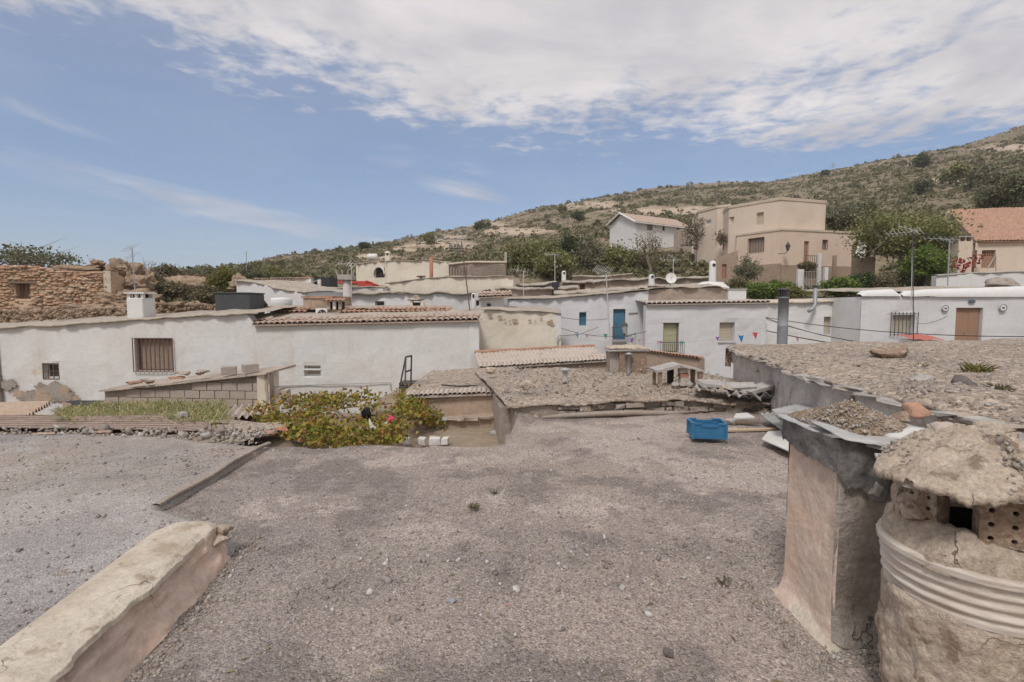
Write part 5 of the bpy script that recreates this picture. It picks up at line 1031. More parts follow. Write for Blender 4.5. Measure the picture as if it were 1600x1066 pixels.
def slab_chimney():
    c = at(1057, 599, 9.3); c.z = .27; t = thing('slab_roofed_chimney', 'low chimney with two pitched stone slabs on brick posts', 'chimney', c); rnd = random.Random(3)
    for s in (-1, 1):
        M = T(c + Vector((s * .21, 0, .335))) @ Matrix.Rotation(s * .24, 4, 'Y'); MB().obox(M, (.46, .5, .035), .012, rnd).build('roof_slab', 'slab_stone', t)
    for x, y, w, m in ((-.36, -.18, .06, 'brick_brown'), (-.36, .18, .06, 'brick_brown'), (.36, -.18, .07, 'brick_brown'), (.36, .18, .07, 'brick_brown'), (-.08, .1, .1, 'soot')): MB().obox(T(c + Vector((x, y, .12))), (w, .07, .3 if abs(x) > .2 else .36), .006, rnd).build('post', m, t)
    for k in range(4): MB().obox(T(c + Vector((.09 + rnd.uniform(-.01, .01), -.1, .05 + k * .078))), (.15, .13, .07), .006, rnd).build('brick', 'brick_red' if k == 2 else 'clay_tile_pale', t)
    heap('mortar_base', 'launa', t, [(c.x - .5, c.y - .35), (c.x + .5, c.y - .35), (c.x + .52, c.y + .4), (c.x - .5, c.y + .4)], c.z - .06, (c.x, c.y), .1, 4, .04)
    for k in range(5): rock('stone', 'pale_pebble' if k % 2 else 'slab_stone', c + Vector((rnd.uniform(-.35, .3), -.2, .04)), (.14, .1, .09), k, t, 2)
slab_chimney()
def block_chimney():
    c = at(978, 588, 11.8); c.z = .2; t = thing('plastered_chimney', 'wide tan plastered chimney block on the stone-edged roof', 'chimney', c); rnd = random.Random(5)
    MB().obox(T(c + Vector((.10, 0, .24))), (.62, .5, .52), .015, rnd).build('body', 'cream_plaster' if 0 else 'brick_brown', t, bevel=.02); MB().obox(T(c + Vector((-.30, .06, .25))), (.22, .5, .5), .02, rnd).build('side_block', 'grey_render', t, bevel=.02)
    MB().obox(T(c + Vector((0, 0, .53))), (.92, .62, .05), .015, rnd).build('cap_slab', 'slab_stone', t); heap('mortar_cap', 'tan_mortar', t, [(c.x - .45, c.y - .3), (c.x + .45, c.y - .3), (c.x + .45, c.y + .3), (c.x - .45, c.y + .3)], c.z + .575, (c.x, c.y), .07, 4, .03)
    p = at(982, 590, 11.45); p.z = .24; o = MB().lathe(p, [(.05, 0), (.05, .40), (.09, .40), (.095, .415), (.0, .45)], 14).build('vent_pipe', 'galvanised', base=p, smooth=True); tag(o, 'thin grey vent pipe standing against the tan chimney block', 'vent pipe')
    p = at(883, 596, 9.9); p.z = .24; tag(MB().lathe(p, [(.06, 0), (.055, .04), (.045, .06), (.045, .17), (.06, .18), (.06, .2), (.045, .2), (.10, .235), (.105, .25), (.0, .285)], 18).build('roof_vent', 'zinc', base=p, smooth=True), 'small mushroom-capped vent on the stone-edged roof', 'vent')
    for px, py, lab in ((765, 583, 'square pale stone block on the tiled shed roof'), (822, 606, 'yellowish rock at the corner of the stone-edged roof')):
        tag(rock('stone', 'tan_mortar', at(px, py, 10.6 if px < 800 else 8.6) + Vector((0, 0, .03)), (.26, .2, .15), px, sub=2, rough=.5), lab, 'stone')
block_chimney()
# grey stove pipe with cowl
def stove_pipe():
    b = at(1222, 537, 13.2); b.z = .5; t = thing('stove_pipe', 'tall grey stove pipe with a dark finned cowl', 'stove pipe', b); zt = at(1222, 466, 13.2).z; h = zt - b.z
    MB().lathe(b, [(.125, 0), (.125, h * .5), (.128, h * .5 + .01), (.125, h * .5 + .02), (.125, h), (.135, h), (.135, h + .03), (.1, h + .03)], 24).build('flue', 'galvanised', t, smooth=True)
    MB().lathe(b, [(.09, h + .03), (.09, h + .2), (0, h + .2)], 16).build('core', 'soot', t)
    for k in range(20):
        a = k * math.pi / 10; q = b + Vector((math.cos(a) * .13, math.sin(a) * .13, h + .12)); MB().obox(T(q) @ Rz(a + .5), (.035, .008, .19)).build('fin', 'dark_metal', t)
    MB().lathe(b, [(.15, h + .205), (.155, h + .215), (.12, h + .25), (.0, h + .265)], 24).build('cowl_cap', 'dark_metal', t, smooth=True)
stove_pipe()
def stair_rail():
    b = at(632, 606, 12.4); t = thing('roof_stair', 'black iron stair rail and step against the long white wall', 'stair', b); A = lambda x, y, dz=0: at(x, y, 12.4 + dz)
    for pts in ([A(624, 608), A(634, 558)], [A(633, 605, -.3), A(634, 558)], [A(642, 600, .3), A(643, 556, .3)], [A(634, 558), A(643, 556, .3)], [A(634, 581), A(643, 578, .3)]): MB().tube(pts, .022, 6).build('rail', 'dark_metal', t)
    MB().obox(T(A(655, 598, .2)), (.9, .5, .05)).build('tread', 'dark_metal', t); MB().obox(T(A(640, 604, 0)), (.45, .4, .04)).build('tread', 'dark_metal', t)
    tag(MB().obox(T(at(672, 593, 12.8)) @ Matrix.Rotation(-.2, 4, 'Y'), (1.0, .5, .04)).build('sheet', 'dark_felt', base=at(672, 593, 12.8)), 'dark sheet lying beside the iron stair', 'sheet')
stair_rail()

# ------------------------------------------------------------------ long white house, left
def zs(W, pts): return [W.sz(x, y) for x, y in pts]
def long_white():
    W = Wall.px(-140, 16.4, 748, 15.6); t = thing('white_house', 'long low whitewashed house with a big barred window and tile eave', 'house', W.pt(8, -3))
    tp = zs(W, [(-140, 522), (5, 514), (100, 508), (200, 502), (300, 496), (385, 491), (396, 506), (748, 503)]); ops = [op_px(W, 211, 529, 271, 580), op_px(W, 67, 568, 92, 592), op_px(W, 475, 571, 501, 588)]
    wall(W, t, 'whitewash_worn', -3, tp, ops, th=.4, amp=.035, seed=11, cell=.25)
    R = Wall(W.b[:], (W.b.x - .3, W.b.y + 4.5)); wall(R, t, 'whitewash', -3, [(0, tp[-1][1]), (R.len, tp[-1][1])], seed=12)
    w1 = window(W, t, ops[0], 'shutter_brown', 'rust_iron', .05, 10, 'rust_iron', 2, .02, .06); window(W, t, ops[1], 'glass_dark', 'white_paint', .05, 4, 'rust_iron', 3, 0, .0)
    w3 = window(W, t, ops[2], 'blind_tan', 'white_paint', .05, 0); sbox(W, ops[2][0] - .02, ops[2][1] + .02, (ops[2][2] + ops[2][3]) / 2 + .02, (ops[2][2] + ops[2][3]) / 2 + .06, -.12, .02).build('crossbar', 'white_paint', w3)
    s39 = W.sz(392, 495)[0]
    roof_slab(W, t, 0, s39 + .3, [(s, z + .06) for s, z in tp[:6]] + [(s39 + .3, tp[5][1] + .06)], 4, .25, .05, 'launa_far', .10, 21, jag=.05, lump=.10, cell=.12)
    s0, s1 = W.sz(398, 505)[0], W.len; zA, zB = W.sz(398, 507)[1], W.sz(748, 500)[1]
    eave(W, t, s0, s1, zA, zB, .178, .16, .45, 'clay_tile', -.2, 2, 4)
    roof_slab(W, t, s0 - .4, s1, [(s0 - .4, zA + .22), (s0, zA + .14), (s1, zB + .14)], 2.6, .22, .03, 'launa_far', -.50, 5, lump=.05)
    # second, set-back strip with its own tile eave
    B = Wall.px(425, 18.0, 702, 17.8); zb = B.sz(560, 489)[1]; wall(B, t, 'brown_render', .6, [(0, zb - .02), (B.len, zb - .02)], seed=14)
    for a, b in ((425, 478), (533, 702)): eave(B, t, B.sz(a, 488)[0], B.sz(b, 488)[0], zb, zb + .02, .17, .14, .42, 'clay_tile_red', -.2, 2, a)
    roof_slab(B, t, 0, B.len, [(0, zb + .18), (B.len, zb + .18)], 2, .1, .03, 'launa_far', -.5, 8, lump=.06)
    # bare plaster worn off the foot of the wall
    rs = np.random.RandomState(4)
    for k in range(17):
        px = rs.uniform(14, 112); py = rs.uniform(600, 624) if rs.uniform() < .6 else rs.uniform(612, 628); s, z = W.sz(px, py); r = rs.uniform(.12, .42) * (1 if py > 612 else .6); n = 22; a = np.linspace(0, 2 * math.pi, n, endpoint=False); rr = r * (1 + n1(a * 2, 1.3, k) * .9)
        P = [W.pt(s + math.cos(q) * w * 1.2, z + math.sin(q) * w * .7, .045 + .001 * k) for q, w in zip(a, rr)]; MB().add(P + [W.pt(s, z, .05 + .001 * k)], [(i, (i + 1) % n, n) for i in range(n)]).build('bare_patch', 'grey_render' if k % 3 else 'brown_render', t)
    c = W.M(W.sz(470, 610)[0], W.sz(470, 610)[1], .03); a, b = W.sz(420, 603), W.sz(608, 597); MB().tube([W.pt(*a, .06), W.pt(*b, .06), W.pt(b[0] + .05, b[1], .06), W.pt(b[0] + .07, b[1] - .25, .06)], .014, 5).build('pipe', 'zinc', t)
    for px0, px1 in ((-140, 4),): 
        q = W.sz(-2, 560); sbox(W, q[0] - .16, q[0] + .06, -2.5, 1.0, 0.02, .10).build('drain_pillar', 'grey_render', t)
long_white()
def small_things_left():
    rnd = random.Random(3)
    # white chimney with aerial
    b = at(222, 500, 17.2); t = thing('white_chimney', 'white plastered chimney with slotted top on the long white house', 'chimney', b); w = .62; z1 = at(222, 466, 17.2).z - b.z
    mb = MB(); mb.add([b + Vector((x * w / 2 * (1.0 if z == 0 else .86), y * w / 2, z)) for z in (-.1, z1) for x, y in ((-1, -1), (1, -1), (1, 1), (-1, 1))], [(3, 2, 1, 0), (4, 5, 6, 7), (0, 1, 5, 4), (1, 2, 6, 5), (2, 3, 7, 6), (3, 0, 4, 7)]); mb.build('body', 'whitewash', t, bevel=.03)
    for x in (-.22, 0.02, .22):
        for y in (-.22, .22): MB().obox(T(b + Vector((x, y, z1 + .07))), (.09, .09, .14), .01, rnd).build('post', 'whitewash', t)
    MB().obox(T(b + Vector((0, 0, z1 + .075))), (.3, .3, .13)).build('flue', 'soot', t); MB().obox(T(b + Vector((0, 0, z1 + .165))), (.66, .66, .05), .01, rnd).build('cap', 'whitewash', t)
    b = at(368, 492, 18.5); t = thing('water_tank', 'dark grey rectangular water tank on the long white house', 'tank', b); x0, x1 = at(341, 480, 18.5).x, at(395, 480, 18.5).x; z1 = at(368, 458, 18.5).z
    MB().box((x0, 18.3, b.z - .2), (x1, 19.4, z1 - .03)).build('body', 'tank_grey', t, bevel=.03); MB().box((x0 - .02, 18.27, z1 - .028), (x1 + .02, 19.43, z1 + .02)).build('lid', 'tank_grey', t, bevel=.015)
    # brown chimney room, air conditioner, tile-hooded chimney, concrete column
    W = Wall.px(475, 18.4, 519, 18.35); t = thing('chimney_room', 'brown rendered box room rising above the tile roof', 'shed', W.pt(0, .8)); zt = W.sz(495, 465)[1]
    block(t, [W.a[:], W.b[:], (W.b.x + .2, W.b.y + 1.6), (W.a.x + .2, W.a.y + 1.6)], .7, zt, 'brown_render', capm='clay_tile_red', capth=.03, capover=.05)
    p = at(502, 500, 17.95); t = thing('air_conditioner', 'white air conditioner unit with round fan grille on the tile roof', 'air conditioner', p); x0, x1, z1 = at(493, 490, 17.95).x, at(511, 490, 17.95).x, at(502, 482, 17.95).z; MB().box((x0, 17.95, p.z), (x1, 18.25, z1)).build('case', 'white_paint', t, bevel=.015)
    cx, cz = (x0 + x1) / 2 + .03, (p.z + z1) / 2; mb = MB()
    for r in (.15, .11, .07, .03): mb.tube([(cx + r * math.cos(a), 17.93, cz + r * math.sin(a)) for a in np.linspace(0, 2 * math.pi, 17)], .006, 4, False)
    mb.build('grille', 'dark_metal', t); d = MB().lathe((0, 0, 0), [(.16, 0), (0, 0.001)], 20, cap=False); d.v = [(cx + v[0], 17.945 - v[2], cz + v[1]) for v in d.v]; d.build('fan', 'soot', t)
    for k in range(4):
        a = k * 1.57 + .5; MB().obox(T((cx + .07 * math.cos(a), 17.938, cz + .07 * math.sin(a))) @ Matrix.Rotation(-a, 4, 'Y'), (.12, .004, .05)).build('blade', 'aluminium', t)
    b = at(522, 500, 18.1); t = thing('tile_hooded_chimney', 'brown chimney with clay tile hood beside the air conditioner', 'chimney', b); x0, x1 = at(511, 490, 18.1).x, at(533, 490, 18.1).x; zt, zo = at(522, 470, 18.1).z, at(522, 484, 18.1).z
    MB().box((x0, 18.1, b.z - .2), (x1, 18.6, zo)).build('body', 'brown_render', t)
    for x in (x0 + .05, (x0 + x1) / 2, x1 - .05): MB().box((x - .05, 18.12, zo), (x + .05, 18.22, zt - .02)).build('post', 'whitewash' if abs(x - (x0 + x1) / 2) < .1 else 'brown_render', t)
    MB().box((x0 + .02, 18.3, zo), (x1 - .02, 18.58, zt - .02)).build('flue', 'soot', t)
    me = tile_mesh(.14, .42, 'clay_tile_red')
    for k in range(5): inst('roof_tile', me, t, T((x0 - .03 + k * .14, 17.98, zt - .02)) @ Matrix.Rotation(.2, 4, 'X'))
    MB().box((x0 - .08, 18.02, zt - .03), (x1 + .08, 18.62, zt)).build('hood_slab', 'clay_tile', t)
    b = at(543, 486, 20); t = thing('concrete_column_chimney', 'round concrete chimney column with spiked square crown', 'chimney', b); zt = at(543, 438, 20).z; MB().lathe(b, [(.16, -.3), (.155, zt - b.z)], 20).build('shaft', 'grey_wall', t, smooth=True)
    MB().obox(T((b.x, b.y, zt + .10)), (.55, .5, .18), .01, rnd).build('crown', 'slab_stone', t); MB().obox(T((b.x, b.y, b.z + .0)), (.6, .6, .35)).build('plinth', 'brown_render', t)
    for x in (-.29, -.1, .1, .29): MB().tube([(b.x + x, b.y - .2, zt + .15), (b.x + x * 1.25, b.y - .2, zt + .40)], .022, 5).build('spike', 'slab_stone', t)
    b = at(652, 483, 19.5); t = thing('pot_chimney', 'small stone pot chimney with ragged cap above the tile row', 'chimney', b)
    for x in (-.2, .2): MB().obox(T((b.x + x, b.y, b.z + .15)), (.1, .3, .32), .01, rnd).build('post', 'cream_plaster', t)
    MB().obox(T((b.x, b.y + .05, b.z + .12)), (.3, .25, .26)).build('flue', 'soot', t); rock('cap', 'field_stone', (b.x, b.y, b.z + .36), (.6, .45, .16), 4, t, 2); rock('cap_stone', 'field_stone', (b.x - .02, b.y, b.z + .46), (.3, .25, .14), 7, t, 2)
    p = at(440, 482, 21); tag(MB().lathe(p, [(.0, -.3), (.42, -.3), (.42, .35), (.38, .42), (0, .45)], 20).build('round_tank', 'tank_white', base=p, smooth=True), 'white round tank tucked beside the brown box room', 'tank')
small_things_left()

# ------------------------------------------------------------------ houses across the street
def cream_house():
    W = Wall.px(738, 19.5, 877, 19.2); t = thing('cream_house', 'blank cream-plastered house wall with chipped holes near the top', 'house', W.pt(0, -3)); tp = zs(W, [(738, 485), (770, 484), (800, 487), (840, 486), (877, 491)])
    wall(W, t, 'cream_plaster', -3, tp, amp=.05, seed=31, cell=.2, rag=.04); R = Wall(W.b[:], (W.b.x + .3, W.b.y + 5)); wall(R, t, 'whitewash', -3, [(0, tp[-1][1]), (R.len, tp[-1][1])], seed=32)
    roof_slab(W, t, 0, W.len, [(s, z + .05) for s, z in tp], 5, .15, .04, 'launa_far', .07, 33, lump=.08)
    rs = np.random.RandomState(2)
    for k, (px, py, r) in enumerate(((766, 493, .12), (781, 495, .10), (789, 500, .06), (797, 502, .06), (805, 501, .13), (828, 501, .07), (846, 498, .06), (858, 504, .1), (863, 507, .09), (862, 501, .06), (836, 502, .04), (752, 499, .04))):
        s, z = W.sz(px, py); n = 14; a = np.linspace(0, 2 * math.pi, n, endpoint=False); r *= .7; rr = r * (1 + n1(a * 2, 1.5, k) * .9); P = [W.pt(s + math.cos(q) * w * 1.3, z + math.sin(q) * w * .7, .055) for q, w in zip(a, rr)]; MB().add(P + [W.pt(s, z, .05)], [(i, (i + 1) % n, n) for i in range(n)]).build('chipped_patch', 'brown_render', t)
    pipe = [W.pt(*W.sz(871, 545), .12), W.pt(*W.sz(871, 527), .12), W.pt(*W.sz(874, 524), .12), at(895, 523, 19.2), at(905, 522, 19.6), at(934, 511, 20)]; tag(MB().tube(pipe, .03, 6).build('cable_duct', 'zinc', base=pipe[0]), 'bent grey cable duct crossing from the cream wall', 'duct')
cream_house()
def leanto():
    W = Wall.px(748, 14.2, 952, 14.8); t = thing('tiled_leanto', 'low brown building with pinkish clay tile roof below the cream wall', 'shed', W.pt(0, -3)); zA, zB = W.sz(750, 574)[1], W.sz(950, 562)[1]
    wall(W, t, 'brown_render', -3, [(0, zA - .03), (W.len, zB - .03)], seed=35, amp=.03); eave(W, t, 0, W.len, zA, zB, .115, .12, .32, 'clay_tile_pale', -.35, 1, 6)
    q = lambda s, z, o: W.pt(s, z, o); barrel_roof('roof', q(0, zA + .03, -.1), q(W.len, zB + .03, -.1), q(W.len, zB + .27, -1.3), q(0, zA + .29, -1.3), 'clay_tile_pale', t, .115, 3)
    MB().tube([q(0, zA + .31, -1.33), q(W.len * .5, (zA + zB) / 2 + .31, -1.33), q(W.len, zB + .30, -1.33)], .055, 8).build('ridge', 'clay_tile_red', t); wall(Wall(q(0, 0, -2.6)[:2], q(W.len, 0, -2.6)[:2]), t, 'brown_render', -3, [(0, zA + .1), (W.len, zB + .1)])
leanto()
def white_blue():
    W = Wall.px(742, 25.5, 1012, 24.8); t = thing('white_house', 'bluish white house with blue shuttered window and blue balcony door', 'house', W.pt(4, -3)); tp = zs(W, [(742, 471), (790, 469), (870, 466), (940, 461), (1012, 455)])
    ops = [op_px(W, 905, 488, 916, 509), op_px(W, 958, 483, 977, 531)]; wall(W, t, 'whitewash_blue', -3, tp, ops, seed=41, amp=.04, cell=.3)
    roof_slab(W, t, 0, W.len, [(s, z + .09) for s, z in tp], 6, .2, .05, 'launa_far', .14, 42, lump=.09, jag=.08)
    window(W, t, ops[0], 'blue_door', 'blue_door', .06, 0, mull=1, shut=True); d = door(W, t, ops[1], 'blue_door', 2)
    b = (ops[1][0] - .05, ops[1][1] + .05); z0 = W.sz(967, 531)[1]; zr = W.sz(967, 511)[1]; sbox(W, b[0], b[1], z0 - .08, z0 - .005, 0.03, .3).build('balcony', 'slab_stone', t)
    for k in range(9): c = b[0] + (b[1] - b[0]) * k / 8; MB().tube([W.pt(c, z0, .27), W.pt(c, zr, .27)], .012, 4).build('balcony_bar', 'dark_metal', t)
    MB().tube([W.pt(b[0], zr, .03), W.pt(b[0], zr, .27), W.pt(b[1], zr, .27), W.pt(b[1], zr, .03)], .018, 5).build('handrail', 'dark_metal', t)
    s, z = W.sz(990, 489); MB().tube([W.pt(s - .25, z - .02, .06), W.pt(s + .2, z, .06)], .02, 5).build('conduit', 'rust_iron', t)
    # wall lantern on a scroll bracket
    c = at(976, 514, 23.5); l = thing('wall_lantern', 'glass street lantern on a scrolled iron bracket by the blue door', 'lantern', c); zt = c.z
    MB().lathe(c, [(.07, -.2), (.14, .12), (.14, .14)], 6, cap=False).build('glass', 'zinc', l); MB().lathe(c, [(.17, .14), (.10, .25), (.03, .30), (.0, .36)], 6).build('cap', 'dark_metal', l); MB().lathe(c, [(.0, -.27), (.07, -.24), (.07, -.2), (0, -.19)], 6).build('foot', 'dark_metal', l)
    e = at(991, 523, 24.6); MB().tube([c + Vector((0, 0, -.27)), c + Vector((.05, .05, -.36)), c.lerp(e, .5) + Vector((0, 0, -.2)), e + Vector((.1, .2, .05))], .018, 5).build('bracket', 'dark_metal', l)
    cc = c.lerp(e, .6) + Vector((0, 0, -.33)); MB().tube([cc + Vector((math.cos(a) * .12, 0, math.sin(a) * .12)) for a in np.linspace(0, 5, 12)], .014, 4).build('scroll', 'dark_metal', l)
white_blue()
def small_gable():
    W = Wall.px(740, 22.5, 786, 22.5); t = thing('white_outhouse', 'small white outhouse with tile canopy and two little windows', 'shed', W.pt(0, -3)); z1 = W.sz(760, 463)[1]; ops = [op_px(W, 742, 469, 749, 479), op_px(W, 760, 474, 767, 481)]
    wall(W, t, 'whitewash', -3, [(0, W.sz(740, 458)[1]), (W.len, z1 + .02)], ops, seed=44); [window(W, t, o, 'glass_dark', 'whitewash', .03) for o in ops]
    eave(W, t, W.sz(748, 465)[0], W.len + .4, z1 - .05, z1 + .02, .17, .35, .5, 'clay_tile', -.25, 2, 2); R = Wall(W.b[:], (W.b.x + .2, W.b.y + 3)); wall(R, t, 'whitewash', -3, [(0, z1), (R.len, z1)])
    roof_slab(W, t, 0, W.len, [(0, z1 + .12), (W.len, z1 + .12)], 3, .2, .03, 'launa_far', -.2, 3)
small_gable()
def white_tile_eave():
    W = Wall.px(1008, 23.6, 1199, 24.0); t = thing('white_house', 'white house with clay tile eave, balcony door and olive blinds', 'house', W.pt(4, -3)); tp = zs(W, [(1008, 477), (1199, 474)]); ops = [op_px(W, 1036, 505, 1061, 551), op_px(W, 1124, 504, 1148, 534)]
    wall(W, t, 'whitewash_blue', -3, tp, ops, seed=45, amp=.04, cell=.3); R = Wall(W.b[:], (W.b.x - .2, W.b.y + 4)); wall(R, t, 'whitewash', -3, [(0, tp[1][1]), (R.len, tp[1][1])])
    eave(W, t, 0, W.len, tp[0][1] + .04, tp[1][1] + .04, .235, .18, .45, 'clay_tile_pale', -.16, 1, 8); roof_slab(W, t, -.1, W.len, [(0, tp[0][1] + .16), (W.len, tp[1][1] + .16)], 5, .25, .03, 'launa_far', -.08, 46, lump=.06)
    window(W, t, ops[0], 'blind_green', 'rust_iron', .05, mull=0, shut=True, name='balcony_door'); window(W, t, ops[1], 'blind_tan', 'zinc', .05, shut=True, sill='zinc')
    z0, zr = W.sz(1048, 551)[1], W.sz(1048, 534)[1]; a, b = W.sz(1027, 540)[0], W.sz(1063, 540)[0]; sbox(W, a, b, z0 - .1, z0 - .01, .03, .5).build('balcony', 'slab_stone', t)
    for k in range(13): c = a + (b - a) * k / 12; MB().tube([W.pt(c, z0, .46), W.pt(c, zr, .46)], .013, 4).build('balcony_bar', 'dark_metal', t)
    MB().tube([W.pt(a, zr, .02), W.pt(a, zr, .46), W.pt(b, zr, .46), W.pt(b, zr, .02)], .018, 5).build('handrail', 'dark_metal', t)
    # earth-coloured attic wall and its lumpy roof
    A = Wall.px(1010, 25.4, 1137, 25.4); zt = A.sz(1060, 451)[1]; wall(A, t, 'brown_block', 1.8, [(0, zt - .1), (A.len * .3, zt), (A.len * .9, zt + .05), (A.len, zt - .1)], seed=47, amp=.08, cell=.2, rag=.08, name='attic_wall')
    roof_slab(A, t, -.1, A.len + .1, [(0, zt - .02), (A.len * .5, zt + .10), (A.len * .85, zt + .22), (A.len, zt - .05)], 3, .1, .04, 'launa_far', .12, 48, lump=.12, jag=.1, name='attic_roof')
    p = at(1151, 468, 25.2); x0, x1, z1 = at(1138, 460, 25.2).x, at(1166, 460, 25.2).x, at(1151, 453, 25.2).z; MB().box((x0, 25.2, p.z - .6), (x1, 26.2, z1)).build('stair_box', 'whitewash', t); MB().box((x0 - .04, 25.16, z1), (x1 + .04, 26.24, z1 + .06)).build('stair_cap', 'slab_stone', t)
    # low tiled wall end in front
    L = Wall.px(1006, 17.2, 1095, 15.6); z0, z1 = L.sz(1010, 550)[1], L.sz(1092, 561)[1]; o = thing('garden_wall', 'short brown wall with orange tile coping before the balcony house', 'wall', L.pt(0, -3)); wall(L, o, 'brown_render', -3, [(0, z0), (L.len, z1)], seed=49); n = 18; me = tile_mesh(.16, .3, 'clay_tile_red')
    for k in range(n): s = (k + .5) * L.len / n; inst('coping_tile', me, o, L.M(s, z0 + (z1 - z0) * s / L.len + .02, .1))
white_tile_eave()
def recessed():
    W = Wall.px(1196, 25.0, 1350, 24.4); t = thing('white_house', 'recessed white house wall with two narrow windows beside the stove pipe', 'house', W.pt(2, -3)); tp = zs(W, [(1196, 474), (1260, 473), (1350, 469)]); ops = [op_px(W, 1287, 495, 1298, 523), op_px(W, 1335, 501, 1343, 525)]
    wall(W, t, 'whitewash', -3, tp, ops, seed=51, amp=.05); [window(W, t, o, 'blind_tan', 'zinc', .04) for o in ops]; roof_slab(W, t, 0, W.len, [(s, z + .12) for s, z in tp], 4, .1, .1, 'cream_coping', .10, 52, lump=.05)
    p = [at(1263, 487, 24.3), at(1270, 482, 24.3), at(1274, 476, 24.5), at(1274, 448, 24.5)]; f = thing('flue_pipe', 'thin bent grey flue pipe on the recessed white wall', 'flue pipe', p[0]); MB().tube(p, .085, 10).build('pipe', 'galvanised', f, smooth=True); MB().lathe(p[-1], [(.12, -.02), (.13, .05), (0, .09)], 12).build('cap', 'dark_metal', f)
recessed()
def white_right():
    W = Wall.px(1344, 22.4, 1640, 22.4); t = thing('white_house', 'white house with rounded parapet, barred window and brown double door', 'house', W.pt(3, -3)); tp = zs(W, [(1344, 464), (1640, 464)]); ops = [op_px(W, 1394, 492, 1427, 521), op_px(W, 1492, 481, 1534, 560)]
    wall(W, t, 'whitewash_blue', -3, tp, ops, seed=55, amp=.04); R = Wall((W.a.x + .2, W.a.y + 4), W.a[:]); wall(R, t, 'whitewash', -3, [(0, tp[0][1]), (R.len, tp[0][1])])
    window(W, t, ops[0], 'blind_tan', 'zinc', .05, 8, 'dark_metal', 2, .12, .10); door(W, t, ops[1], 'brown_door', 2)
    # parapet: two whitewashed rolls with a split between
    for k, (a, b, ya, yb) in enumerate(((1344, 1405, 455, 452), (1408, 1640, 455, 446))):
        s0, s1 = W.sz(a, 460)[0], W.sz(b, 460)[0]; z0 = tp[0][1]; h0, h1 = W.sz(a, ya)[1] - z0, W.sz(b, yb)[1] - z0
        def fn(u, v):
            s = s0 + u * (s1 - s0); th = v * math.pi * .62; h = h0 + (h1 - h0) * u; e = np.clip(np.minimum(u * (s1 - s0), (1 - u) * (s1 - s0)) / .25, .15, 1) ** .5; o = .12 * np.cos(th) - .35 * (1 - np.cos(th)) * .5; z = z0 + .02 + h * np.sin(np.minimum(th, math.pi / 2)) * e
            P = np.stack([W.a.x + W.d.x * s + W.n.x * o, W.a.y + W.d.y * s + W.n.y * o, z], -1); P[..., 2] += fbm(P, 1.2, 3, k) * .05; return P
        V, Q = grid(60, 12, fn); put('parapet', V, Q, 'whitewash', t, smooth=True)
    roof_slab(W, t, .2, W.len, [(0, tp[0][1] + .25), (W.len, tp[0][1] + .45)], 6.5, .25, .03, 'launa_far', -.4, 56, lump=.08)
    for px, py, r in ((1475, 482, .14), (1565, 481, .16)):
        s, z = W.sz(px, py); m = MB().lathe((0, 0, 0), [(r, .0), (r, .02), (r * .7, .035), (0, .03)], 20); m.v = [tuple(W.pt(s + v[0], z + v[1], .05 + v[2])) for v in m.v]; pl = m.build('wall_plate', 'white_paint', t)
        m = MB(); m.tube([W.pt(s + math.cos(a) * r * .93, z + math.sin(a) * r * .93, .085) for a in np.linspace(0, 6.29, 22)], .012, 4, False); m.build('plate_rim', 'plate_ink', pl); m = MB().lathe((0, 0, 0), [(r * .35, .0), (r * .3, .03), (0, .03)], 10); m.v = [tuple(W.pt(s + v[0] * 1.3, z + v[1] * .8, .07 + v[2])) for v in m.v]; m.build('plate_motif', 'plate_ink', pl)
    s, z = W.sz(1517, 471); m = MB().lathe((0, 0, 0), [(.15, 0), (.14, .03), (0, .04)], 18); m.v = [tuple(W.pt(s + v[0], z + v[1] * .55, .05 + v[2])) for v in m.v]; m.build('door_plaque', 'plate_ink', t)
    p = at(1455, 533, 20.5); c = thing('red_sheet_roof', 'faded red sheet over a small lean-to before the barred window', 'roof', p); V, Q = grid(20, 6, lambda u, v: np.stack([at(1428, 530, 20.5).x + u * 1.25, 20.5 + v * .9, at(1428, 531, 20.5).z + v * .16 + .02 * np.sin(u * 12) + .0 * u], -1)); put('sheet', V, Q, 'car_red', c); MB().box((at(1430, 533, 20.5).x, 20.6, -1.5), (at(1470, 533, 20.5).x, 21.4, at(1430, 532, 20.6).z)).build('wall', 'whitewash', c)
white_right()
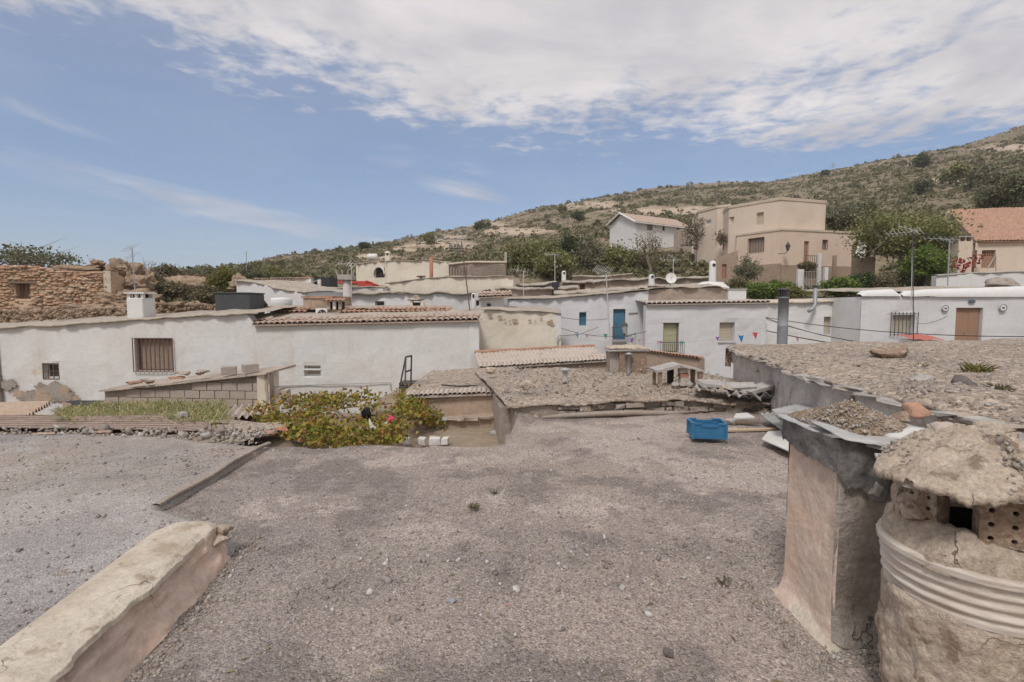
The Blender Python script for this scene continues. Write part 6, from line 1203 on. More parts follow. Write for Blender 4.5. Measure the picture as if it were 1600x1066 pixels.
def ruin():
    W = Wall.px(-130, 24.5, 178, 25.6); t = thing('stone_ruin', 'roofless rubble-stone ruin with a small square window', 'ruin', W.pt(3, 0)); tp = zs(W, [(-130, 412), (0, 416), (60, 416), (78, 424), (140, 424), (178, 424)]); op = op_px(W, 24, 443, 48, 467)
    wall(W, t, 'ruin_core', -1.5, tp, [op], seed=61, amp=.08, rag=.12, cell=.25, th=.55, reveal=.5); rs = np.random.RandomState(6); rnd = random.Random(4)
    z = .5; SS = []; 
    while z < 3.9:
        h = rs.uniform(.06, .12); s = rs.uniform(0, .2)
        while s < W.len:
            w = rs.uniform(.1, .34); c = s + w / 2; zt = np.interp(c, [q[0] for q in tp], [q[1] for q in tp])
            if z < zt - .02 and not (op[0] - .08 < c < op[1] + .08 and op[2] - .06 < z < op[3] + .12) and c < W.len - .34: SS.append((c, z + rs.uniform(-.02, .02), w * .95, h * .95))
            s += w
        z += h
    SS = np.array(SS); n = len(SS); P = np.array([W.pt(a, b, -.045) for a, b, _, _ in SS]); P[:, 0] += rs.uniform(-.03, .05, n) * W.n.x; P[:, 1] += rs.uniform(-.04, .05, n) * W.n.y
    V, Q = stones(P, None, rs, yaw_only='slight', dims=np.stack([SS[:, 2] * 1.1, np.full(n, .2), SS[:, 3] * 1.15], -1)); o = put('stonework', V, Q, 'ruin_stone', t); o['kind'] = 'stuff'
    sbox(W, W.len - .32, W.len, -1, tp[-1][1] + .02, 0.02, .09).build('plaster_quoin', 'cream_coping', t); sbox(W, op[0] - .35, op[1] + .3, op[3], op[3] + .1, -.3, .10).build('lintel', 'wood_dark', t)
    for k in range(4): c = op[0] + (op[1] - op[0]) * (k + .5) / 4; MB().tube([W.pt(c, op[2], -.2), W.pt(c, op[3], -.2)], .014, 4).build('bar', 'rust_iron', t)
    B = Wall(W.pt(0, 0, -5)[:2], W.pt(W.len * .9, 0, -5)[:2]); wall(B, t, 'ruin_core', -1, [(0, 3.2), (B.len * .5, 2.6), (B.len, 3)], seed=63, rag=.3, name='back_wall'); Rr = Wall(W.b[:], W.pt(W.len, 0, -4)[:2]); wall(Rr, t, 'ruin_core', -1, [(0, tp[-1][1]), (Rr.len, 2.4)], seed=64, rag=.2)
    for k, (px, py, D, sz, lab) in enumerate(((122, 422, 27, (2.8, 1.5, .5), 'long brown boulder lying along the ruin top'), (150, 417, 27.5, (.9, 1.0, .6), 'rounded boulder on the higher end of the ruin'), (180, 421, 27.5, (.9, 1.0, .8), 'boulder at the outer corner of the ruin'))): tag(rock('boulder', 'rock', at(px, py, D), sz, k + 70, sub=5, rough=.75), lab, 'boulder')
    names = ['tallest rock face standing beside the ruin', 'rock outcrop just behind the aerial', 'reddish upright rock above the dry stone heap', 'low rock ledge under the yellow bush', 'rock slope between ruin and white chimney', 'pale rock behind the water tank', 'mossy rock at the foot of the ruin corner']
    for k, (px, py, D, sz) in enumerate(((196, 440, 29, (1.9, 2.2, 2.2)), (205, 457, 27.5, (2.2, 2, 1.6)), (232, 452, 30, (1.4, 1.6, 1.6)), (300, 452, 33, (4.5, 3, 1.2)), (190, 475, 26, (2.6, 2, 1.2)), (385, 450, 30, (1.5, 1.5, 1.2)), (150, 487, 24, (2.5, 1.4, .7)))): tag(rock('rock_outcrop', 'rock', at(px, py, D), sz, k + 80, sub=5, rough=.95), names[k], 'rock')
    # tumbled dry-stone heap and rubble on the earth roof
    P = []; 
    for px, py, D in zip(rs.uniform(238, 345, 800), rs.uniform(0, 1, 800), rs.uniform(22, 25, 800)): P.append(at(px, 474 + py * 20 + (px - 238) * .02, D))
    for px, py, D in zip(rs.uniform(0, 200, 600), rs.uniform(487, 506, 600), rs.uniform(19, 23, 600)): P.append(at(px, py - px * .03, D))
    P = np.array(P); n = len(P); s = np.exp(rs.normal(math.log(.11), .45, n)); V, Q = stones(P, s, rs, .4); tag(put('rubble', V, Q, 'rock'), 'tumbled stones below the ruin and the bush', 'rubble', kind='stuff')
ruin()

# ------------------------------------------------------------------ village houses further up
def lowhouse(name, label, x0, D0, x1, D1, tops, m, depth, roofm='launa_far', zb=-2, ops=(), win=None, seed=0, lump=.1, cat='house', rise=.1, th=.06, over=.1, tiles=None):
    W = Wall.px(x0, D0, x1, D1); t = thing(name, label, cat, W.pt(W.len / 2, zb)); tp = zs(W, tops); oo = [op_px(W, *o) for o in ops]; wall(W, t, m, zb, tp, oo, seed=seed, amp=.04, cell=.4)
    e = W.pt(W.len, 0, -depth); R = Wall(W.b[:], e[:2]); wall(R, t, m, zb, [(0, tp[-1][1]), (R.len, tp[-1][1] + rise * .8)], seed=seed + 1, cell=.6); e = W.pt(0, 0, -depth); Lw = Wall(e[:2], W.a[:]); wall(Lw, t, m, zb, [(0, tp[0][1] + rise * .8), (Lw.len, tp[0][1])], seed=seed + 2, cell=.6)
    roof_slab(W, t, -.1, W.len + .1, [(s, z + th) for s, z in tp], depth, rise, th, roofm, over, seed + 3, lump=lump, jag=.08)
    if tiles: eave(W, t, 0, W.len, tp[0][1] + .03, tp[-1][1] + .03, .22, .15, .45, tiles, -.15, 1, seed)
    for o in oo: window(W, t, o, **(win or {}))
    return W, t
lowhouse('white_house', 'rough white wall sloping down behind the dark water tank', 372, 27, 478, 24.5, [(372, 439), (400, 442), (430, 450), (478, 457)], 'whitewash', 3, seed=101, lump=.06)
lowhouse('farm_shed', 'ochre shed with reddish tile roof behind the sloping white wall', 398, 36, 466, 36, [(398, 438), (466, 437)], 'cream_plaster', 3, 'clay_tile_red', seed=105, tiles='clay_tile')
W, t = lowhouse('white_shed', 'small white shed with red roof rim beside a dark open lean-to', 463, 33, 488, 33, [(463, 435), (488, 434)], 'white_paint', 2.2, 'clay_tile_red', seed=108, lump=.02)
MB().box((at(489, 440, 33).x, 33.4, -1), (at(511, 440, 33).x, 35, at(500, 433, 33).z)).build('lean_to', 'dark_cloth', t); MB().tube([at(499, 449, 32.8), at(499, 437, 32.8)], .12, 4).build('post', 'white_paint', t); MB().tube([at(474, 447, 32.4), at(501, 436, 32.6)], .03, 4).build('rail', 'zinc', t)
lowhouse('white_house', 'white house with stony earth roof and small barred window', 549, 26.5, 745, 25.5, [(549, 458), (600, 459), (680, 459), (745, 456)], 'whitewash', 4.5, seed=111, lump=.2, ops=[(587, 471, 600, 481)], win=dict(pane='glass_dark', frame='whitewash', bars=5, hb=2, barmat='dark_metal', out=.02), th=.09, over=.2)
W, t = lowhouse('white_house', 'low white wall below red-edged roofs behind the column chimney', 440, 29, 600, 30, [(440, 455), (520, 451), (600, 449)], 'whitewash_worn', 4, seed=115)
for a, b, y in ((528, 572, 442), (560, 582, 446)):
    p = at((a + b) / 2, y, 31); MB().box((at(a, y, 31).x, 30.9, p.z - .05), (at(b, y, 31).x, 32.5, p.z + .10)).build('roof_rim', 'red_paint', t)
p = [at(573, 441, 33), at(590, 448, 32)]; MB().tube(p, .14, 6).build('roof_rim', 'red_paint', t)
W, t = lowhouse('arch_house', 'cream house with arched porch, white water tank and little chimney', 558, 46, 607, 44, [(558, 413), (580, 410), (607, 407)], 'cream_plaster', 6, 'clay_tile', seed=121, zb=0, ops=[(585, 418, 601, 434)], win=dict(pane='soot', frame=None))
o = op_px(W, 585, 418, 601, 434); mb = MB(); cx, r = (o[0] + o[1]) / 2, (o[1] - o[0]) / 2; n = 14
mb.add([W.pt(cx + r * math.cos(math.pi * k / n), o[3] - r + r * math.sin(math.pi * k / n), .06) for k in range(n + 1)] + [W.pt(o[1], o[3] + .02, .06), W.pt(o[0], o[3] + .02, .06)], [tuple(range(0, n // 2 + 1)) + (n + 1,), tuple(range(n // 2, n + 1)) + (n + 2,)]); mb.build('arch_spandrel', 'whitewash', t)
MB().tube([W.pt(cx + r * 1.08 * math.cos(math.pi * k / n), o[3] - r + r * 1.08 * math.sin(math.pi * k / n), .08) for k in range(n + 1)], .07, 5).build('arch_trim', 'whitewash', t)
b = at(606, 409, 44); c = thing('little_chimney', 'cream bell-shaped little chimney on the arch house corner', 'chimney', b); MB().obox(T(b + Vector((0, 0, .2))), (.4, .4, .6)).build('stack', 'cream_plaster', c)
for dx in (-.13, .13): MB().obox(T(b + Vector((dx, 0, .6))), (.1, .3, .25)).build('post', 'cream_plaster', c)
MB().lathe(b, [(.27, .7), (.2, .85), (0, .9)], 12).build('cap', 'cream_plaster', c); MB().obox(T(b + Vector((0, .03, .6))), (.15, .1, .22)).build('flue', 'soot', c)
b = at(582, 406, 45); c = thing('solar_boiler', 'white cylindrical water boiler on a frame atop the arch house', 'boiler', b); MB().tube([b + Vector((-.45, 0, .25)), b + Vector((-.38, 0, .25)), b + Vector((.38, 0, .25)), b + Vector((.45, 0, .25))], [.15, .27, .27, .15], 14).build('cylinder', 'tank_white', c, smooth=True)
for dx in (-.3, .0, .3, .6): MB().tube([b + Vector((dx, 0, -.3)), b + Vector((dx * .8, 0, .1))], .03, 4).build('leg', 'aluminium', c)
W, t = lowhouse('cream_house', 'long plain cream wall with rust-red flue beside the arch house', 606, 43.5, 702, 41.5, [(606, 408), (662, 407), (668, 406), (702, 411)], 'cream_plaster', 5, seed=125, zb=0, lump=.05)
tag(MB().lathe(at(674, 428, 39), [(.14, -.4), (.14, 1.25), (.0, 1.26)], 10).build('rust_flue', 'brick_red', base=at(674, 428, 39), smooth=True), 'rust-red flue pipe before the long cream wall', 'flue pipe')
W, t = lowhouse('brick_house', 'unfinished brown block house with flat slab and corner post', 704, 40, 790, 40, [(704, 413), (730, 410), (790, 410)], 'brown_block', 5, 'beige_trim', seed=129, zb=0, lump=.02, th=.14)
MB().box((at(788, 410, 40).x, 39.95, at(788, 411, 40).z), (at(792, 410, 40).x, 40.2, at(790, 394, 40).z)).build('corner_post', 'slab_stone', t)
for k in range(9):
    z = at(740, 412, 40).z - .14 - k * .16; MB().box((at(733, 420, 40).x, 39.92, z), (at(790, 420, 40).x, 39.945, z + .02)).build('block_course', 'mortar', t)
for k in range(6): x = at(706 + k * 4.4, 420, 40).x; MB().box((x, 39.88, 0.5), (x + .05, 39.93, at(706, 415, 40).z)).build('plank_rib', 'wood_dark', t)
W, t = lowhouse('white_house', 'pale low house with cream end below the brown block house', 604, 34, 802, 33, [(604, 443), (660, 436), (700, 432), (802, 432)], 'cream_plaster', 4, seed=133, zb=-1, lump=.1); MB().lathe(at(658, 436, 34), [(.1, -.2), (.1, .1), (.3, .12), (.3, .2), (0, .22)], 8).build('chimney_cowl', 'rust_iron', t)
# a scatter of flat earth-roofed houses in the middle
for k, (x0, x1, D, y0, y1, m, dep, lab) in enumerate(((776, 900, 30, 452, 450, 'brown_block', 4, 'earth-roofed house with brick end wall behind the blue-doored house'), (800, 866, 35, 446, 442, 'launa_far', 4, 'low earth-walled house with thin roof line, before the green trees'), (880, 1015, 35, 441, 436, 'brown_render', 5, 'brown flat-roofed house with a small rusty door below the trees'),
                                                      (895, 985, 40, 433, 429, 'brown_block', 4, 'uppermost brown flat-roofed house below the trees'), (985, 1112, 36, 437, 434, 'brown_block', 4, 'brown low house behind the satellite dish'), (1000, 1120, 31, 449, 444, 'brown_block', 3, 'long low earth wall just behind the attic roof'), (868, 1012, 28.5, 458, 452, 'launa_far', 2, 'low earth roof edge just above the blue-doored house'))):
    W, t = lowhouse('earth_house', lab, x0, D, x1, D - .4, [(x0, y0), ((x0 + x1) / 2, (y0 + y1) / 2 + 1), (x1, y1)], m, dep, seed=140 + 5 * k, zb=-1, lump=.18, th=.1, over=.2, ops=[(906, 444, 914, 455)] if k == 2 else (), win=dict(pane='rust_iron', frame=None) if k == 2 else None)
p = at(868, 452, 29.5); tag(MB().box((at(863, 445, 29.5).x, 29.5, p.z - .3), (at(874, 445, 29.5).x, 30, at(868, 441, 29.5).z)).build('black_box', 'dark_cloth', base=p), 'black box standing on an earth roof', 'box')
for px, py, D, h, w, lab in ((881, 440, 36, .75, .3, 'slim white chimney among the earth roofs'), (1113, 441, 27.5, 1.15, .36, 'slim white rounded chimney on the attic roof'), (1018, 447, 31, .7, .35, 'stubby stone-capped chimney near the satellite dish'), (740, 480, 21.5, .6, .2, 'tiny white chimney post beside the tall aerial')):
    b = at(px, py, D); c = thing('roof_chimney', lab, 'chimney', b); MB().lathe(b, [(w * .55, -.2), (w * .5, h * .8), (w * .42, h * .95), (w * .1, h)], 10, .1, px).build('stack', 'whitewash', c, smooth=True); MB().obox(T(b + Vector((0, -w * .5, h * .78))), (w * .4, .05, .14)).build('vent_hole', 'soot', c)
rock_b = at(1118, 447, 26.5); tag(rock('plaster_dome', 'whitewash_worn', rock_b, (1.5, 1.2, .5), 5, sub=3, rough=.3, smooth=True), 'lumpy plaster dome at the foot of the attic chimney', 'dome')

# beige two-storey house
def beige():
    t = thing('beige_house', 'two-storey beige house with flat roofs and iron-grilled window', 'house', (22, 42, 3.5)); P = lambda px, D: ((px - 800) / F * D, D); zu, zl = at(1213, 309, 42).z, at(1217, 358, 41).z
    up = [P(1134, 45.6), P(1213, 42), P(1283, 43.4), (P(1283, 43.4)[0] - 2.5, 48.5), (P(1134, 45.6)[0] + .5, 49.5)]; W0 = Wall(up[0], up[1]); o1 = [op_px(W0, 1139, 339, 1147, 350), op_px(W0, 1182, 332, 1193, 351)]
    Ws = block(t, up, 3, zu, 'beige_light', ops={0: o1}, capm='beige_trim', roofm='beige_trim', seed=1); [window(Ws[0], t, o, 'beige_trim', 'beige_trim', .06, shut=True) for o in o1]
    lo = [P(1147, 44.4), P(1217, 41), P(1340, 43.0), (P(1340, 43)[0] - 2, 49), (P(1147, 44.4)[0] + 2, 49)]; W0, W1 = Wall(lo[0], lo[1]), Wall(lo[1], lo[2]); oa = [op_px(W0, 1169, 372, 1194, 394)]; ob = [op_px(W1, 1256, 377, 1264, 410), op_px(W1, 1285, 375, 1293, 389)]
    Ws = block(t, lo, 2.6, zl, 'beige_paint', ops={0: oa, 1: ob}, capm='beige_trim', capth=.1, roofm='beige_trim', seed=11); window(Ws[0], t, oa[0], 'shutter_brown', 'wood_dark', .06, 7, 'dark_metal', 2, .0, .03); door(Ws[1], t, ob[0], 'brown_door', 1); window(Ws[1], t, ob[1], 'shutter_brown', 'wood_dark', .05, 3, 'dark_metal', 2, 0, .02)
    for W, a, b, y in ((Ws[0], 0, Ws[0].len, 412), (Ws[1], .0, Ws[1].len, 414)): zz = W.sz(1215, y)[1]; sbox(W, a, b, 2.4, zz, .0, .10).build('plinth', 'lower_render', t)
    # upper left wing and its tall side wall
    wg = [P(1087, 50), P(1116, 47.6), P(1136, 47.0), (P(1136, 47)[0], 53), (P(1087, 50)[0] + 1, 54)]; W0 = Wall(wg[0], wg[1]); z3 = at(1116, 322, 47.6).z; ow = [op_px(W0, 1103, 344, 1111, 352)]
    Ws = block(t, wg, 4, z3, 'beige_light', ops={0: ow}, capm='beige_trim', roofm='beige_trim', seed=31); window(Ws[0], t, ow[0], 'white_paint', 'white_paint', .06, mull=1)
    # iron balcony, lantern, stair posts
    W = Wall(lo[1], lo[2]); z0, zr = W.sz(1258, 411)[1], W.sz(1258, 401)[1]
    for k in range(7): c = W.sz(1248 + k * 3.4, 405)[0]; MB().tube([W.pt(c, z0, .7), W.pt(c, zr, .7)], .02, 4).build('rail_bar', 'dark_metal', t)
    MB().tube([W.pt(W.sz(1248, 405)[0], zr, .7), W.pt(W.sz(1269, 405)[0], zr, .7)], .025, 4).build('handrail', 'dark_metal', t); sbox(W, W.sz(1247, 405)[0], W.sz(1272, 405)[0], z0 - .15, z0 - .02, .12, .8).build('landing', 'lower_render', t)
    c = at(1231, 386, 40.3); l = thing('house_lantern', 'dark iron lantern on the corner of the beige house', 'lantern', c); MB().lathe(c, [(.08, -.3), (.18, .1), (.2, .1), (.05, .35), (0, .45)], 8).build('lamp', 'dark_metal', l); MB().tube([c + Vector((0, 0, -.3)), c + Vector((-.15, .1, -.5)), c + Vector((-.6, .35, -.5))], .03, 5).build('bracket', 'dark_metal', l)
    for px, D, y0, y1, lab in ((1251, 36, 452, 421, 'broad white gate post below the beige house'), (1291, 35.5, 452, 418, 'slim white gate post nearer the green bushes'), (1305, 40, 420, 399, 'short brown post beside the beige house landing'), (1281, 39, 425, 396, 'white railing post on the beige house steps')):
        b = at(px, y0, D); w = .42 if px == 1251 else .22; tag(MB().box((b.x - w / 2, D, b.z - 1), (b.x + w / 2, D + .25, at(px, y1, D).z)).build('gate_post', 'lower_render' if px == 1305 else 'whitewash', base=b, bevel=.02), lab, 'post')
    g = at(1271, 450, 35.8); f = thing('wire_fence', 'thin wire fence between the two white gate posts', 'fence', g)
    for k in range(9): x = 1256 + k * 4; MB().tube([at(x, 452, 35.8), at(x, 424, 35.8)], .014, 4).build('wire', 'zinc', f)
    for y in (425, 438, 450): MB().tube([at(1254, y, 35.8), at(1289, y - 2, 35.6)], .014, 4).build('wire', 'zinc', f)
    W = Wall.px(1326, 39, 1362, 38); r = thing('retaining_wall', 'grey retaining wall stub with red stone beside the beige house', 'wall', W.pt(0, 3)); wall(W, r, 'lower_render', 2, zs(W, [(1326, 398), (1362, 401)]), seed=5)
    R = thing('retaining_wall', 'dark brown retaining wall below the steep scrub by the beige house', 'wall', at(1135, 440, 43)); W = Wall.px(1108, 42.6, 1150, 42.4); o = [op_px(W, 1128, 413, 1135, 435)]; wall(W, R, 'lower_render', 2, zs(W, [(1108, 408), (1150, 392)]), o, seed=6); door(W, R, o[0], 'brick_red', 1, False)
beige()
def gable_house():
    t = thing('gable_house', 'white gabled farmhouse with brown tile roof on the slope', 'house', (12, 64, 8)); D = 62; P = lambda px, D: ((px - 800) / F * D, D); a, b, c = P(951, 66), P(990, 61), P(1076, 66); z0 = 7; ze = at(990, 348, 61).z; zp = at(968, 334, 63.5).z
    W = Wall(a, b); wall(W, t, 'whitewash', z0, [(0, at(951, 353, 66).z), (W.len * .46, zp - .1), (W.len, ze)], seed=2); W2 = Wall(b, c); ops = [op_px(W2, 1011, 350, 1020, 360), op_px(W2, 1035, 353, 1039, 361), op_px(W2, 1058, 353, 1062, 362)]; wall(W2, t, 'whitewash', z0, [(0, ze), (W2.len, ze)], ops, seed=3); window(W2, t, ops[0], 'shutter_brown', 'wood_dark', .06); window(W2, t, ops[1], 'glass_dark', 'wood_dark', .05); window(W2, t, ops[2], 'shutter_brown', 'wood_dark', .05)
    mid = W.pt(W.len * .46, zp); far = mid + Vector((W2.d.x, W2.d.y, 0)) * W2.len; o = Vector((W.d.x, W.d.y, 0)) * .35
    barrel_roof('roof', W2.pt(-.3, ze + .05, .35), W2.pt(W2.len + .2, ze + .05, .35), far + Vector((0, 0, .1)), mid - Vector((W2.d.x, W2.d.y, 0)) * .3 + Vector((0, 0, .1)), 'clay_tile', t, .4, 5); A = Vector((a[0], a[1], at(951, 353, 66).z + .05)); e2 = Vector((W2.d.x, W2.d.y, 0))
    barrel_roof('roof', A - o + e2 * W2.len, A - o - e2 * .3, mid - e2 * .3 + Vector((0, 0, .1)), far + Vector((0, 0, .1)), 'clay_tile', t, .4, 6)
    for p, q in (((A - o - e2 * .32), mid - e2 * .32), (W2.pt(-.32, ze, .35), mid - e2 * .32)): MB().tube([p + Vector((0, 0, .02)), q + Vector((0, 0, .08))], .11, 5).build('verge', 'white_paint', t)
    MB().tube([W2.pt(-.3, ze - .02, .36), W2.pt(W2.len, ze - .02, .36)], .07, 6).build('gutter', 'white_paint', t)
    Wg = Wall.px(1050, 58, 1090, 56); r = thing('yard_wall', 'grey yard wall stepping down from the white farmhouse', 'wall', Wg.pt(0, 6)); wall(Wg, r, 'brown_block', 4, zs(Wg, [(1050, 361), (1072, 357), (1090, 366)]), seed=7)
gable_house()
def red_roof_house():
    W = Wall.px(1520, 34, 1680, 33); t = thing('red_roofed_house', 'cream house with steep red tile roof and brown garage door', 'house', W.pt(2, 4)); z1 = W.sz(1560, 379)[1]; ops = [op_px(W, 1523, 391, 1555, 419)]
    wall(W, t, 'beige_light', 2.5, [(0, z1), (W.len, z1)], ops, seed=3); d = door(W, t, ops[0], 'brown_door', 2, False)
    for k in range(7): c = ops[0][0] + .25 + k * .13; sbox(W, c, c + .06, ops[0][3] - .38, ops[0][3] - .1, -.14, -.132).build('vent_slot', 'soot', d)
    eave(W, t, 0, W.len, z1 + .06, z1 + .06, .2, .25, .45, 'clay_tile_red', -.35, 1, 5); q = W.pt; zr = at(1560, 325, 36.5).z; barrel_roof('roof', q(-.1, z1 + .12, 0), q(W.len, z1 + .12, 0), q(W.len, zr, -3.2), q(0, zr, -3.2), 'clay_tile_red', t, .21, 8); L = Wall(q(0, 0, -3.4)[:2], W.a[:]); wall(L, t, 'beige_light', 2.5, [(0, zr - .1), (L.len, z1)], seed=5)
    for k in range(13):
        y = .25 * k; 
    b = at(1507, 420, 33); c = thing('square_stack', 'square cream chimney with flat cap beside the red roof', 'chimney', b); x0, x1 = at(1497, 400, 33).x, at(1519, 400, 33).x; zt = at(1507, 374, 33).z; MB().box((x0, 33, b.z - 1), (x1, 33.8, zt - .12)).build('stack', 'beige_light', c)
    for x in (x0 + .06, (x0 + x1) / 2, x1 - .06): MB().box((x - .05, 33.02, zt - .12), (x + .05, 33.75, zt + .12)).build('post', 'beige_light', c)
    MB().box((x0 + .1, 33.3, zt - .1), (x1 - .1, 33.6, zt + .1)).build('flue', 'soot', c); MB().box((x0 - .1, 32.9, zt + .12), (x1 + .1, 33.9, zt + .19)).build('cap', 'slab_stone', c)
    rs = np.random.RandomState(3); labs = ['first string of red peppers from the chimney side', 'second string of red peppers beside the chimney', 'third string of peppers, on the chimney front', 'fourth string of peppers, the longest, near the chimney edge', 'string of peppers beside the garage door', 'string of peppers over the garage door']
    for k, (px, y0, y1) in enumerate(((1490, 402, 424), (1499, 403, 421), (1507, 404, 426), (1514, 402, 419), (1522, 396, 418), (1532, 397, 412))):
        n = 26; P = np.array([at(px + rs.normal() * 1.6 + 2 * math.sin(f * 5), y0 + (y1 - y0) * f, 32.4 if px < 1520 else 33.4) for f in rs.uniform(0, 1, n)]); V, Q = stones(P, rs.uniform(.05, .10, n), rs, 1.6); tag(put('pepper_string', V, Q, 'pepper', base=P[0]), labs[k], 'peppers', 'pepper strings drying on the red-roofed house')
    W = Wall.px(1459, 30, 1600, 29); r = thing('terrace_wall', 'low whitish terrace wall below the red-roofed house', 'wall', W.pt(0, 2)); tp = zs(W, [(1459, 431), (1520, 427), (1600, 425)]); wall(W, r, 'whitewash', 1, tp, seed=9, th=.5); roof_slab(W, r, 0, W.len, [(s, z + .06) for s, z in tp], .7, .02, .05, 'slab_stone', .08, 3, name='coping', lump=.04)
    p = at(1570, 444, 25); tag(rock('rubble_block', 'grey_render', p, (1.4, 1.0, .7), 5, sub=3), 'grey rubble block on the white house roof', 'rubble')
    tag(MB().tube([at(1543, 420, 31), at(1556, 398, 31), at(1556, 424, 31)], .035, 5).build('leaning_pole', 'zinc', base=at(1556, 424, 31)), 'bent grey pole before the red-roofed house', 'pole')
red_roof_house()

# ------------------------------------------------------------------ trees and bushes
def tree(name, label, cat, base, h, rx, rz, leafm, n, ls, seed, trunk=.35, group=None, barkm='bark', clumps=26, spread=.28, tr=None, limbs=6, lean=0., gaps=1.0, stems=1):
    n *= 2; ls *= .68; rs = np.random.RandomState(seed); base = Vector(base); t = thing(name, label, cat, base, group); tr = tr or h * .035; C = base + Vector((lean, 0, h - rz)); mb = MB()
    for s_ in range(stems):
        b0 = base + Vector((rs.normal() * .25 * (stems > 1), rs.normal() * .2 * (stems > 1), -.3)); p1 = base.lerp(C, .0) + Vector((lean * trunk + rs.normal() * .1, rs.normal() * .1, h * trunk)); mid = b0.lerp(p1, .5) + Vector((rs.normal() * tr * 1.5, rs.normal() * tr, 0)); mb.tube([b0, mid, p1], [tr * 1.25, tr, tr * .8], 7)
        for k in range(limbs):
            d = rs.normal(size=3); d /= np.linalg.norm(d); d[2] = abs(d[2]) * .8 - .1; e = C + Vector((d[0] * rx * .8, d[1] * rx * .8, d[2] * rz * .85)); m1 = p1.lerp(e, .45) + Vector(rs.normal(size=3) * rx * .12); mb.tube([p1, m1, e], [tr * .6, tr * .36, tr * .1], 5)
            for j in range(3): e2 = m1.lerp(e, .3 + .3 * j) + Vector(rs.normal(size=3) * rx * .33); mb.tube([m1.lerp(e, .2 + .25 * j), m1.lerp(e, .3 + .25 * j).lerp(e2, .6) + Vector(rs.normal(size=3) * .05), e2], [tr * .28, tr * .16, tr * .06], 4)
    mb.build('trunk', barkm, t)
    if n:
        d = rs.normal(size=(clumps, 3)); d /= np.linalg.norm(d, axis=1)[:, None]; rad = rs.uniform(.35, 1., (clumps, 1)) ** .6; cc = np.array(C) + d * rad * np.array([rx, rx, rz]) * (1 - spread * .6); w = rs.uniform(.5, 1.5, clumps); idx = rs.choice(clumps, n, p=w / w.sum())
        P = cc[idx] + rs.normal(size=(n, 3)) * np.array([rx, rx, rz]) * spread * .62 * np.sqrt(w[idx])[:, None]; P[:, 2] = np.maximum(P[:, 2], base.z + h * .03)
        V, Q = leaves(P, ls * rs.uniform(.6, 1.3, n), rs); put('crown', V, Q, leafm, t)
    return t
def gz(px, D): x = (px - 800) / F * D; return Vector((x, D, tz(x, D)))
def ptree(name, label, cat, px, ytop, ybot, wpx, D, leafm, n, ls, seed, **k):
    """crown from pixel extents: centre column, top and bottom rows, width"""
    b = at(px, ybot, D); g = tz(b.x, D); zt = at(px, ytop, D).z; base = Vector((b.x, D, min(b.z, g) if k.pop('down', True) else b.z)); h = zt - base.z; rx = wpx / F * D / 2; rz = k.pop('rz', None); cz = (zt - b.z) / 2 if rz is None else rz
    return tree(name, label, cat, base, h, rx, cz, leafm, n, ls, seed, **k)
GT = 'leafy trees behind the earth roofs'
for k, (px, yt, yb, w, D, m, n, lab) in enumerate(((815, 372, 440, 60, 50, 'leaf_green', 3600, 'leafy green tree nearest the brown block house'), (850, 362, 438, 62, 54, 'leaf_green', 3600, 'taller green tree behind the slim aerial'), (893, 366, 438, 55, 52, 'leaf_dark', 3000, 'dark green tree left of the farmhouse foot'), (925, 370, 438, 55, 50, 'leaf_olive', 3000, 'greyer green tree below the farmhouse gable'), (965, 378, 436, 55, 49, 'leaf_green', 2800, 'green tree just below the white farmhouse'), (1000, 388, 436, 45, 50, 'leaf_dry', 2000, 'thin brownish tree under the farmhouse side'), (870, 392, 440, 70, 46, 'leaf_green', 3000, 'low spreading green tree in front of the others'))):
    ptree('leafy_tree', lab, 'tree', px, yt, yb, w, D, m, int(n * .7), .24, 200 + k, group=GT, clumps=30)
ptree('bare_tree', 'nearly leafless pale-limbed tree before the white farmhouse', 'tree', 1012, 352, 438, 52, 47, 'leaf_dry', 500, .16, 220, trunk=.45, barkm='bark_pale', limbs=9, rz=2.2, tr=.16)
ptree('bare_tree', 'dark twiggy almond tree beside the beige house wing', 'tree', 1086, 337, 384, 48, 50, 'leaf_dry', 700, .16, 221, trunk=.3, limbs=10, rz=1.7, tr=.16, down=False)
ptree('bare_tree', 'bare grey tree behind the rooftop aerial', 'tree', 232, 396, 446, 46, 32, None, 0, .1, 222, trunk=.25, limbs=14, barkm='bark_pale', rz=1.0, tr=.05)
ptree('shrub', 'small twiggy shrub by the beige house upper wall', 'shrub', 1130, 357, 385, 26, 46, 'leaf_dry', 260, .14, 223, limbs=7, tr=.06, down=False)
ptree('shrub', 'thin olive shrub growing against the beige house', 'shrub', 1168, 398, 445, 46, 40, 'leaf_olive', 1100, .13, 224, limbs=9, tr=.05)
ptree('fig_tree', 'fig tree with pale leaves showing above the ruin wall', 'tree', 52, 386, 425, 130, 31, 'leaf_olive', 900, .17, 225, limbs=12, spread=.35, tr=.08, clumps=60, down=False)
ptree('round_bush', 'rounded yellow-green bush behind the water tank', 'bush', 348, 419, 458, 48, 31, 'leaf_yellow', 2600, .13, 226, down=False, tr=.08)
ptree('almond_tree', 'big spreading green tree beside the beige house', 'tree', 1408, 322, 408, 140, 36, 'leaf_green', 4600, .18, 230, clumps=40, trunk=.42, limbs=9, tr=.2)
ptree('olive_tree', 'grey-green tree between big tree and red roof', 'tree', 1482, 335, 420, 60, 37, 'leaf_olive', 3000, .17, 231, tr=.14)
ptree('leafy_tree', 'yellow-green tree under the big tree, above the terrace wall', 'tree', 1446, 384, 436, 62, 32, 'leaf_bright', 3000, .14, 232, tr=.1)
ptree('leafy_tree', 'dense dark green tree above the red roof', 'tree', 1572, 262, 335, 90, 48, 'leaf_olive', 3600, .24, 233, tr=.2, down=False, clumps=34)
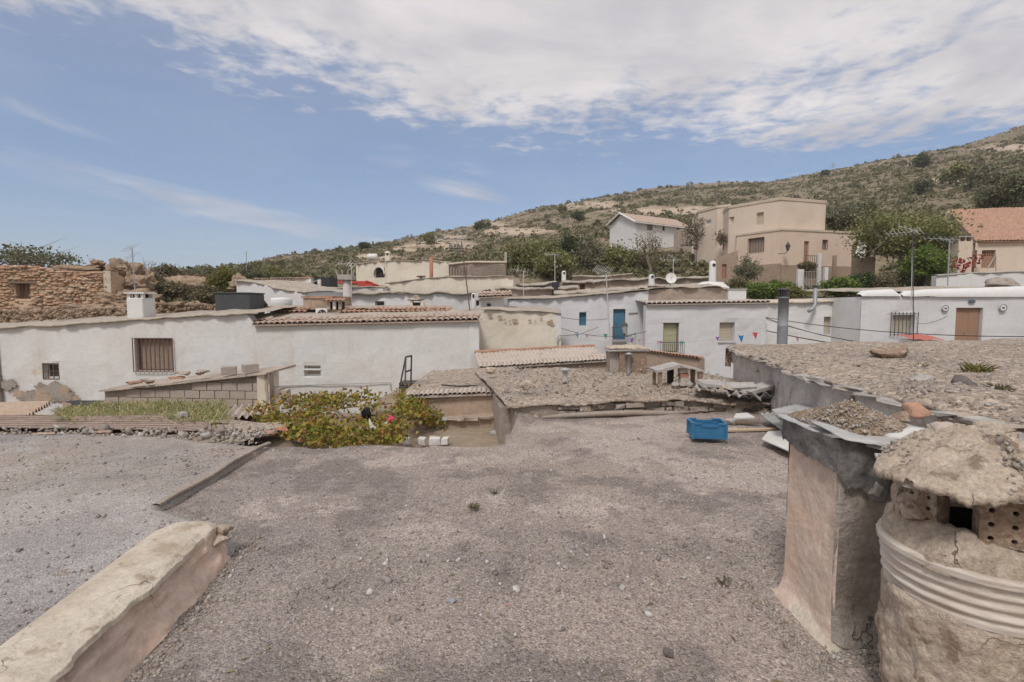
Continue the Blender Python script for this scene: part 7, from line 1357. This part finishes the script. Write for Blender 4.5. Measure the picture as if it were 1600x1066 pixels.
ptree('olive_tree', 'pale olive tree just behind the beige house roof', 'tree', 1312, 322, 362, 66, 52, 'leaf_olive', 3400, .22, 234, tr=.15)
ptree('olive_tree', 'olive tree further behind, right of the pale one', 'tree', 1352, 318, 356, 50, 56, 'leaf_olive', 2600, .24, 235, tr=.15)
ptree('flowering_shrub', 'shrub with white blossom at the beige house end', 'shrub', 1346, 376, 404, 32, 37, 'leaf_green', 700, .15, 236, tr=.06, down=False)
V, Q = leaves(np.array([at(1346 + a, 391 + b, 36.3) for a, b in np.random.RandomState(3).normal(size=(60, 2)) * np.array([5, 6])]), np.full(60, .14), np.random.RandomState(4)); fl = put('blossom', V, Q, 'flower_white', [o for o in bpy.data.objects if o.name == 'flowering_shrub'][0])
GB = 'green bushes below the beige house'
for k, (px, yt, yb, w, D, m, n, lab) in enumerate(((1180, 440, 470, 46, 33, 'leaf_bright', 1800, 'bright green bush behind the tile-eaved roof'), (1212, 436, 470, 50, 34, 'leaf_bright', 2000, 'bright green bush beside the broad gate post'), (1236, 446, 470, 40, 33, 'leaf_yellow', 1200, 'yellowish bush behind the stove pipe cowl'), (1312, 432, 466, 52, 32, 'leaf_bright', 2200, 'bright leafy bush behind the thin flue pipe'), (1346, 424, 462, 48, 33, 'leaf_dark', 2600, 'dense dark green bush beside the retaining wall'), (1385, 428, 466, 56, 32, 'leaf_dry', 1500, 'dry brownish bush behind the rounded parapet'), (1420, 420, 456, 60, 33, 'leaf_olive', 2000, 'olive green bush under the big tree'), (1260, 408, 424, 26, 38, 'leaf_dry', 700, 'reddish potted bush below the beige house landing'), (1150, 432, 466, 40, 34, 'leaf_dry', 1100, 'dry bush beside the attic stair box'))):
    ptree('green_bush', lab, 'bush', px, yt, yb, w, D, m, n, .12, 240 + k, group=GB, tr=.04, down=False)
GS = 'shrubs on the rocks behind the ruin'
for k, (px, yt, yb, w, D, m, lab) in enumerate(((262, 412, 446, 46, 34, 'leaf_dry', 'brownish shrub beside the bare grey tree'), (295, 416, 446, 54, 36, 'leaf_olive', 'olive shrub on the rocky rise left of the round bush'), (325, 414, 440, 40, 40, 'leaf_olive', 'small olive shrub on the skyline before the round bush'), (395, 412, 440, 50, 42, 'leaf_olive', 'olive shrub on the skyline behind the sloping white wall'), (270, 440, 466, 60, 29, 'leaf_dry', 'straw-coloured shrub above the tumbled stones'), (320, 445, 476, 50, 27, 'leaf_dry', 'dry grass clump under the round bush'), (402, 468, 486, 26, 19.5, 'leaf_dry', 'dry weed mound beside the water tank'), (425, 414, 436, 50, 46, 'leaf_green', 'green shrub above the ochre shed'), (235, 425, 450, 40, 31, 'leaf_dry', 'dark twiggy shrub against the rock face'))):
    ptree('rock_shrub', lab, 'shrub', px, yt, yb, w, D, m, 1300, .13, 260 + k, group=GS, tr=.04, down=False)
def near_scrub():
    rs = np.random.RandomState(14); n = 5200; d = rs.uniform(27, 72, n); u = rs.uniform(-1.1, 1.1, n); x = u * d; z = terr(x, d); px = 800 + u * F; keep = ~((u > -.4) & (u < .22) & (d < 46)) & ~((u > .38) & (u < .72) & (d > 39) & (d < 54)) & ~((u > .15) & (u < .38) & (d > 58)) & ~((u > .2) & (u < .42) & (d < 40)) & ~((u > .83) & (d < 40)); x, d, z = x[keep], d[keep], z[keep]; n = len(x); r = rs.uniform(.2, .7, n) * (1 + (d > 44) * .4); k = 26
    a = rs.normal(size=(n, k, 3)); a /= np.linalg.norm(a, axis=2)[..., None]; a *= rs.uniform(.4, 1, (n, k, 1)); a[..., 2] = np.abs(a[..., 2]) * .8; P = (np.stack([x, d, z - .05], -1)[:, None] + a * r[:, None, None]).reshape(-1, 3); V, Q = leaves(P, np.repeat(r, k) * rs.uniform(.25, .5, n * k), rs, 1.4); tag(put('scrub', V, Q, 'scrub_leaf'), 'dry brush on the slopes right behind the houses', 'scrub', kind='stuff')
near_scrub()
# scattered skyline trees and hillside olives
GH = 'trees dotted over the hillside'; lab_h = ['dark tree standing on the skyline above the arch house', 'second skyline tree, close beside the dark one', 'round tree on the bare cut above the cream wall', 'lone dark tree on the upper slope', 'tree on the skyline above the white farmhouse', 'small tree on the ridge near the pylon', 'grey olive halfway up behind the red roof', 'round olive under the rock crest', 'olive beside the track on the upper slope', 'round olive above the beige roof corner', 'dark tree by the hillside track', 'small tree low on the ridge above the ochre shed']
for k, (px, yb, D, s, m) in enumerate(((748, 352, 190, 3.2, 'leaf_dark'), (760, 351, 195, 2.6, 'leaf_dark'), (671, 387, 120, 2.4, 'leaf_green'), (905, 345, 150, 3.0, 'leaf_dark'), (878, 338, 210, 3.2, 'leaf_green'), (1290, 275, 240, 3.0, 'leaf_dark'), (1530, 300, 95, 4.0, 'leaf_olive'), (1490, 280, 120, 4.2, 'leaf_green'), (1440, 290, 110, 3.2, 'leaf_olive'), (1335, 316, 80, 3.2, 'leaf_olive'), (1440, 265, 170, 4, 'leaf_dark'), (570, 390, 140, 2.4, 'leaf_dark'))):
    b = at(px, yb, D); b.z = tz(b.x, D) - .1; tree('hill_tree', lab_h[k], 'tree', b, s * 1.15, s * .7, s * .52, m, 700, s * .16, 300 + k, group=GH, tr=.12, trunk=.25)
p = at(1301, 272, 235); t = thing('pylon', 'lattice power pylon on the ridge', 'pylon', (p.x, 235, tz(p.x, 235))); zt = at(1301, 254, 235).z; z0 = ORG[t].z
for s in (-1, 1): MB().tube([(p.x + s * .9, 235, z0 - 1), (p.x + s * .12, 235, zt)], .09, 4).build('leg', 'galvanised', t)
for f, w in ((.72, 1.6), (.86, 1.2)): MB().tube([(p.x - w, 235, z0 + (zt - z0) * f), (p.x + w, 235, z0 + (zt - z0) * f)], .08, 4).build('cross_arm', 'galvanised', t)

# ------------------------------------------------------------------ aerials, dish, cables, bunting
def yagi(label, px, yb, yt, D, boom, els, r=.02, m='aluminium', lean=0., extra=None, mastm=None, name='tv_aerial', el=.5):
    b = at(px, yb, D); top = at(px + lean, yt, D); t = thing(name, label, 'aerial', b); MB().tube([b - Vector((0, 0, .2)), top], r, 6).build('mast', mastm or m, t)
    for (dz, L, ang, tilt, n, elw) in boom:
        c = top + Vector((0, 0, dz)); d = Vector((math.cos(ang) * math.cos(tilt), math.sin(ang) * math.cos(tilt), math.sin(tilt))); a, e = c - d * L * .25, c + d * L * .75; MB().tube([a, e], r * .45, 4).build('boom', m, t); w = d.cross(Vector((0, 0, 1))).normalized()
        w = (w + Vector((0, 0, .9 if els == 'h' else 0))).normalized()
        for k in range(n): q = a.lerp(e, k / max(1, n - 1)); ww = elw * (1 - .35 * k / n); MB().tube([q - w * ww / 2, q + w * ww / 2], r * .26, 4).build('element', m, t)
    if extra:
        for k in range(4): q = top + Vector((extra * .0 - .15, -.1, -.1 - k * .09)); MB().tube([q + Vector((-.22, 0, 0)), q + Vector((.22, 0, 0))], r * .4, 4).build('reflector', m, t)
    return t
yagi('tall grey aerial mast standing on the white chimney', 212, 465, 387, 17.0, [(.0, .7, 2.6, 0, 7, .5), (-.3, .6, 2.6, 0, 5, .6)], 'h', .016, 'galvanised', -6)
yagi('dark leaning aerial mast with grid reflector over the cream house', 736, 492, 378, 17.6, [(.05, 1.4, 2.75, .12, 8, .5), (.25, .7, 2.2, .6, 3, .4)], 'h', .022, 'galvanised', -15, extra=1, mastm='rust_iron')
yagi('aerial with red-tipped comb elements on the tan chimney block', 955, 545, 428, 11.9, [(.05, .5, 2.2, .3, 9, .34), (-.15, .4, 2.6, -.1, 4, .2)], 'h', .014, 'aluminium', -8)
yagi('tall thin aerial mast before the barred window', 1428, 524, 362, 16.0, [(.0, 1.0, 3.1, -.1, 9, .4), (.05, .5, 2.6, .4, 4, .35)], 'h', .016, 'aluminium', -2, mastm='dark_metal')
yagi('white pole beside the tall thin aerial mast', 1424, 470, 376, 16.3, [], 'h', .012, 'aluminium', 2, name='aerial_pole')
yagi('leaning aerial behind the rounded parapet', 1481, 440, 374, 25, [(.0, 1.6, 3.1, 0.05, 7, .5), (-.1, .5, 2.4, .5, 3, .4)], 'h', .03, 'galvanised', 3)
yagi('pale aerial among the green trees', 867, 441, 398, 31, [(.0, .9, 2.6, .1, 6, .5)], 'h', .022, 'aluminium', 0)
yagi('aerial with vertical comb left of the green trees', 818, 468, 424, 26, [(.0, .9, 2.9, .2, 6, .6)], 'h', .02, 'aluminium', 0)
yagi('small aerial on the spiked concrete column', 549, 480, 412, 19.8, [(.0, .8, 2.9, 0, 6, .5), (-.1, .4, 2.2, .5, 3, .3)], 'h', .016, 'aluminium', 0)
yagi('tiny distant aerial on the skyline above the ochre shed', 385, 420, 394, 40, [(.0, .6, 2.2, .2, 4, .6)], 'h', .025, 'galvanised', 0)
yagi('short aerial post beside the satellite dish', 1052, 447, 405, 29, [(-.05, .9, 3.0, .1, 6, .4), (.1, .5, 2.2, .5, 3, .4)], 'h', .022, 'aluminium', 0)
def dish():
    c = at(1048, 435, 28.5); t = thing('satellite_dish', 'round white satellite dish above the earth attic', 'dish', at(1048, 448, 28.5)); mb = MB().lathe((0, 0, 0), [(.30, .07), (.27, .05), (.2, .025), (.1, .006), (.0, 0)], 24, cap=False); Rr = Matrix.Rotation(math.radians(78), 4, 'X'); mb.v = [tuple(c + Rr @ Vector(v)) for v in mb.v]; mb.build('reflector', 'tank_white', t, smooth=True); MB().tube([c, c + Vector((0, -.35, .1))], .012, 4).build('arm', 'dark_metal', t); MB().tube([c + Vector((0, .05, 0)), c + Vector((0, .05, -.7))], .03, 6).build('post', 'galvanised', t)
dish()
def catenary(a, b, sag, n=18): a, b = Vector(a), Vector(b); return [a.lerp(b, k / n) - Vector((0, 0, sag * 4 * (k / n) * (1 - k / n))) for k in range(n + 1)]
for a, b, sag, r, lab in ((at(1196, 496, 23.8), at(1640, 526, 17), .25, .016, 'upper black cable strung before the recessed white house'), (at(1197, 497, 23.7), at(1465, 545, 17), .3, .018, 'second black cable, dipping toward the raised roof'), (at(1198, 517, 23.7), at(1360, 545, 17), .05, .022, 'thick lower black cable reaching the raised roof'), (at(1197, 499, 23.6), at(1410, 545, 17), .15, .01, 'thin grey cable between the thicker black ones'), (at(874, 512, 22), at(1010, 518, 23), .3, .011, 'thin cable across the blue-doored house front'), (at(872, 495, 22), at(952, 498, 24.5), .1, .010, 'thin upper cable above the blue window'), (at(1434, 506, 21.8), at(1480, 494, 22), .1, .01, 'thin cable looping beside the brown door')):
    tag(MB().tube(catenary(a, b, sag), r, 5).build('power_cable', 'cable', base=a), lab, 'cable')
def bunting():
    line = catenary(at(870, 522, 21.5), at(1195, 512, 22.5), .55, 40); t = None; tag(MB().tube(line, .007, 4).build('bunting_string', 'zinc', base=line[0]), 'sagging bunting string across the street before the white houses', 'string')
    for px, py, s, m, lab in ((902, 524, .22, 'flag_blue', 'small blue bunting flag before the blue window'), (946, 526, .24, 'flag_green', 'teal bunting flag left of the lantern'), (917, 526, .16, 'flag_pink', 'pale pink bunting flag next to the blue one'), (987, 533, .24, 'flag_purple', 'purple bunting flag below the lantern'), (999, 533, .18, 'flag_orange', 'orange bunting flag right of the lantern'), (1032, 536, .2, 'flag_pink', 'pink bunting flag on the balcony'), (1066, 537, .2, 'flag_green', 'green bunting flag beside the balcony rail'),
                              (1121, 530, .22, 'flag_purple', 'purple bunting flag at the window corner'), (1158, 530, .34, 'flag_blue', 'large blue bunting flag right of the tan blind'), (1180, 525, .32, 'flag_red', 'red bunting flag near the house corner'), (1246, 531, .2, 'flag_pink', 'small pink flag behind the raised roof')):
        c = at(px, py, 22); s *= .8; mb = MB().add([c + Vector((-s / 2, 0, s * .6)), c + Vector((s / 2, .05, s * .6)), c + Vector((0, -.06, -s * .6)), c + Vector((-s / 2, .006, s * .6)), c + Vector((s / 2, .056, s * .6)), c + Vector((0, -.054, -s * .6)), c + Vector((0, -.04, s * .55))], [(0, 2, 6), (6, 2, 1), (3, 6, 5), (6, 4, 5)]); tag(mb.build('bunting_flag', m, base=c), lab, 'flag', 'bunting flags over the street')
bunting()

# ------------------------------------------------------------------ the thin air haze over the valley
def haze():
    zt = max(float((o.matrix_world.translation.z if o.parent is None else 0)) for o in bpy.data.objects); hv = bpy.data.objects['hillside'].data; co = np.zeros(len(hv.vertices) * 3, np.float32); hv.vertices.foreach_get('co', co); zt = max(zt, co[2::3].max()) + 12
    m = bpy.data.materials.new('haze_air'); m.use_nodes = True; N = m.node_tree.nodes; N.remove(N['Principled BSDF']); v = N.new('ShaderNodeVolumePrincipled'); v.inputs['Color'].default_value = (.93, .94, .96, 1); v.inputs['Density'].default_value = .0004; m.node_tree.links.new(v.outputs[0], N['Material Output'].inputs['Volume']); MATS['haze_air'] = m
    o = MB().box((-1420, -1420, -4.6), (1420, 1420, zt)).build('haze', 'haze_air'); tag(o, 'thin pale haze softening the far hillside', 'haze', kind='stuff')
haze()
